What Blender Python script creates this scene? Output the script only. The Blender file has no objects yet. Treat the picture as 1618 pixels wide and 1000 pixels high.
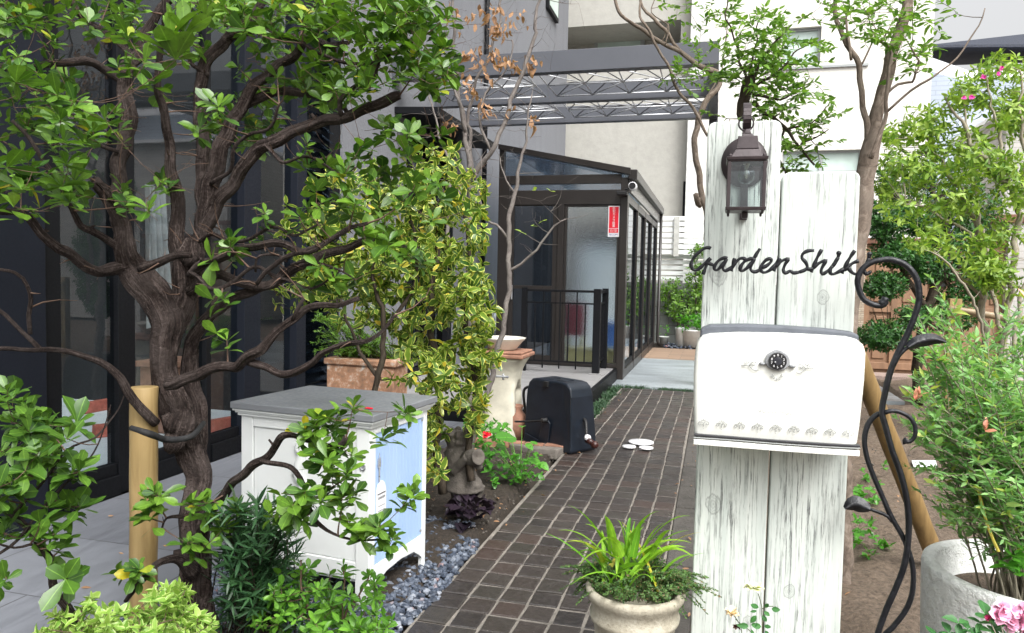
import bpy, bmesh, math, random
import numpy as np
from mathutils import Vector, Matrix
random.seed(7); rng = np.random.default_rng(11)
C = bpy.context.scene.collection
SC = bpy.context.scene
# ------------------------------------------------------------------ camera
F, H = 1180., 1.35
YAW, PIT, ROL = math.radians(15.145), math.radians(2.945), math.radians(1.2)
FW = np.array([-math.sin(YAW)*math.cos(PIT), math.cos(YAW)*math.cos(PIT), -math.sin(PIT)])
_r = np.array([math.cos(YAW), math.sin(YAW), 0.]); _u = np.cross(_r, FW)
RT = _r*math.cos(ROL)+_u*math.sin(ROL); UP = np.cross(RT, FW)
cam = bpy.data.cameras.new("camera"); camo = bpy.data.objects.new("camera", cam); C.objects.link(camo)
cam.sensor_width = 36; cam.lens = 36*F/1618.; cam.clip_end = 2000; cam.clip_start = .05
M = Matrix(((RT[0], UP[0], -FW[0], 0), (RT[1], UP[1], -FW[1], 0), (RT[2], UP[2], -FW[2], H), (0, 0, 0, 1)))
camo.matrix_world = M; SC.camera = camo
# ------------------------------------------------------------------ light
SUN_EL, SUN_AZ = math.radians(52), math.radians(140)     # azimuth of the light, clockwise from +Y
w = bpy.data.worlds.new("World"); SC.world = w; w.use_nodes = True
nt = w.node_tree; nt.nodes.clear()
sky = nt.nodes.new('ShaderNodeTexSky'); sky.sky_type = 'NISHITA'; sky.sun_disc = False
sky.sun_elevation = SUN_EL; sky.sun_rotation = SUN_AZ; sky.air_density = 1.0; sky.dust_density = 9.0; sky.ozone_density = 1.5
hs = nt.nodes.new('ShaderNodeHueSaturation'); hs.inputs['Saturation'].default_value = .07; hs.inputs['Value'].default_value = 1.18
bg = nt.nodes.new('ShaderNodeBackground'); bg.inputs['Strength'].default_value = .15
wo = nt.nodes.new('ShaderNodeOutputWorld')
nt.links.new(sky.outputs[0], hs.inputs['Color']); nt.links.new(hs.outputs[0], bg.inputs[0]); nt.links.new(bg.outputs[0], wo.inputs[0])
sun = bpy.data.lights.new("sun", 'SUN'); sun.energy = .7; sun.angle = math.radians(22); sun.color = (1, .96, .9)
so = bpy.data.objects.new("sun", sun); C.objects.link(so)
sd = Vector((math.sin(SUN_AZ)*math.cos(SUN_EL), math.cos(SUN_AZ)*math.cos(SUN_EL), math.sin(SUN_EL)))
so.rotation_euler = sd.to_track_quat('Z', 'Y').to_euler()
SC.view_settings.view_transform = 'Standard'; SC.view_settings.look = 'None'; SC.view_settings.exposure = .9
SC.view_settings.gamma = 1
SC.cycles.max_bounces = 8; SC.cycles.transparent_max_bounces = 24; SC.cycles.transmission_bounces = 8
# ------------------------------------------------------------------ pixel helpers (1618x1000 frame)
def ray(px, py): return FW+(px-809)/F*RT-(py-500)/F*UP
O = np.array([0, 0, H])
def Wd(px, py, d): return O+ray(px, py)*d
def G(px, py, z=0): r = ray(px, py); return O+r*((z-H)/r[2])
def PX(px, py, x): r = ray(px, py); return O+r*(x/r[0])
def PY(px, py, y): r = ray(px, py); return O+r*(y/r[1])
# ------------------------------------------------------------------ materials
def newmat(name):
    m = bpy.data.materials.new(name); m.use_nodes = True
    nt = m.node_tree; b = nt.nodes['Principled BSDF']; return m, nt, b
def nd(nt, t, **kw):
    n = nt.nodes.new('ShaderNode'+t)
    for k, v in kw.items():
        if k.startswith('i_'): n.inputs[k[2:].replace('_', ' ')].default_value = v
        elif k[0] == 'n' and k[1:].isdigit(): n.inputs[int(k[1:])].default_value = v
        else: setattr(n, k, v)
    return n
def ramp(nt, fac, stops):
    r = nt.nodes.new('ShaderNodeValToRGB'); e = r.color_ramp.elements
    while len(e) < len(stops): e.new(.5)
    for q, (p, c) in zip(e, stops):
        q.position = p; q.color = (c, c, c, 1) if isinstance(c, (int, float)) else (*c, 1)
    nt.links.new(fac, r.inputs[0]); return r.outputs[0]
def coords(nt, scale=(1, 1, 1), kind='Object'):
    tc = nt.nodes.new('ShaderNodeTexCoord'); mp = nt.nodes.new('ShaderNodeMapping'); mp.inputs['Scale'].default_value = scale
    nt.links.new(tc.outputs[kind], mp.inputs[0]); return mp.outputs[0]
def noise(nt, vec, scale, detail=4, rough=.55, dist=0):
    n = nd(nt, 'TexNoise'); n.inputs['Scale'].default_value = scale; n.inputs['Detail'].default_value = detail
    n.inputs['Roughness'].default_value = rough; n.inputs['Distortion'].default_value = dist
    nt.links.new(vec, n.inputs['Vector']); return n.outputs['Fac']
def mix(nt, fac, a, b, bt='MIX'):
    m = nt.nodes.new('ShaderNodeMix'); m.data_type = 'RGBA'; m.blend_type = bt
    for s, v in ((0, fac), (6, a), (7, b)):
        if hasattr(v, 'links'): nt.links.new(v, m.inputs[s])
        else: m.inputs[s].default_value = v if s == 0 else (*v, 1)
    return m.outputs[2]
def math_(nt, op, a, b=0.):
    m = nt.nodes.new('ShaderNodeMath'); m.operation = op
    for s, v in ((0, a), (1, b)):
        if hasattr(v, 'links'): nt.links.new(v, m.inputs[s])
        else: m.inputs[s].default_value = v
    return m.outputs[0]
def bump(nt, b, h, strength=.3, dist=.01):
    n = nt.nodes.new('ShaderNodeBump'); n.inputs['Strength'].default_value = strength; n.inputs['Distance'].default_value = dist
    nt.links.new(h, n.inputs['Height']); nt.links.new(n.outputs[0], b.inputs['Normal']); return n
def simple(name, c, rough=.6, metal=0, var=.25, scale=8, bmp=.15, bscale=60, bdist=.004, spec=.5, stretch=(1, 1, 1)):
    """solid colour with a slow tonal variation and fine bump"""
    m, nt, b = newmat(name); v = coords(nt, stretch)
    n = noise(nt, v, scale, 5, .6)
    dk = tuple(x*(1-var) for x in c); lt = tuple(min(1, x*(1+var*.5)) for x in c)
    nt.links.new(ramp(nt, n, [(.3, dk), (.7, lt)]), b.inputs['Base Color'])
    n2 = noise(nt, v, bscale, 4, .6)
    nt.links.new(ramp(nt, n2, [(.3, max(0, rough-.12)), (.7, min(1, rough+.12))]), b.inputs['Roughness'])
    b.inputs['Metallic'].default_value = metal; b.inputs['Specular IOR Level'].default_value = spec
    if bmp: bump(nt, b, n2, bmp, bdist)
    return m
MT = {}
MT['black_frame'] = simple('black_frame', (.004, .0045, .006), .55, 0, .3, 3, .0, spec=.2)
MT['navy_frame'] = simple('navy_frame', (.008, .010, .016), .55, 0, .15, 2, .0, spec=.2)
MT['brown_frame'] = simple('brown_frame', (.022, .018, .016), .38, 0, .3, 3, .04)
MT['pergola'] = simple('pergola_grey', (.075, .08, .095), .45, 0, .12, 2, .04)
MT['wire'] = simple('wire_silver', (.55, .56, .58), .35, .6, .1, 5, 0)
MT['wiredark'] = simple('wire_dark', (.06, .06, .065), .4, .4, .1, 5, 0)
MT['iron'] = simple('wrought_iron', (.007, .008, .011), .42, 0, .5, 30, .5, 45, .006, .4)
MT['lamp'] = simple('lamp_bronze', (.045, .034, .036), .42, .25, .35, 25, .3, 120, .002)
MT['cream'] = simple('cream_enamel', (.73, .74, .69), .28, 0, .025, 3, .02)
MT['relief'] = simple('relief_grey', (.30, .31, .30), .5, 0, .1, 5, 0)
MT['pewter'] = simple('pewter', (.30, .31, .32), .5, .1, .4, 80, .5, 150, .002)
MT['cap_grey'] = simple('cap_grey', (.10, .11, .13), .55, 0, .3, 10, .25, 90)
MT['white_txt'] = simple('white_paint_mark', (.8, .8, .8), .5, 0, .03, 5, 0)
MT['blue_txt'] = simple('blue_mark', (.02, .05, .25), .5, 0, .03, 5, 0)
MT['red'] = simple('red_sticker', (.72, .01, .03), .4, 0, .05, 5, 0)
MT['white_paint'] = simple('white_cabinet_paint', (.74, .76, .75), .42, 0, .08, 4, .06, 30, .003)
MT['grey_top'] = simple('grey_cabinet_top', (.19, .2, .215), .5, 0, .15, 5, .08)
MT['navy_plastic'] = simple('navy_plastic', (.009, .014, .023), .38, 0, .35, 12, .12, 180, .002)
MT['rubber'] = simple('black_rubber', (.012, .012, .013), .5, 0, .3, 8, .1)
MT['fountain'] = simple('cream_plaster', (.62, .59, .48), .8, 0, .2, 9, .3, 60)
MT['bowl'] = simple('cream_bowl', (.72, .69, .6), .4, 0, .15, 8, .1)
MT['stone_fig'] = simple('cast_stone', (.115, .1, .085), .9, 0, .45, 22, .8, 110, .006)
MT['flag'] = simple('flagstone', (.17, .15, .13), .85, 0, .4, 16, .7, 60, .01)
MT['white_plastic'] = simple('white_plastic', (.8, .8, .82), .35, 0, .03, 5, .02)
MT['pot_white'] = simple('white_pot', (.6, .62, .6), .7, 0, .12, 18, .5, 60, .008)
MT['pink'] = simple('pink_petal', (.85, .10, .30), .5, 0, .6, 25, .1)
MT['pinkpale'] = simple('pale_pink_petal', (.85, .42, .58), .5, 0, .4, 25, .1)
MT['magenta'] = simple('magenta_petal', (.65, .03, .3), .5, 0, .3, 25, .1)
MT['rose'] = simple('yellow_white_petal', (.85, .88, .55), .5, 0, .12, 25, .1)
MT['rosepeach'] = simple('peach_petal', (.85, .70, .45), .5, 0, .2, 25, .1)
MT['rosedead'] = simple('withered_petal', (.09, .035, .02), .8, 0, .5, 40, .3)
MT['bamboo'] = simple('bamboo_pole', (.3, .22, .13), .45, 0, .35, 12, .15, 40)
MT['door_brown'] = simple('door_timber', (.27, .155, .09), .6, 0, .3, 6, .2, 50, .003, .5, (1, 1, .15))
MT['beam_brown'] = simple('brown_cap', (.16, .07, .04), .6, 0, .3, 6, .2)
MT['roof'] = simple('navy_roof', (.02, .026, .045), .6, 0, .6, 25, .5, 40, .02, .5, (1, 3, 1))
MT['redbar'] = simple('red_concrete', (.42, .11, .075), .8, 0, .35, 20, .5, 80)
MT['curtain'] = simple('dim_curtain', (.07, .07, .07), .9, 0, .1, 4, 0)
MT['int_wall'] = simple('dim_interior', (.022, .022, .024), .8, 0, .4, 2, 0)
MT['concrete_in'] = simple('interior_floor', (.6, .61, .62), .6, 0, .15, 3, .1)
MT['green_pole'] = simple('gold_cane', (.45, .38, .05), .5, 0, .2, 10, .1)
MT['bulb_base'] = simple('bulb_base', (.6, .58, .5), .3, .7, .1, 5, 0)
MT['orange_tile'] = simple('terracotta', (.31, .155, .10), .75, 0, .4, 14, .35, 70)
MT['blue_obj'] = simple('blue_obj', (.05, .16, .5), .5); MT['red_obj'] = simple('red_obj', (.22, .02, .045), .5)
MT['cream_obj'] = simple('cream_obj', (.55, .5, .22), .7)
MT['strap'] = simple('strap', (.012, .012, .013), .8, 0, .2, 10, .3)

def m_stucco(name, c, sc=55, var=.12, bs=.5, bd=.012, streak=0):
    m, nt, b = newmat(name); v = coords(nt)
    n = noise(nt, v, .9, 6, .6); n2 = noise(nt, v, sc, 5, .65)
    col = ramp(nt, n, [(.3, tuple(x*(1-var) for x in c)), (.7, c)])
    col = mix(nt, .35, col, ramp(nt, n2, [(.35, tuple(x*.8 for x in c)), (.65, tuple(min(1, x*1.1) for x in c))]))
    if streak:
        s = noise(nt, coords(nt, (3, 3, .18)), 2.2, 5, .6)
        col = mix(nt, ramp(nt, s, [(.5, 0.), (.75, streak)]), col, tuple(x*.55 for x in c))
    nt.links.new(col, b.inputs['Base Color']); b.inputs['Roughness'].default_value = .92
    bump(nt, b, n2, bs, bd); return m
MT['stucco'] = m_stucco('grey_stucco', (.165, .17, .185), 40, .14, .6, .012, .3)
MT['white_wall'] = m_stucco('white_house_wall', (.72, .70, .65), 18, .06, .3, .02, .16)
MT['shaded_wall'] = m_stucco('shaded_house_wall', (.40, .39, .355), 6, .07, .35, .02, .1)  # white house's left part: its shade is painted into this beige-grey
MT['neigh'] = m_stucco('neighbour_wall', (.30, .30, .29), 3, .1, .05)
MT['cblock'] = m_stucco('concrete_block', (.22, .23, .22), 30, .3, .5, .01, .35)
MT['planter'] = m_stucco('cement_planter', (.80, .81, .78), 32, .08, 1.0, .02)

def m_glass(name, tint=(.75, .8, .82), boost=.12, rough=.0, wav=0):
    m, nt, b = newmat(name); nt.nodes.remove(b); out = nt.nodes['Material Output']
    t = nd(nt, 'BsdfTransparent'); t.inputs[0].default_value = (*tint, 1)
    g = nd(nt, 'BsdfGlossy'); g.inputs['Roughness'].default_value = rough; g.inputs[0].default_value = (.95, .97, 1, 1)
    fr = nd(nt, 'Fresnel'); fr.inputs[0].default_value = 1.5
    ge = nd(nt, 'NewGeometry'); a = math_(nt, 'MULTIPLY', math_(nt, 'ADD', fr.outputs[0], boost), math_(nt, 'SUBTRACT', 1., ge.outputs['Backfacing'])); mx = nd(nt, 'MixShader')
    nt.links.new(a, mx.inputs[0]); nt.links.new(t.outputs[0], mx.inputs[1]); nt.links.new(g.outputs[0], mx.inputs[2])
    if wav:
        bp = nd(nt, 'Bump'); bp.inputs['Strength'].default_value = wav; bp.inputs['Distance'].default_value = .02
        nt.links.new(noise(nt, coords(nt), 1.5, 1), bp.inputs['Height']); nt.links.new(bp.outputs[0], g.inputs['Normal'])
    nt.links.new(mx.outputs[0], out.inputs[0]); return m
MT['glass'] = m_glass('window_glass', (.8, .84, .86), .01, 0, .0)
MT['glass_dark'] = m_glass('dark_window_glass', (.38, .40, .42), .03)
MT['glass_clear'] = m_glass('lantern_glass', (.9, .93, .93), .03)
MT['glass_pale'] = m_glass('gable_glass', (.6, .66, .72), .22, .08)
def m_frost():
    m, nt, b = newmat('ripple_glass'); b.inputs['Base Color'].default_value = (.72, .76, .78, 1)
    b.inputs['Transmission Weight'].default_value = 1; b.inputs['Roughness'].default_value = .22; b.inputs['IOR'].default_value = 1.35
    v = noise(nt, coords(nt), 55, 3, .6, .6); bump(nt, b, v, .5, .01); return m
MT['frost'] = m_frost()
def m_pane_green():
    m, nt, b = newmat('pale_green_window'); v = noise(nt, coords(nt), 2, 3)
    nt.links.new(ramp(nt, v, [(.3, (.42, .52, .48)), (.7, (.55, .66, .61))]), b.inputs['Base Color']); b.inputs['Roughness'].default_value = .12; return m
MT['pane_green'] = m_pane_green()

def m_plank(seed, knots=()):
    m, nt, b = newmat('weathered_white_wood')
    tc = nt.nodes.new('ShaderNodeTexCoord'); mp = nt.nodes.new('ShaderNodeMapping'); mp.inputs['Location'].default_value = (seed, seed*.7, seed*1.3)
    nt.links.new(tc.outputs['Object'], mp.inputs[0]); v0 = mp.outputs[0]
    # warp so the grain wanders
    def scaled(s):
        q = nt.nodes.new('ShaderNodeMapping'); q.inputs['Scale'].default_value = s; nt.links.new(v0, q.inputs[0]); return q.outputs[0]
    g1 = noise(nt, scaled((150, 1, 4.5)), 1, 6, .7, .5); g2 = noise(nt, scaled((420, 2, 16)), 1, 4, .7)
    msk = noise(nt, scaled((9, 1, 1.6)), 1, 5, .65); msk2 = noise(nt, scaled((38, 1, 9)), 1, 5, .7)
    st = ramp(nt, math_(nt, 'ADD', math_(nt, 'MULTIPLY', g1, .7), math_(nt, 'MULTIPLY', g2, .3)), [(.512, 0.), (.562, 1.)])
    st = math_(nt, 'MULTIPLY', st, ramp(nt, msk, [(.38, .15), (.60, 1.)])); st = math_(nt, 'MULTIPLY', st, ramp(nt, msk2, [(.40, .25), (.56, 1.)]))
    base = ramp(nt, noise(nt, scaled((30, 1, 2)), 1, 5), [(.3, (.50, .55, .515)), (.7, (.66, .695, .65))])
    col = mix(nt, st, base, (.085, .09, .09)); hgt = math_(nt, 'SUBTRACT', 1, st)
    for k in knots:
        d = nd(nt, 'VectorMath', operation='DISTANCE'); mk = nt.nodes.new('ShaderNodeMapping')
        mk.inputs['Location'].default_value = (-k[0]*1.25, 0, -k[2]); mk.inputs['Scale'].default_value = (1.25, 0, 1)
        nt.links.new(tc.outputs['Object'], mk.inputs[0]); nt.links.new(mk.outputs[0], d.inputs[0])
        dd = math_(nt, 'ADD', math_(nt, 'DIVIDE', d.outputs['Value'], k[3]), math_(nt, 'MULTIPLY', math_(nt, 'SUBTRACT', msk2, .5), 1.6))
        rg = ramp(nt, dd, [(0, .5), (.15, .1), (.3, .35), (.42, .03), (.58, .3), (.66, .02), (.84, .5), (.95, .0)])
        col = mix(nt, rg, col, (.1, .105, .1))
    nt.links.new(col, b.inputs['Base Color']); b.inputs['Roughness'].default_value = .62
    bump(nt, b, hgt, .5, .003); return m

def m_wood(name, c, dark, sc=(30, 30, 2)):
    m, nt, b = newmat(name); n = noise(nt, coords(nt, sc), 1, 5, .6, .8); n2 = noise(nt, coords(nt), 3, 3)
    col = ramp(nt, n, [(.3, dark), (.65, c)]); col = mix(nt, ramp(nt, n2, [(.45, 0.), (.7, .35)]), col, tuple(x*.6 for x in c))
    vo = nd(nt, 'TexVoronoi'); vo.inputs['Scale'].default_value = 7; nt.links.new(coords(nt, (1, 1, .8)), vo.inputs['Vector']); col = mix(nt, ramp(nt, vo.outputs['Distance'], [(.05, .8), (.13, .0)]), col, tuple(x*.35 for x in dark))
    nt.links.new(col, b.inputs['Base Color']); b.inputs['Roughness'].default_value = .6; bump(nt, b, n, .25, .004); return m
MT['stake'] = m_wood('yellow_pine', (.36, .255, .11), (.23, .15, .055)); MT['stake_brown'] = m_wood('brown_pine', (.25, .16, .06), (.13, .08, .03))

def m_bark(name, c1, c2, c3, su=9, sv=7, bs=1.0, bd=.012, shag=0):
    m, nt, b = newmat(name); uv = coords(nt, (su, sv, 1), 'UV'); ob = coords(nt)
    n = noise(nt, uv, 1, 8, .68, 1.2); n2 = noise(nt, ob, 9, 5, .6); n3 = noise(nt, ob, 90, 4, .6)
    if shag:
        n4 = noise(nt, coords(nt, (su*2.6, sv*1.3, 1), 'UV'), 1, 6, .7, 1.8)
        n5 = noise(nt, coords(nt, (1, 1, .6)), 42, 6, .7, 2.2); n = math_(nt, 'ADD', math_(nt, 'ADD', math_(nt, 'MULTIPLY', n, .38), math_(nt, 'MULTIPLY', n4, .34)), math_(nt, 'MULTIPLY', n5, .28))
    col = ramp(nt, n, [(.38 if shag else .32, c1), (.5, c2), (.62 if shag else .68, c3)])
    col = mix(nt, ramp(nt, n2, [(.45, 0.), (.62, .6)]), col, tuple((a+q)*.5 for a, q in zip(c1, c3)))
    nt.links.new(col, b.inputs['Base Color']); b.inputs['Roughness'].default_value = .9; b.inputs['Specular IOR Level'].default_value = .2
    hh = math_(nt, 'ADD', n, math_(nt, 'MULTIPLY', n3, .35)); bump(nt, b, hh, bs, bd); return m
MT['bark'] = m_bark('bark_shaggy', (.006, .0045, .0045), (.040, .027, .023), (.21, .165, .15), 13, 4.5, 1.0, .05, 1)
MT['bark_twig'] = m_bark('bark_twig', (.05, .03, .025), (.12, .075, .055), (.22, .15, .11), 4, 25, .5, .004)
MT['bark_grey'] = m_bark('bark_grey', (.07, .06, .055), (.15, .13, .12), (.24, .22, .20), 4, 18, .5, .005)
MT['bark_tan'] = m_bark('bark_smooth_tan', (.07, .055, .042), (.16, .125, .10), (.27, .225, .185), 5, 16, .5, .006)
MT['bark_dark'] = m_bark('bark_dark', (.02, .014, .01), (.05, .038, .028), (.09, .075, .055), 5, 12, .6, .008)
MT['bark_pale'] = m_bark('bark_pale', (.16, .14, .10), (.28, .25, .19), (.38, .35, .27), 4, 12, .4, .005)

def m_leaf(name, c1, c2, c3=None, rare=.03, margin=None, rough=.38, trans=.35, mw=.3, spot=None):
    m, nt, b = newmat(name)
    at = nd(nt, 'Attribute', attribute_name='rnd'); r = at.outputs['Fac']
    stops = [(0, c1), (.95 if not c3 else 1-rare-.02, c2)]
    if c3: stops += [(1-rare, c3)]
    col = ramp(nt, r, stops)
    uvn = nt.nodes.new('ShaderNodeUVMap'); uvn.uv_map = 'UVMap'; sp = nd(nt, 'SeparateXYZ'); nt.links.new(uvn.outputs[0], sp.inputs[0])
    e = math_(nt, 'ABSOLUTE', math_(nt, 'SUBTRACT', sp.outputs[0], .5))
    ob = coords(nt); nn = noise(nt, ob, 60, 3)
    if margin:
        ee = math_(nt, 'ADD', e, math_(nt, 'MULTIPLY', math_(nt, 'SUBTRACT', nn, .5), .35))
        col = mix(nt, ramp(nt, ee, [(mw-.03, 0.), (mw+.03, 1.)]), col, margin)
    else:
        col = mix(nt, ramp(nt, e, [(.0, .45), (.05, 0.)]), col, tuple(min(1, x*1.9+.02) for x in c2))
        col = mix(nt, math_(nt, 'MULTIPLY', ramp(nt, nn, [(.35, .55), (.65, 0.)]), .6), col, tuple(x*.6 for x in c1))
    if spot: col = mix(nt, ramp(nt, noise(nt, ob, 160, 2), [(.66, 0.), (.72, .8)]), col, spot)
    nt.links.new(col, b.inputs['Base Color']); b.inputs['Roughness'].default_value = rough; b.inputs['Specular IOR Level'].default_value = .45
    out = nt.nodes['Material Output']; tr = nd(nt, 'BsdfTranslucent'); mx = nd(nt, 'MixShader'); mx.inputs[0].default_value = trans
    nt.links.new(mix(nt, 1, col, (1.25, 1.3, .7), 'MULTIPLY'), tr.inputs[0])
    nt.links.new(b.outputs[0], mx.inputs[1]); nt.links.new(tr.outputs[0], mx.inputs[2]); nt.links.new(mx.outputs[0], out.inputs[0])
    return m
LM = {}
LM['main'] = m_leaf('leaf_glossy_green', (.028, .085, .013), (.155, .295, .030), (.50, .42, .02), .004, rough=.36, trans=.25, spot=(.05, .05, .01))
LM['varieg'] = m_leaf('leaf_variegated', (.035, .10, .016), (.17, .27, .03), (.60, .45, .05), .05, (.58, .62, .14), .35, .35, .36)
LM['holly'] = m_leaf('leaf_cream_green', (.13, .27, .035), (.28, .44, .075), None, .0, (.42, .54, .17), .4, .35, .34)
LM['narrow'] = m_leaf('leaf_dark_narrow', (.018, .055, .022), (.05, .13, .045), None, 0, None, .42, .25)
LM['azalea'] = m_leaf('leaf_azalea', (.06, .18, .02), (.17, .38, .04))
LM['brown'] = m_leaf('leaf_withered', (.24, .13, .07), (.50, .29, .16), None, 0, None, .7, .3)
LM['lime'] = m_leaf('leaf_lime', (.10, .22, .03), (.38, .52, .09), None, 0, None, .42, .42)
LM['pine'] = m_leaf('leaf_dark_tree', (.015, .06, .015), (.06, .19, .03), None, 0, None, .45, .25)
LM['mid'] = m_leaf('leaf_mid_green', (.07, .17, .03), (.20, .36, .05), None, 0, None, .4, .4)
LM['willow'] = m_leaf('leaf_willow', (.13, .30, .10), (.31, .54, .19), (.48, .55, .12), .05, None, .5, .4)
LM['hosta'] = m_leaf('leaf_broad', (.05, .20, .02), (.13, .38, .04), None, 0, None, .35, .35)
LM['blade'] = m_leaf('leaf_strap', (.10, .30, .02), (.30, .52, .04), (.55, .45, .05), .04, None, .4, .35)
LM['thyme'] = m_leaf('leaf_tiny', (.04, .10, .03), (.13, .24, .06), (.28, .18, .10), .06, None, .6, .3)
LM['purple'] = m_leaf('leaf_purple', (.012, .008, .014), (.035, .022, .035), None, 0, None, .4, .1)
LM['mondo'] = m_leaf('leaf_mondo', (.015, .045, .02), (.04, .10, .035), None, 0, None, .5, .1)
LM['rosel'] = m_leaf('leaf_rose', (.03, .12, .03), (.06, .20, .05), None, 0, None, .5, .25)

def m_soil():
    m, nt, b = newmat('garden_soil'); v = coords(nt)
    n = noise(nt, v, 2.2, 6, .6); n2 = noise(nt, v, 45, 6, .7); n3 = noise(nt, v, 160, 2)
    sx = nd(nt, 'SeparateXYZ'); nt.links.new(v, sx.inputs[0])
    dry = ramp(nt, math_(nt, 'ADD', math_(nt, 'MULTIPLY', sx.outputs[0], .25), math_(nt, 'MULTIPLY', n, .4)), [(-.0, 0.), (.25, 1.)])
    wet = ramp(nt, n2, [(.35, (.018, .013, .009)), (.65, (.055, .04, .028))]); dr = ramp(nt, n2, [(.35, (.07, .05, .033)), (.65, (.19, .14, .10))])
    col = mix(nt, dry, wet, dr); col = mix(nt, ramp(nt, n3, [(.68, 0.), (.74, .5)]), col, (.35, .30, .24))
    nt.links.new(col, b.inputs['Base Color']); nt.links.new(ramp(nt, n, [(.3, .75), (.7, .95)]), b.inputs['Roughness'])
    bump(nt, b, n2, .9, .03); return m
MT['soil'] = m_soil()
def m_paver():
    m, nt, b = newmat('wet_brick_paver'); v = coords(nt); at = nd(nt, 'Attribute', attribute_name='rnd'); r = at.outputs['Fac']
    col = ramp(nt, r, [(0, (.015, .0125, .0125)), (.35, (.025, .020, .0185)), (.6, (.034, .0255, .022)), (.85, (.029, .0255, .0215)), (1, (.043, .027, .022))])
    n = noise(nt, v, 38, 6, .7); n2 = noise(nt, v, 2.0, 4, .6)
    col = mix(nt, ramp(nt, n, [(.4, 0.), (.72, .45)]), col, (.075, .062, .054))
    nt.links.new(col, b.inputs['Base Color'])
    rr = math_(nt, 'ADD', ramp(nt, n2, [(.35, .16), (.65, .5)]), math_(nt, 'MULTIPLY', n, .25))
    nt.links.new(rr, b.inputs['Roughness']); bump(nt, b, math_(nt, 'ADD', n, math_(nt, 'MULTIPLY', noise(nt, v, 12, 3), 1.5)), .55, .012); return m
MT['paver'] = m_paver()
MT['grout'] = simple('grout', (.20, .18, .155), .9, 0, .35, 14, .6, 120, .006)
MT['kerb'] = simple('kerb_mortar', (.075, .068, .06), .85, 0, .4, 10, .8, 60, .015)
MT['apron'] = simple('pale_wet_concrete', (.30, .335, .355), .35, 0, .45, 1.6, .25, 40, .01, .5, (.6, 2.2, 1))
MT['strip'] = None
def m_tiles(name, c, c2, w_, h_, off=.5, mortar=(.1, .1, .1), rough=.5, ms=.004, stretch=(1, 14, 1), rot=0):
    m, nt, b = newmat(name); tc = nt.nodes.new('ShaderNodeTexCoord'); mp = nt.nodes.new('ShaderNodeMapping'); mp.inputs['Rotation'].default_value = (0, 0, rot)
    nt.links.new(tc.outputs['Object'], mp.inputs[0])
    br = nd(nt, 'TexBrick', offset=off); br.inputs['Scale'].default_value = 1; br.inputs['Brick Width'].default_value = w_; br.inputs['Row Height'].default_value = h_
    br.inputs['Mortar Size'].default_value = ms; br.inputs['Mortar Smooth'].default_value = .2; br.inputs['Color1'].default_value = (*c, 1); br.inputs['Color2'].default_value = (*c2, 1)
    br.inputs['Mortar'].default_value = (*mortar, 1); nt.links.new(mp.outputs[0], br.inputs[0])
    v = coords(nt, stretch); n = noise(nt, v, 3, 6, .65, .4)
    col = mix(nt, math_(nt, 'MULTIPLY', ramp(nt, n, [(.35, 1.), (.65, 0.)]), .45), br.outputs[0], tuple(x*.6 for x in c))
    nt.links.new(col, b.inputs['Base Color']); nt.links.new(ramp(nt, n, [(.3, rough-.12), (.7, rough+.12)]), b.inputs['Roughness'])
    bump(nt, b, math_(nt, 'SUBTRACT', math_(nt, 'MULTIPLY', n, .3), br.outputs['Fac']), .35, .004); return m
MT['terrace'] = m_tiles('terrace_tile', (.195, .205, .228), (.145, .152, .172), .9, .6, .5, (.07, .07, .075), .45, .004, (8, 1, 1))
MT['deck'] = m_tiles('deck_tile', (.31, .305, .305), (.235, .23, .23), 1.2, .15, .5, (.12, .11, .1), .45, .003, (1, 8, 1))
MT['strip'] = m_tiles('wood_look_pavers', (.30, .205, .14), (.19, .13, .09), .55, .17, .4, (.12, .09, .07), .7, .008, (1, 6, 1))
def m_vertbrick(name, c, c2, w_, h_, mortar, ms=.003, bs=.5):
    m, nt, b = newmat(name); tc = nt.nodes.new('ShaderNodeTexCoord'); sp = nd(nt, 'SeparateXYZ'); cb = nd(nt, 'CombineXYZ')
    nt.links.new(tc.outputs['Object'], sp.inputs[0]); nt.links.new(math_(nt, 'ADD', sp.outputs[0], sp.outputs[1]), cb.inputs[0]); nt.links.new(sp.outputs[2], cb.inputs[1])
    br = nd(nt, 'TexBrick', offset=.37); br.inputs['Scale'].default_value = 1; br.inputs['Brick Width'].default_value = w_; br.inputs['Row Height'].default_value = h_
    br.inputs['Mortar Size'].default_value = ms; br.inputs['Color1'].default_value = (*c, 1); br.inputs['Color2'].default_value = (*c2, 1); br.inputs['Mortar'].default_value = (*mortar, 1)
    nt.links.new(cb.outputs[0], br.inputs[0]); n = noise(nt, tc.outputs['Object'], 25, 4)
    nt.links.new(mix(nt, math_(nt, 'MULTIPLY', n, .4), br.outputs[0], tuple(x*.6 for x in c)), b.inputs['Base Color']); b.inputs['Roughness'].default_value = .8
    bump(nt, b, math_(nt, 'SUBTRACT', 1, br.outputs['Fac']), bs, .01); return m
MT['tilepillar'] = m_vertbrick('split_face_tile', (.52, .44, .34), (.36, .28, .2), .12, .028, (.12, .09, .07))
MT['greytile'] = m_vertbrick('pale_split_tile', (.55, .53, .5), (.46, .44, .42), .30, .09, (.36, .35, .33), .006, .15)
MT['siding'] = m_vertbrick('blue_white_siding', (.50, .56, .66), (.48, .54, .64), .9, .12, (.36, .41, .5), .008, .2)
MT['blockwall'] = m_vertbrick('block_wall', (.26, .27, .26), (.2, .21, .2), .4, .2, (.13, .13, .12), .008, .5)
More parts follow.
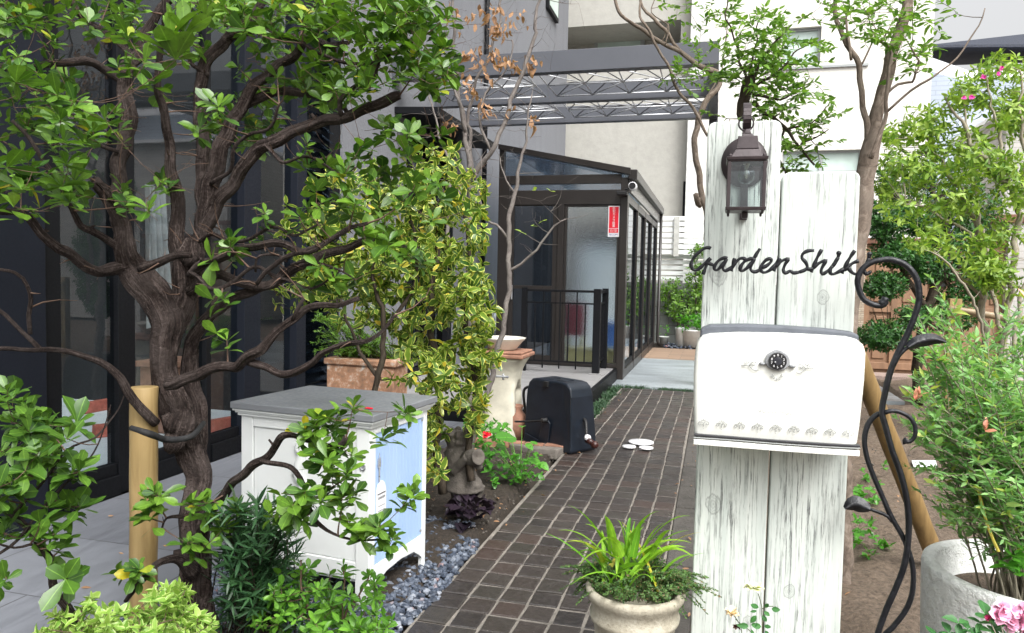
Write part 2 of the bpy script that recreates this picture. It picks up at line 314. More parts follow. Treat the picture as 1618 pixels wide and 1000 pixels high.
def m_blue():
    m, nt, b = newmat('blue_beadboard'); v = coords(nt, (1, 5, 1)); n = noise(nt, v, 1.5, 4)
    nt.links.new(ramp(nt, n, [(.3, (.33, .47, .72)), (.7, (.38, .52, .76))]), b.inputs['Base Color']); b.inputs['Roughness'].default_value = .5; return m
MT['blue'] = m_blue()
def m_pot():
    m, nt, b = newmat('weathered_stone_pot'); v = coords(nt); n = noise(nt, v, 9, 6, .65); n2 = noise(nt, v, 120, 4, .6)
    col = ramp(nt, n, [(.3, (.17, .15, .11)), (.5, (.34, .31, .24)), (.7, (.50, .47, .39))]); col = mix(nt, ramp(nt, n2, [(.55, 0.), (.7, .5)]), col, (.16, .14, .1))
    nt.links.new(col, b.inputs['Base Color']); b.inputs['Roughness'].default_value = .85; bump(nt, b, n2, .6, .004); return m
MT['pot'] = m_pot()
def m_terra():
    m, nt, b = newmat('limed_terracotta'); v = coords(nt); n = noise(nt, v, 14, 6, .7)
    nt.links.new(ramp(nt, n, [(.3, (.16, .10, .07)), (.5, (.31, .16, .09)), (.57, (.40, .25, .17)), (.64, (.46, .43, .38))]), b.inputs['Base Color']); b.inputs['Roughness'].default_value = .85; bump(nt, b, n, .3, .005); return m
MT['terra'] = m_terra()
def m_gravel():
    m, nt, b = newmat('slate_gravel'); at = nd(nt, 'Attribute', attribute_name='rnd'); n = noise(nt, coords(nt), 70, 5, .6)
    col = ramp(nt, at.outputs['Fac'], [(0, (.022, .03, .045)), (.5, (.055, .07, .10)), (.85, (.15, .175, .22)), (.965, (.32, .34, .38)), (1, (.22, .09, .07))])
    nt.links.new(mix(nt, math_(nt, 'MULTIPLY', n, .6), col, (.05, .06, .085)), b.inputs['Base Color']); b.inputs['Roughness'].default_value = .5; bump(nt, b, n, .6, .004); return m
MT['gravel'] = m_gravel()
def m_crumb():
    m, nt, b = newmat('hedge'); return m

# ------------------------------------------------------------------ mesh builder
class MB:
    def __init__(s): s.v = []; s.f = []; s.uv = {}; s.r = None
    def add(s, vs, fs, uvs=None):
        o = len(s.v); s.v.extend([tuple(map(float, q)) for q in vs])
        for i, f in enumerate(fs):
            if uvs is not None: s.uv[len(s.f)] = uvs[i]
            s.f.append(tuple(o+k for k in f))
        return s
    def box(s, a, b):
        x0, y0, z0 = [min(p, q) for p, q in zip(a, b)]; x1, y1, z1 = [max(p, q) for p, q in zip(a, b)]
        return s.add([(x0,y0,z0),(x1,y0,z0),(x1,y1,z0),(x0,y1,z0),(x0,y0,z1),(x1,y0,z1),(x1,y1,z1),(x0,y1,z1)],
                     [(0,3,2,1),(4,5,6,7),(0,1,5,4),(1,2,6,5),(2,3,7,6),(3,0,4,7)])
    def prism(s, poly, y0, y1, axis='y'):
        """poly in the plane across axis: y -> (x,z), x -> (y,z), z -> (x,y)"""
        n = len(poly)
        mk = {'y': lambda p, t: (p[0], t, p[1]), 'x': lambda p, t: (t, p[0], p[1]), 'z': lambda p, t: (p[0], p[1], t)}[axis]
        vs = [mk(p, y0) for p in poly]+[mk(p, y1) for p in poly]
        fs = [tuple(range(n)), tuple(range(2*n-1, n-1, -1))]+[(i, i+n, (i+1) % n+n, (i+1) % n) for i in range(n)]
        return s.add(vs, fs)
    def lathe(s, prof, c=(0, 0, 0), seg=32, sx=1, sy=1, wob=0):
        vs = []; n = len(prof)
        for i in range(seg):
            a = 2*math.pi*i/seg; k = 1+wob*math.sin(3*a+1)+wob*.6*math.sin(7*a)
            for r, z in prof: vs.append((c[0]+r*k*math.cos(a)*sx, c[1]+r*k*math.sin(a)*sy, c[2]+z))
        fs = [(i*n+j, ((i+1) % seg)*n+j, ((i+1) % seg)*n+j+1, i*n+j+1) for i in range(seg) for j in range(n-1)]
        return s.add(vs, fs)
    def tube(s, pts, rad, seg=8, flute=0, cap=True, rough=0, flat=None):
        P = np.array(pts, float); n = len(P)
        R = np.full(n, rad, float) if np.isscalar(rad) else np.array(rad, float)
        T = np.gradient(P, axis=0); T /= np.linalg.norm(T, axis=1)[:, None]+1e-9
        ref = np.array([0, 0, 1.]) if abs(T[0][2]) < .9 else np.array([1., 0, 0])
        nx = np.cross(T[0], ref); nx /= np.linalg.norm(nx); L = 0; vs = []; ls = []
        ph = random.random()*6; rk = [(random.random()*6, random.random()*6, random.uniform(.3, 1.4)) for _ in range(seg)]
        for i in range(n):
            if i: L += np.linalg.norm(P[i]-P[i-1])
            nx = nx-T[i]*np.dot(nx, T[i]); nx /= np.linalg.norm(nx)+1e-9; ny = np.cross(T[i], nx); ls.append(L)
            for k in range(seg):
                a = 2*math.pi*k/seg; q = R[i]
                if flute: q *= 1+flute*(math.sin(3*a+ph+L*5)+.6*math.sin(5*a-ph*2+L*9)+.35*math.sin(9*a+L*17+ph))
                if rough: q *= 1+rough*(1.3*math.sin(L*23+rk[k][0])+math.sin(L*57+rk[k][1])*rk[k][2])
                vs.append(P[i]+nx*math.cos(a)*q+ny*math.sin(a)*q)
        fs = []; uv = []
        per = 1.0
        for i in range(n-1):
            for k in range(seg):
                k2 = (k+1) % seg
                fs.append((i*seg+k, i*seg+k2, (i+1)*seg+k2, (i+1)*seg+k))
                u0, u1 = k/seg*per, (k+1)/seg*per
                uv.append(((u0, ls[i]), (u1, ls[i]), (u1, ls[i+1]), (u0, ls[i+1])))
        if cap:
            fs.append(tuple(range(seg-1, -1, -1))); uv.append([(0, 0)]*seg); fs.append(tuple((n-1)*seg+k for k in range(seg))); uv.append([(0, 0)]*seg)
        return s.add(vs, fs, uv)
    def rbox(s, a, b): return s.box(a, b)
BASE = {}
def finish(mb, name, mat, parent=None, loc=None, smooth=False, bevel=0, sub=0, local=False, kind=None, rnd=None, seg=2):
    me = bpy.data.meshes.new(name)
    base = np.zeros(3)
    if parent is not None: base = BASE.get(parent.name, np.zeros(3))
    if local: base = np.zeros(3)
    own = np.zeros(3)
    if loc is not None: own = np.array(loc, float)-base
    V = np.array(mb.v, float)
    if not local or loc is not None: V = V-base-own
    me.from_pydata(V.tolist(), [], mb.f)
    if mb.uv:
        ul = me.uv_layers.new(name='UVMap'); flat = np.zeros((len(me.loops), 2)); k = 0
        for i, f in enumerate(mb.f):
            u = mb.uv.get(i)
            if u is not None: flat[k:k+len(f)] = u
            k += len(f)
        ul.data.foreach_set('uv', flat.ravel())
    if rnd is not None:
        at = me.attributes.new('rnd', 'FLOAT', 'POINT'); at.data.foreach_set('value', np.array(rnd, np.float32))
    if smooth: me.polygons.foreach_set('use_smooth', [True]*len(me.polygons))
    me.materials.append(MT[mat] if isinstance(mat, str) else mat)
    o = bpy.data.objects.new(name, me); C.objects.link(o); o.location = own.tolist()
    if parent is not None: o.parent = parent
    BASE[o.name] = base+own
    if bevel:
        md = o.modifiers.new('bevel', 'BEVEL'); md.width = bevel; md.segments = seg; md.limit_method = 'ANGLE'; md.angle_limit = math.radians(35)
        md.harden_normals = False
    if sub:
        md = o.modifiers.new('sub', 'SUBSURF'); md.levels = sub; md.render_levels = sub
    if kind: o['kind'] = kind
    return o
def tag(o, label, cat, group=None):
    o['label'] = label; o['category'] = cat
    if group: o['group'] = group
    return o
def thing(name, label, cat, loc=(0, 0, 0), rz=0, group=None):
    o = bpy.data.objects.new(name, None); C.objects.link(o); o.location = [float(q) for q in loc]; o.rotation_euler = (0, 0, rz); o.empty_display_size = .1
    BASE[o.name] = np.array(loc, float); return tag(o, label, cat, group)
def copy_tree(o, off, label, parent=None):
    c = o.copy(); C.objects.link(c)
    if parent is None:
        c.location = (o.location[0]+off[0], o.location[1]+off[1], o.location[2]+off[2]); c['label'] = label
    else: c.parent = parent
    for ch in [q for q in SC.objects if q.parent == o]: copy_tree(ch, off, label, c)
    return c
def crom(pts, step=.03, wig=0):
    """Catmull-Rom resample; columns beyond xyz (radius) interpolated too"""
    P = np.array(pts, float)
    if len(P) < 3: P = np.vstack([P[0], (P[0]+P[-1])/2, P[-1]])
    Q = np.vstack([2*P[0]-P[1], P, 2*P[-1]-P[-2]]); out = []
    for i in range(1, len(Q)-2):
        n = max(2, int(np.linalg.norm(Q[i+1][:3]-Q[i][:3])/step))
        for t in np.linspace(0, 1, n, endpoint=False):
            a, b, c, d = Q[i-1:i+3]
            out.append(.5*((2*b)+(c-a)*t+(2*a-5*b+4*c-d)*t*t+(3*b-a-3*c+d)*t**3))
    out.append(P[-1]); out = np.array(out)
    if P.shape[1] > 3: out[:, 3] = np.maximum(out[:, 3], .0006)
    if wig:
        k = len(out); t = np.linspace(0, k*step, k); m = np.clip(np.arange(k)/4., 0, 1)
        for ax in range(3): out[:, ax] += m*wig*(np.sin(t*21+rng.random()*6)+.6*np.sin(t*47+rng.random()*6))
    return out
# ------------------------------------------------------------------ leaves
def tmpl(wd=.42, fold=.10, droop=.18, kind='obov'):
    """vertices as (along, across, up), faces, uv"""
    shp = {'obov': [(.28, .5), (.58, .95), (.82, .85)], 'oval': [(.22, .75), (.5, 1.), (.8, .62)], 'lance': [(.2, .8), (.5, 1.), (.8, .5)],
           'pinch': [(.25, .9), (.5, .8), (.75, .55)]}[kind]
    v = [(0, 0, 0)]; uv = [(.5, 0)]
    for t, k in shp:
        dz = -droop*t*t
        v += [(t, -wd*k/2, dz+fold*k*wd), (t, 0, dz), (t, wd*k/2, dz+fold*k*wd)]; uv += [(.5-.5*k, t), (.5, t), (.5+.5*k, t)]
    v.append((1, 0, -droop)); uv.append((.5, 1))
    f = [(0, 2, 1), (0, 3, 2)]
    for i in (0, 3): f += [(1+i, 2+i, 5+i, 4+i), (2+i, 3+i, 6+i, 5+i)]
    f += [(7, 8, 10), (8, 9, 10)]
    uvf = []
    for q in f: uvf.append([uv[k] for k in q])
    # margin must reach the rim: rim verts get u of 0/1
    for j, q in enumerate(f):
        uvf[j] = [((0. if v[k][1] < 0 else 1. if v[k][1] > 0 else .5) if 0 < k < 10 else .5, v[k][0]) for k in q]
    return np.array(v), f, uvf
def tmpl4(wd=.5, fold=.15, droop=.1):
    v = [(0, 0, 0), (.5, -wd/2, fold*wd), (.5, wd/2, fold*wd), (1, 0, -droop)]
    return np.array(v), [(0, 3, 1), (0, 2, 3)], [[(.5, 0), (.5, 1), (0, .5)], [(.5, 0), (1, .5), (.5, 1)]]
def leafmesh(name, P, D, N, S, T, mat, parent=None, rb=None, kind=None, loc=None):
    P, D, N, S = [np.array(q, float) for q in (P, D, N, S)]; n = len(P); tv, tf, tu = T
    D /= np.linalg.norm(D, axis=1)[:, None]+1e-9; X = np.cross(D, N); X /= np.linalg.norm(X, axis=1)[:, None]+1e-9; N = np.cross(X, D)
    k = len(tv); cz = rng.normal(1, .8, n)[:, None]; cw = rng.normal(1, .16, n)[:, None]; S = S*rng.uniform(.72, 1.18, n)
    V = (P[:, None, :]+S[:, None, None]*(tv[None, :, 0, None]*D[:, None, :]+(tv[None, :, 1]*cw)[:, :, None]*X[:, None, :]+(tv[None, :, 2]*cz)[:, :, None]*N[:, None, :])).reshape(-1, 3)
    base = BASE.get(parent.name, np.zeros(3)) if parent else np.zeros(3)
    V = V-base
    fl = [len(f) for f in tf]; fi = np.concatenate([np.array(f) for f in tf]); nl = len(fi)
    me = bpy.data.meshes.new(name); me.vertices.add(n*k); me.vertices.foreach_set('co', V.ravel())
    loops = (np.arange(n)[:, None]*k+fi[None]).ravel().astype(np.int32); me.loops.add(len(loops)); me.loops.foreach_set('vertex_index', loops)
    cnt = np.tile(fl, n); st = np.concatenate([[0], np.cumsum(cnt)[:-1]]).astype(np.int32)
    me.polygons.add(len(cnt)); me.polygons.foreach_set('loop_start', st); me.polygons.foreach_set('use_smooth', np.ones(len(cnt), bool))
    uvv = np.tile(np.concatenate([np.array(u) for u in tu]), (n, 1)); ul = me.uv_layers.new(name='UVMap'); ul.data.foreach_set('uv', uvv.ravel())
    r = rng.random(n) if rb is None else np.clip(np.array(rb), 0, 1)
    at = me.attributes.new('rnd', 'FLOAT', 'POINT'); at.data.foreach_set('value', np.repeat(r, k).astype(np.float32))
    me.materials.append(mat); me.update(calc_edges=True); me.validate()
    o = bpy.data.objects.new(name, me); C.objects.link(o)
    if parent: o.parent = parent
    if kind: o['kind'] = kind
    BASE[o.name] = base
    return o
class Leaves:
    def __init__(s): s.P = []; s.D = []; s.N = []; s.S = []; s.R = []
    def one(s, p, d, n, sz, r=None): s.P.append(p); s.D.append(d); s.N.append(n); s.S.append(sz); s.R.append(rng.random() if r is None else r)
    def rosette(s, p, a, k, sz, lo=35, hi=95, r=None, spread=0.):
        a = np.array(a, float); a /= np.linalg.norm(a)+1e-9; t = np.cross(a, [0, 0, 1.]) if abs(a[2]) < .9 else np.cross(a, [1., 0, 0]); t /= np.linalg.norm(t); b = np.cross(a, t); ph = rng.random()*6
        for i in range(k):
            th = ph+i*2.4; q = math.radians(lo+(hi-lo)*(1-i/max(1, k-1))+rng.normal(0, 8)); rad = t*math.cos(th)+b*math.sin(th)
            d = a*math.cos(q)+rad*math.sin(q)+[0, 0, -.12]; n = a*math.sin(q)-rad*math.cos(q)+rng.normal(0, .18, 3)
            pp = np.array(p)-a*spread*(1-i/max(1, k-1))*rng.random()
            s.one(pp, d, n, sz*rng.uniform(.65, 1.1), None if r is None else r+rng.normal(0, .12))
    def sprig(s, pts, sz, dens, up=.4, r=None, hang=0.):
        """leaves in alternate order along a twig"""
        pts = np.array(pts)[:, :3]; L = np.linalg.norm(np.diff(pts, axis=0), axis=1).sum(); n = max(2, int(L*dens))
        for i in range(n):
            t = (i+.5+rng.uniform(-.2, .2))/n; x = t*(len(pts)-1); j = min(int(x), len(pts)-2); p = pts[j]+(pts[j+1]-pts[j])*(x-j); a = pts[j+1]-pts[j]; a = a/(np.linalg.norm(a)+1e-9)
            sd_ = np.cross(a, [0, 0, 1.]); sd_ /= np.linalg.norm(sd_)+1e-9; sd_ *= (-1)**i
            d = a*.6+sd_*.9+np.array([0, 0, up*.3-hang])+rng.normal(0, .25, 3); nn = np.array([0, 0, 1.])+rng.normal(0, .35, 3)
            s.one(p, d, nn, sz*rng.uniform(.7, 1.15), None if r is None else r+rng.normal(0, .15))
    def mesh(s, name, T, mat, parent=None, **k): return leafmesh(name, s.P, s.D, s.N, s.S, T, mat, parent, s.R, **k)
def dirto(a, b): d = np.array(b)-np.array(a); return d/(np.linalg.norm(d)+1e-9)
class Tree:
    """limbs given as pixel polylines with depth and radius; twigs grow from the nearest wood to each leaf cluster"""
    def __init__(s, bark): s.mb = MB(); s.tw = MB(); s.nodes = []; s.nr = []; s.bark = bark
    def limb(s, pts, seg=10, flute=.08, step=.03, wig=.004, rough=0, world=False):
        P = np.array([list(p) if world else [*Wd(p[0], p[1], p[2]), p[3]] for p in pts]); Q = crom(P, step, wig)
        s.mb.tube(Q[:, :3], Q[:, 3], seg, flute, True, rough); s.nodes += list(Q[:, :3]); s.nr += list(Q[:, 3]); return Q
    def twig(s, tgt, r0=.004, r1=.0012, seg=5, sag=.1, maxr=.03, add=True, kink=.1):
        A = s._A if hasattr(s, '_A') and len(s._A) == len(s.nodes) else np.array(s.nodes); s._A = A
        tgt = np.array(tgt, float); dd = np.linalg.norm(A-tgt, axis=1)+np.maximum(0, A[:, 2]-tgt[2])*.6+np.array(s.nr)*2
        i = int(np.argmin(dd)); p = A[i]; L = np.linalg.norm(tgt-p)
        mid = (p+tgt)/2+rng.normal(0, kink*L*.6, 3)+[0, 0, -sag*L]; t = np.linspace(0, 1, max(4, int(L/.05)))[:, None]
        Q = p*(1-t)**2+2*mid*t*(1-t)+tgt*t*t; R = min(s.nr[i]*.8, max(r0, .012*L))*(1-t[:, 0])+r1*t[:, 0]
        s.tw.tube(Q, R, seg, 0, False)
        if add: s.nodes += list(Q[2:]); s.nr += list(R[2:])
        return Q
    def build(s, parent, name='trunk', tname='branches', tmat=None):
        finish(s.mb, name, s.bark, parent, smooth=True)
        if s.tw.f: finish(s.tw, tname, tmat or s.bark, parent, smooth=True)
def inell(n, cx, cy, rx, ry, d0, d1, surf=0.):
    out = []
    for _ in range(n):
        a = rng.random()*6.283; q = math.sqrt(rng.random())*(1-surf)+surf*rng.random()**.3
        out.append(Wd(cx+rx*q*math.cos(a), cy+ry*q*math.sin(a), rng.uniform(d0, d1)))
    return out
# ================================================================== SETTING
def gaxis(lo, hi, st, far):
    a = list(np.arange(lo, hi+1e-6, st)); ex = []; s_, x = st, hi
    while x < far: s_ *= 1.6; x += s_; ex.append(x)
    ex2 = []; s_, x = st, lo
    while x > -far: s_ *= 1.6; x -= s_; ex2.append(x)
    return np.array(ex2[::-1]+a+ex)
def vnoise(x, y, s, seed=0):
    r = np.random.default_rng(seed); g = r.random((64, 64)); xi = x/s; yi = y/s; x0 = np.floor(xi).astype(int); y0 = np.floor(yi).astype(int); fx = xi-x0; fy = yi-y0
    fx = fx*fx*(3-2*fx); fy = fy*fy*(3-2*fy); q = lambda a, b: g[a % 64, b % 64]
    return (q(x0, y0)*(1-fx)+q(x0+1, y0)*fx)*(1-fy)+(q(x0, y0+1)*(1-fx)+q(x0+1, y0+1)*fx)*fy
xs = gaxis(-2.6, 5, .04, 300); ys = gaxis(1.2, 12.6, .05, 300); X, Y = np.meshgrid(xs, ys)
Z = -.06+.05*vnoise(X, Y, .35, 1)+.03*vnoise(X, Y, .11, 2)+.026*vnoise(X, Y, .055, 3)
flatm = ((X > -1.16) & (X < .02) & (Y < 9.6)) | (X < -2.05) | ((X > -1.7) & (X < .3) & (Y > 9.2)) | (Y > 12.4)
flatm |= (X < -1.2) & (Y > 5.9)
flatm |= (X > -1.7) & (X < 2.3) & (Y > 9.55)
Z = np.where(flatm, -.09, Z); Z = np.where((abs(X) > 6) | (Y > 14) | (Y < 0), -.09, Z)
gm = MB(); nx_ = len(xs); gm.v = [tuple(q) for q in np.stack([X.ravel(), Y.ravel(), Z.ravel()], 1)]
gm.f = [(j*nx_+i, j*nx_+i+1, (j+1)*nx_+i+1, (j+1)*nx_+i) for j in range(len(ys)-1) for i in range(nx_-1)]
finish(gm, 'ground', 'soil', smooth=True, kind='structure')
# ---- brick path: real pavers on a mortar bed
pm = MB(); pr = []
y = 1.3; row = 0
while y < 9.35:
    x = -1.085+.006*math.sin(y*1.7); h_ = .137+random.uniform(-.004, .004)
    for c in range(7):
        w_ = .13+.003*math.sin(y*2.3+c); g = .0075; z = random.uniform(-.003, .003); tx, ty = random.gauss(0, .006), random.gauss(0, .006)
        x0, x1, y0, y1 = x+c*.1275+g*.72, x+(c+1)*.1275-g*.72, y+g*.8, y+h_-g*.8; j = lambda: random.uniform(-.0035, .0035)
        top = [(x0+j(), y0+j()), (x1+j(), y0+j()), (x1+j(), y1+j()), (x0+j(), y1+j())]
        vs = []; e = .005
        for k, (a, b) in enumerate(top):
            vs.append((a, b, -.03))
        for k, (a, b) in enumerate(top): vs.append((a, b, z-.004+tx*(a-x0)+ty*(b-y0)))
        sx = (e, -e, -e, e); sy = (e, e, -e, -e)
        for k, (a, b) in enumerate(top): vs.append((a+sx[k], b+sy[k], z+tx*(a-x0)+ty*(b-y0)))
        pm.add(vs, [(0,1,5,4),(1,2,6,5),(2,3,7,6),(3,0,4,7),(4,5,9,8),(5,6,10,9),(6,7,11,10),(7,4,8,11),(8,9,10,11)])
        r = random.random(); r = r if random.random() > .08 else 1.; pr += [r]*12
    y += h_
finish(pm, 'brick_path', 'paver', rnd=pr, kind='structure')
finish(MB().box((-1.10, 1.0, -.3), (-.185, 9.4, -.006)), 'path_mortar', 'grout', kind='structure')
km = MB(); yy = 1.0
while yy < 9.4:
    L = random.uniform(.3, .6); km.box((-.182, yy, -.3), (-.04+random.uniform(-.015, .015), min(9.4, yy+L-.006), -.004+random.uniform(-.006, .008))); yy += L
finish(km, 'path_kerb', 'kerb', bevel=.006, kind='structure')
finish(MB().box((-1.6, 9.62, -.3), (2.2, 13.2, -.004)), 'concrete_apron', 'apron', kind='structure')
finish(MB().box((-1.6, 13.205, -.3), (2.2, 15.35, .0)), 'paved_strip', 'strip', kind='structure')
finish(MB().box((-3.40, -1., -.3), (-2.12, 6.55, .0)), 'terrace', 'terrace', kind='structure')
# ---- deck in front of the conservatory
dk = thing('tiled_deck', 'raised pale tiled deck with dark edge in front of the brown glazed porch', 'deck', (-2.3, 8, 0))
finish(MB().box((-3.40, 6.65, .02), (-1.30, 10.13, .15)), 'deck_top', 'deck', dk, bevel=.004)
finish(MB().box((-1.298, 6.60, -.2), (-1.245, 10.13, .142)).box((-3.40, 6.60, -.2), (-1.3, 6.648, .142)), 'deck_edge', 'black_frame', dk, bevel=.004)
# ---- white gravel under the far fence
def stones(name, n, fx, mat, smin, smax, z0, kind='stuff'):
    ico = [(0,0,1),(.9,0,.35),(.28,.85,.4),(-.72,.53,.35),(-.72,-.53,.4),(.28,-.85,.35),(.6,.5,-.5),(-.4,.7,-.5),(-.8,-.1,-.5),(-.2,-.8,-.5),(.7,-.5,-.5)]
    fc = [(0,1,2),(0,2,3),(0,3,4),(0,4,5),(0,5,1),(1,6,2),(2,6,7),(2,7,3),(3,7,8),(3,8,4),(4,8,9),(4,9,5),(5,9,10),(5,10,1),(1,10,6),(6,10,9,8,7)]
    mb = MB(); rr = []
    for i in range(n):
        x, y = fx(); s_ = random.uniform(smin, smax); R = Matrix.Rotation(random.random()*6.3, 3, 'Z') @ Matrix.Rotation(random.uniform(-.9, .9), 3, 'X'); st = Vector((random.uniform(.7, 1.3), random.uniform(.6, 1.1), random.uniform(.5, .85)))
        z = z0+random.random()*smax*1.1
        vs = []
        for q in ico:
            p = Vector(q)*(1+random.uniform(-.18, .18)); p = R @ Vector((p.x*st.x, p.y*st.y, p.z*st.z))*s_; vs.append((x+p.x, y+p.y, z+p.z))
        mb.add(vs, fc); rr += [random.random()]*11
    return finish(mb, name, mat, rnd=rr, kind=kind)
def in_gravel():
    while True:
        y = random.uniform(2.0, 3.85); x = random.uniform(-2.15, -.98)
        if x > -1.085-.07*max(0, (y-3.2)) and y > 2.9: continue
        if y > 3.62 and x > -1.2-(3.85-y): continue
        if x > -1.09+.02*math.sin(y*9): continue
        return x, y
g = stones('slate_gravel', 9000, in_gravel, 'gravel', .010, .020, -.012); tag(g, 'blue grey slate gravel between the white cabinet and the brick path', 'gravel')
g = stones('pebble_gravel', 500, lambda: (random.uniform(-1.0, 1.2), random.uniform(15.4, 16.3)), 'gravel', .02, .045, -.01); tag(g, 'grey pebbles below the slatted fence', 'gravel')
g = stones('soil_debris', 2200, lambda: (random.uniform(.1, 2.6), random.uniform(2.3, 9)), 'stone_fig', .004, .012, -.03); tag(g, 'small stones and crumbs scattered over the bare soil', 'debris')
g = stones('bed_debris', 420, lambda: (random.uniform(-1.9, -1.12), random.uniform(3.7, 5.9)), 'stone_fig', .004, .012, -.02); tag(g, 'bits of bark and stone on the dark soil of the bed beside the path', 'debris')

# ================================================================== GLASS SUNROOM (left)
XW = -3.42
yw = lambda px, py=450: PX(px, py, XW)[1]
sr = thing('glazed_sunroom', 'dark framed glass sunroom behind the gnarled tree, tiled floor visible inside', 'sunroom', (XW, 3.5, 0))
cuts = [(-60, 66, 'navy_frame'), (66, 97, 'black_frame'), (187, 214, 'black_frame'), (326, 334, 'black_frame'), (381, 407, 'navy_frame'), (464, 479, 'navy_frame'), (519, 536, 'black_frame')]
ZT = 4.3
for a, b, m_ in cuts:
    finish(MB().box((XW-.09, yw(a), 0.0), (XW+(.03 if m_ == 'navy_frame' else .0), yw(b)-.002, ZT)), 'mullion', m_, sr, bevel=.004)
panes = [(97, 187), (214, 326), (334, 381), (407, 464)]
for a, b in panes:
    y0, y1 = yw(a), yw(b)
    f = MB()
    f.box((XW-.07, y0+.001, .0), (XW+.012, y1-.003, .12)).box((XW-.06, y0+.001, .1201), (XW-.012, y1-.003, .19))
    fr = finish(f, 'window_frame', 'black_frame', sr, bevel=.003); finish(MB().box((XW-.06, y0+.001, ZT-.15), (XW-.005, y1-.003, ZT)), 'window_head', 'black_frame', sr, bevel=.003)
    finish(MB().box((XW-.04, y0, .19), (XW-.032, y1-.003, ZT-.15)), 'pane', 'glass', fr)
# transoms of the far pane with its view of a lit room
y0, y1 = yw(407), yw(464)
finish(MB().box((XW-.055, y0, 1.53), (XW-.01, y1-.003, 1.62)), 'transom', 'navy_frame', sr, bevel=.003)
# louvre window
y0, y1 = yw(479), yw(519); lv = MB()
lf = MB().box((XW-.08, y0+.001, 0), (XW, y1-.003, .35)); z = .4
lf = finish(lf, 'louvre_sill', 'navy_frame', sr, bevel=.003)
while z < ZT-.1:
    lv.add([(XW-.07, y0, z+.085), (XW+.045, y0, z), (XW+.045, y1-.004, z), (XW-.07, y1-.004, z+.085), (XW-.07, y0, z+.091), (XW+.045, y0, z+.006), (XW+.045, y1-.004, z+.006), (XW-.07, y1-.004, z+.091)], [(0,1,2,3),(7,6,5,4),(0,4,5,1),(1,5,6,2),(2,6,7,3),(3,7,4,0)]); z += .085
finish(lv, 'louvre_blades', 'glass_pale', sr)
# opened room: floor, back wall, ceiling with roof glazing
YE = yw(536)-.012; yN = yw(-60)
ri = MB().box((-7.2, yN-1.5, -.02), (XW-.09, YE, .0)); finish(ri, 'floor', 'concrete_in', sr)
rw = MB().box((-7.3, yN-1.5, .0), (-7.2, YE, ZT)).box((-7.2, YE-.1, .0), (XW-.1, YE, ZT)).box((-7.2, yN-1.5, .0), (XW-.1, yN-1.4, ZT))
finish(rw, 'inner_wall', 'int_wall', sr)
rb_ = MB().box((-7.3, yN-1.5, ZT+.001), (-6.2, YE, ZT+.1))
for i in range(7): rb_.box((-6.2, yN-1.5+i*(7.8-yN)/6-.05, ZT+.001), (XW+.05, yN-1.5+i*(7.8-yN)/6+.03, ZT+.08))
finish(rb_, 'roof', 'black_frame', sr)
finish(MB().box((-6.2, yN-1.5, ZT+.03), (XW+.05, YE, ZT+.035)), 'roof_glass', 'glass_clear', sr)
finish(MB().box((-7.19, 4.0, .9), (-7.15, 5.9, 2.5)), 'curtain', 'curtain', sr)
# bars on the room floor
for a, b, lab in [((133, 655), (186, 645), 'red concrete bar on the sunroom floor, furthest left'), ((152, 693), (190, 688), 'red concrete bar on the sunroom floor, nearest the glass on the left'),
                  ((282, 640), (350, 634), 'short red concrete bar on the sunroom floor right of the gnarled trunk'), ((328, 686), (400, 672), 'long red concrete bar on the sunroom floor beside the white cabinet')]:
    p, q = G(*a), G(*b); d = q-p; d /= np.linalg.norm(d); n_ = np.array([-d[1], d[0], 0])*.11; q = p+d*max(.55, np.linalg.norm(q-p)+.1)
    m_ = MB(); pts = [p, q, q+n_, p+n_]; ins = [p+n_*.15, q+n_*.15, q+n_*.85, p+n_*.85]
    m_.add([(*t[:2], .0) for t in pts]+[(*t[:2], .1) for t in ins], [(3,2,1,0),(4,5,6,7),(0,1,5,4),(1,2,6,5),(2,3,7,6),(3,0,4,7)])
    tag(finish(m_, 'parking_block', 'redbar', loc=(*p[:2], 0), bevel=.008), lab, 'block', 'red bars on the sunroom floor')
# things inside: terracotta chest-like box and white lace cloth, seen behind the trunk
p = PX(295, 560, -4.3); o = thing('terracotta_stand', 'tall terracotta coloured stand inside the sunroom behind the trunk', 'stand', (-4.45, p[1], 0))
finish(MB().box((-4.6, p[1]-.2, .0), (-4.3, p[1]+.2, .55)), 'stand_base', 'orange_tile', o, bevel=.01)
finish(MB().box((-4.63, p[1]-.23, .551), (-4.27, p[1]+.23, .60)), 'stand_top', 'orange_tile', o, bevel=.01)
p = PX(248, 500, -3.75); cl = MB(); n = 26; vs = []
for j in range(9):
    z = .95+j*.12
    for i in range(n): t = i/(n-1); vs.append((-3.75+.035*math.sin(t*22+j*.2)*(1.2-.05*j), p[1]-.10+t*(.24-.008*j), z+.03*math.sin(t*9)))
k = len(vs); vs += [(a-.004, b, c) for a, b, c in vs]
fs = [(j*n+i, j*n+i+1, (j+1)*n+i+1, (j+1)*n+i) for j in range(8) for i in range(n-1)]
cl.add(vs, fs+[tuple(q+k for q in reversed(f)) for f in fs])
tag(finish(cl, 'lace_curtain', simple('lace', (.30, .30, .29), .9, 0, .2, 30, .2), loc=(-3.75, p[1], 0), smooth=True), 'narrow off-white cloth hanging inside the sunroom behind the gnarled trunk', 'cloth')

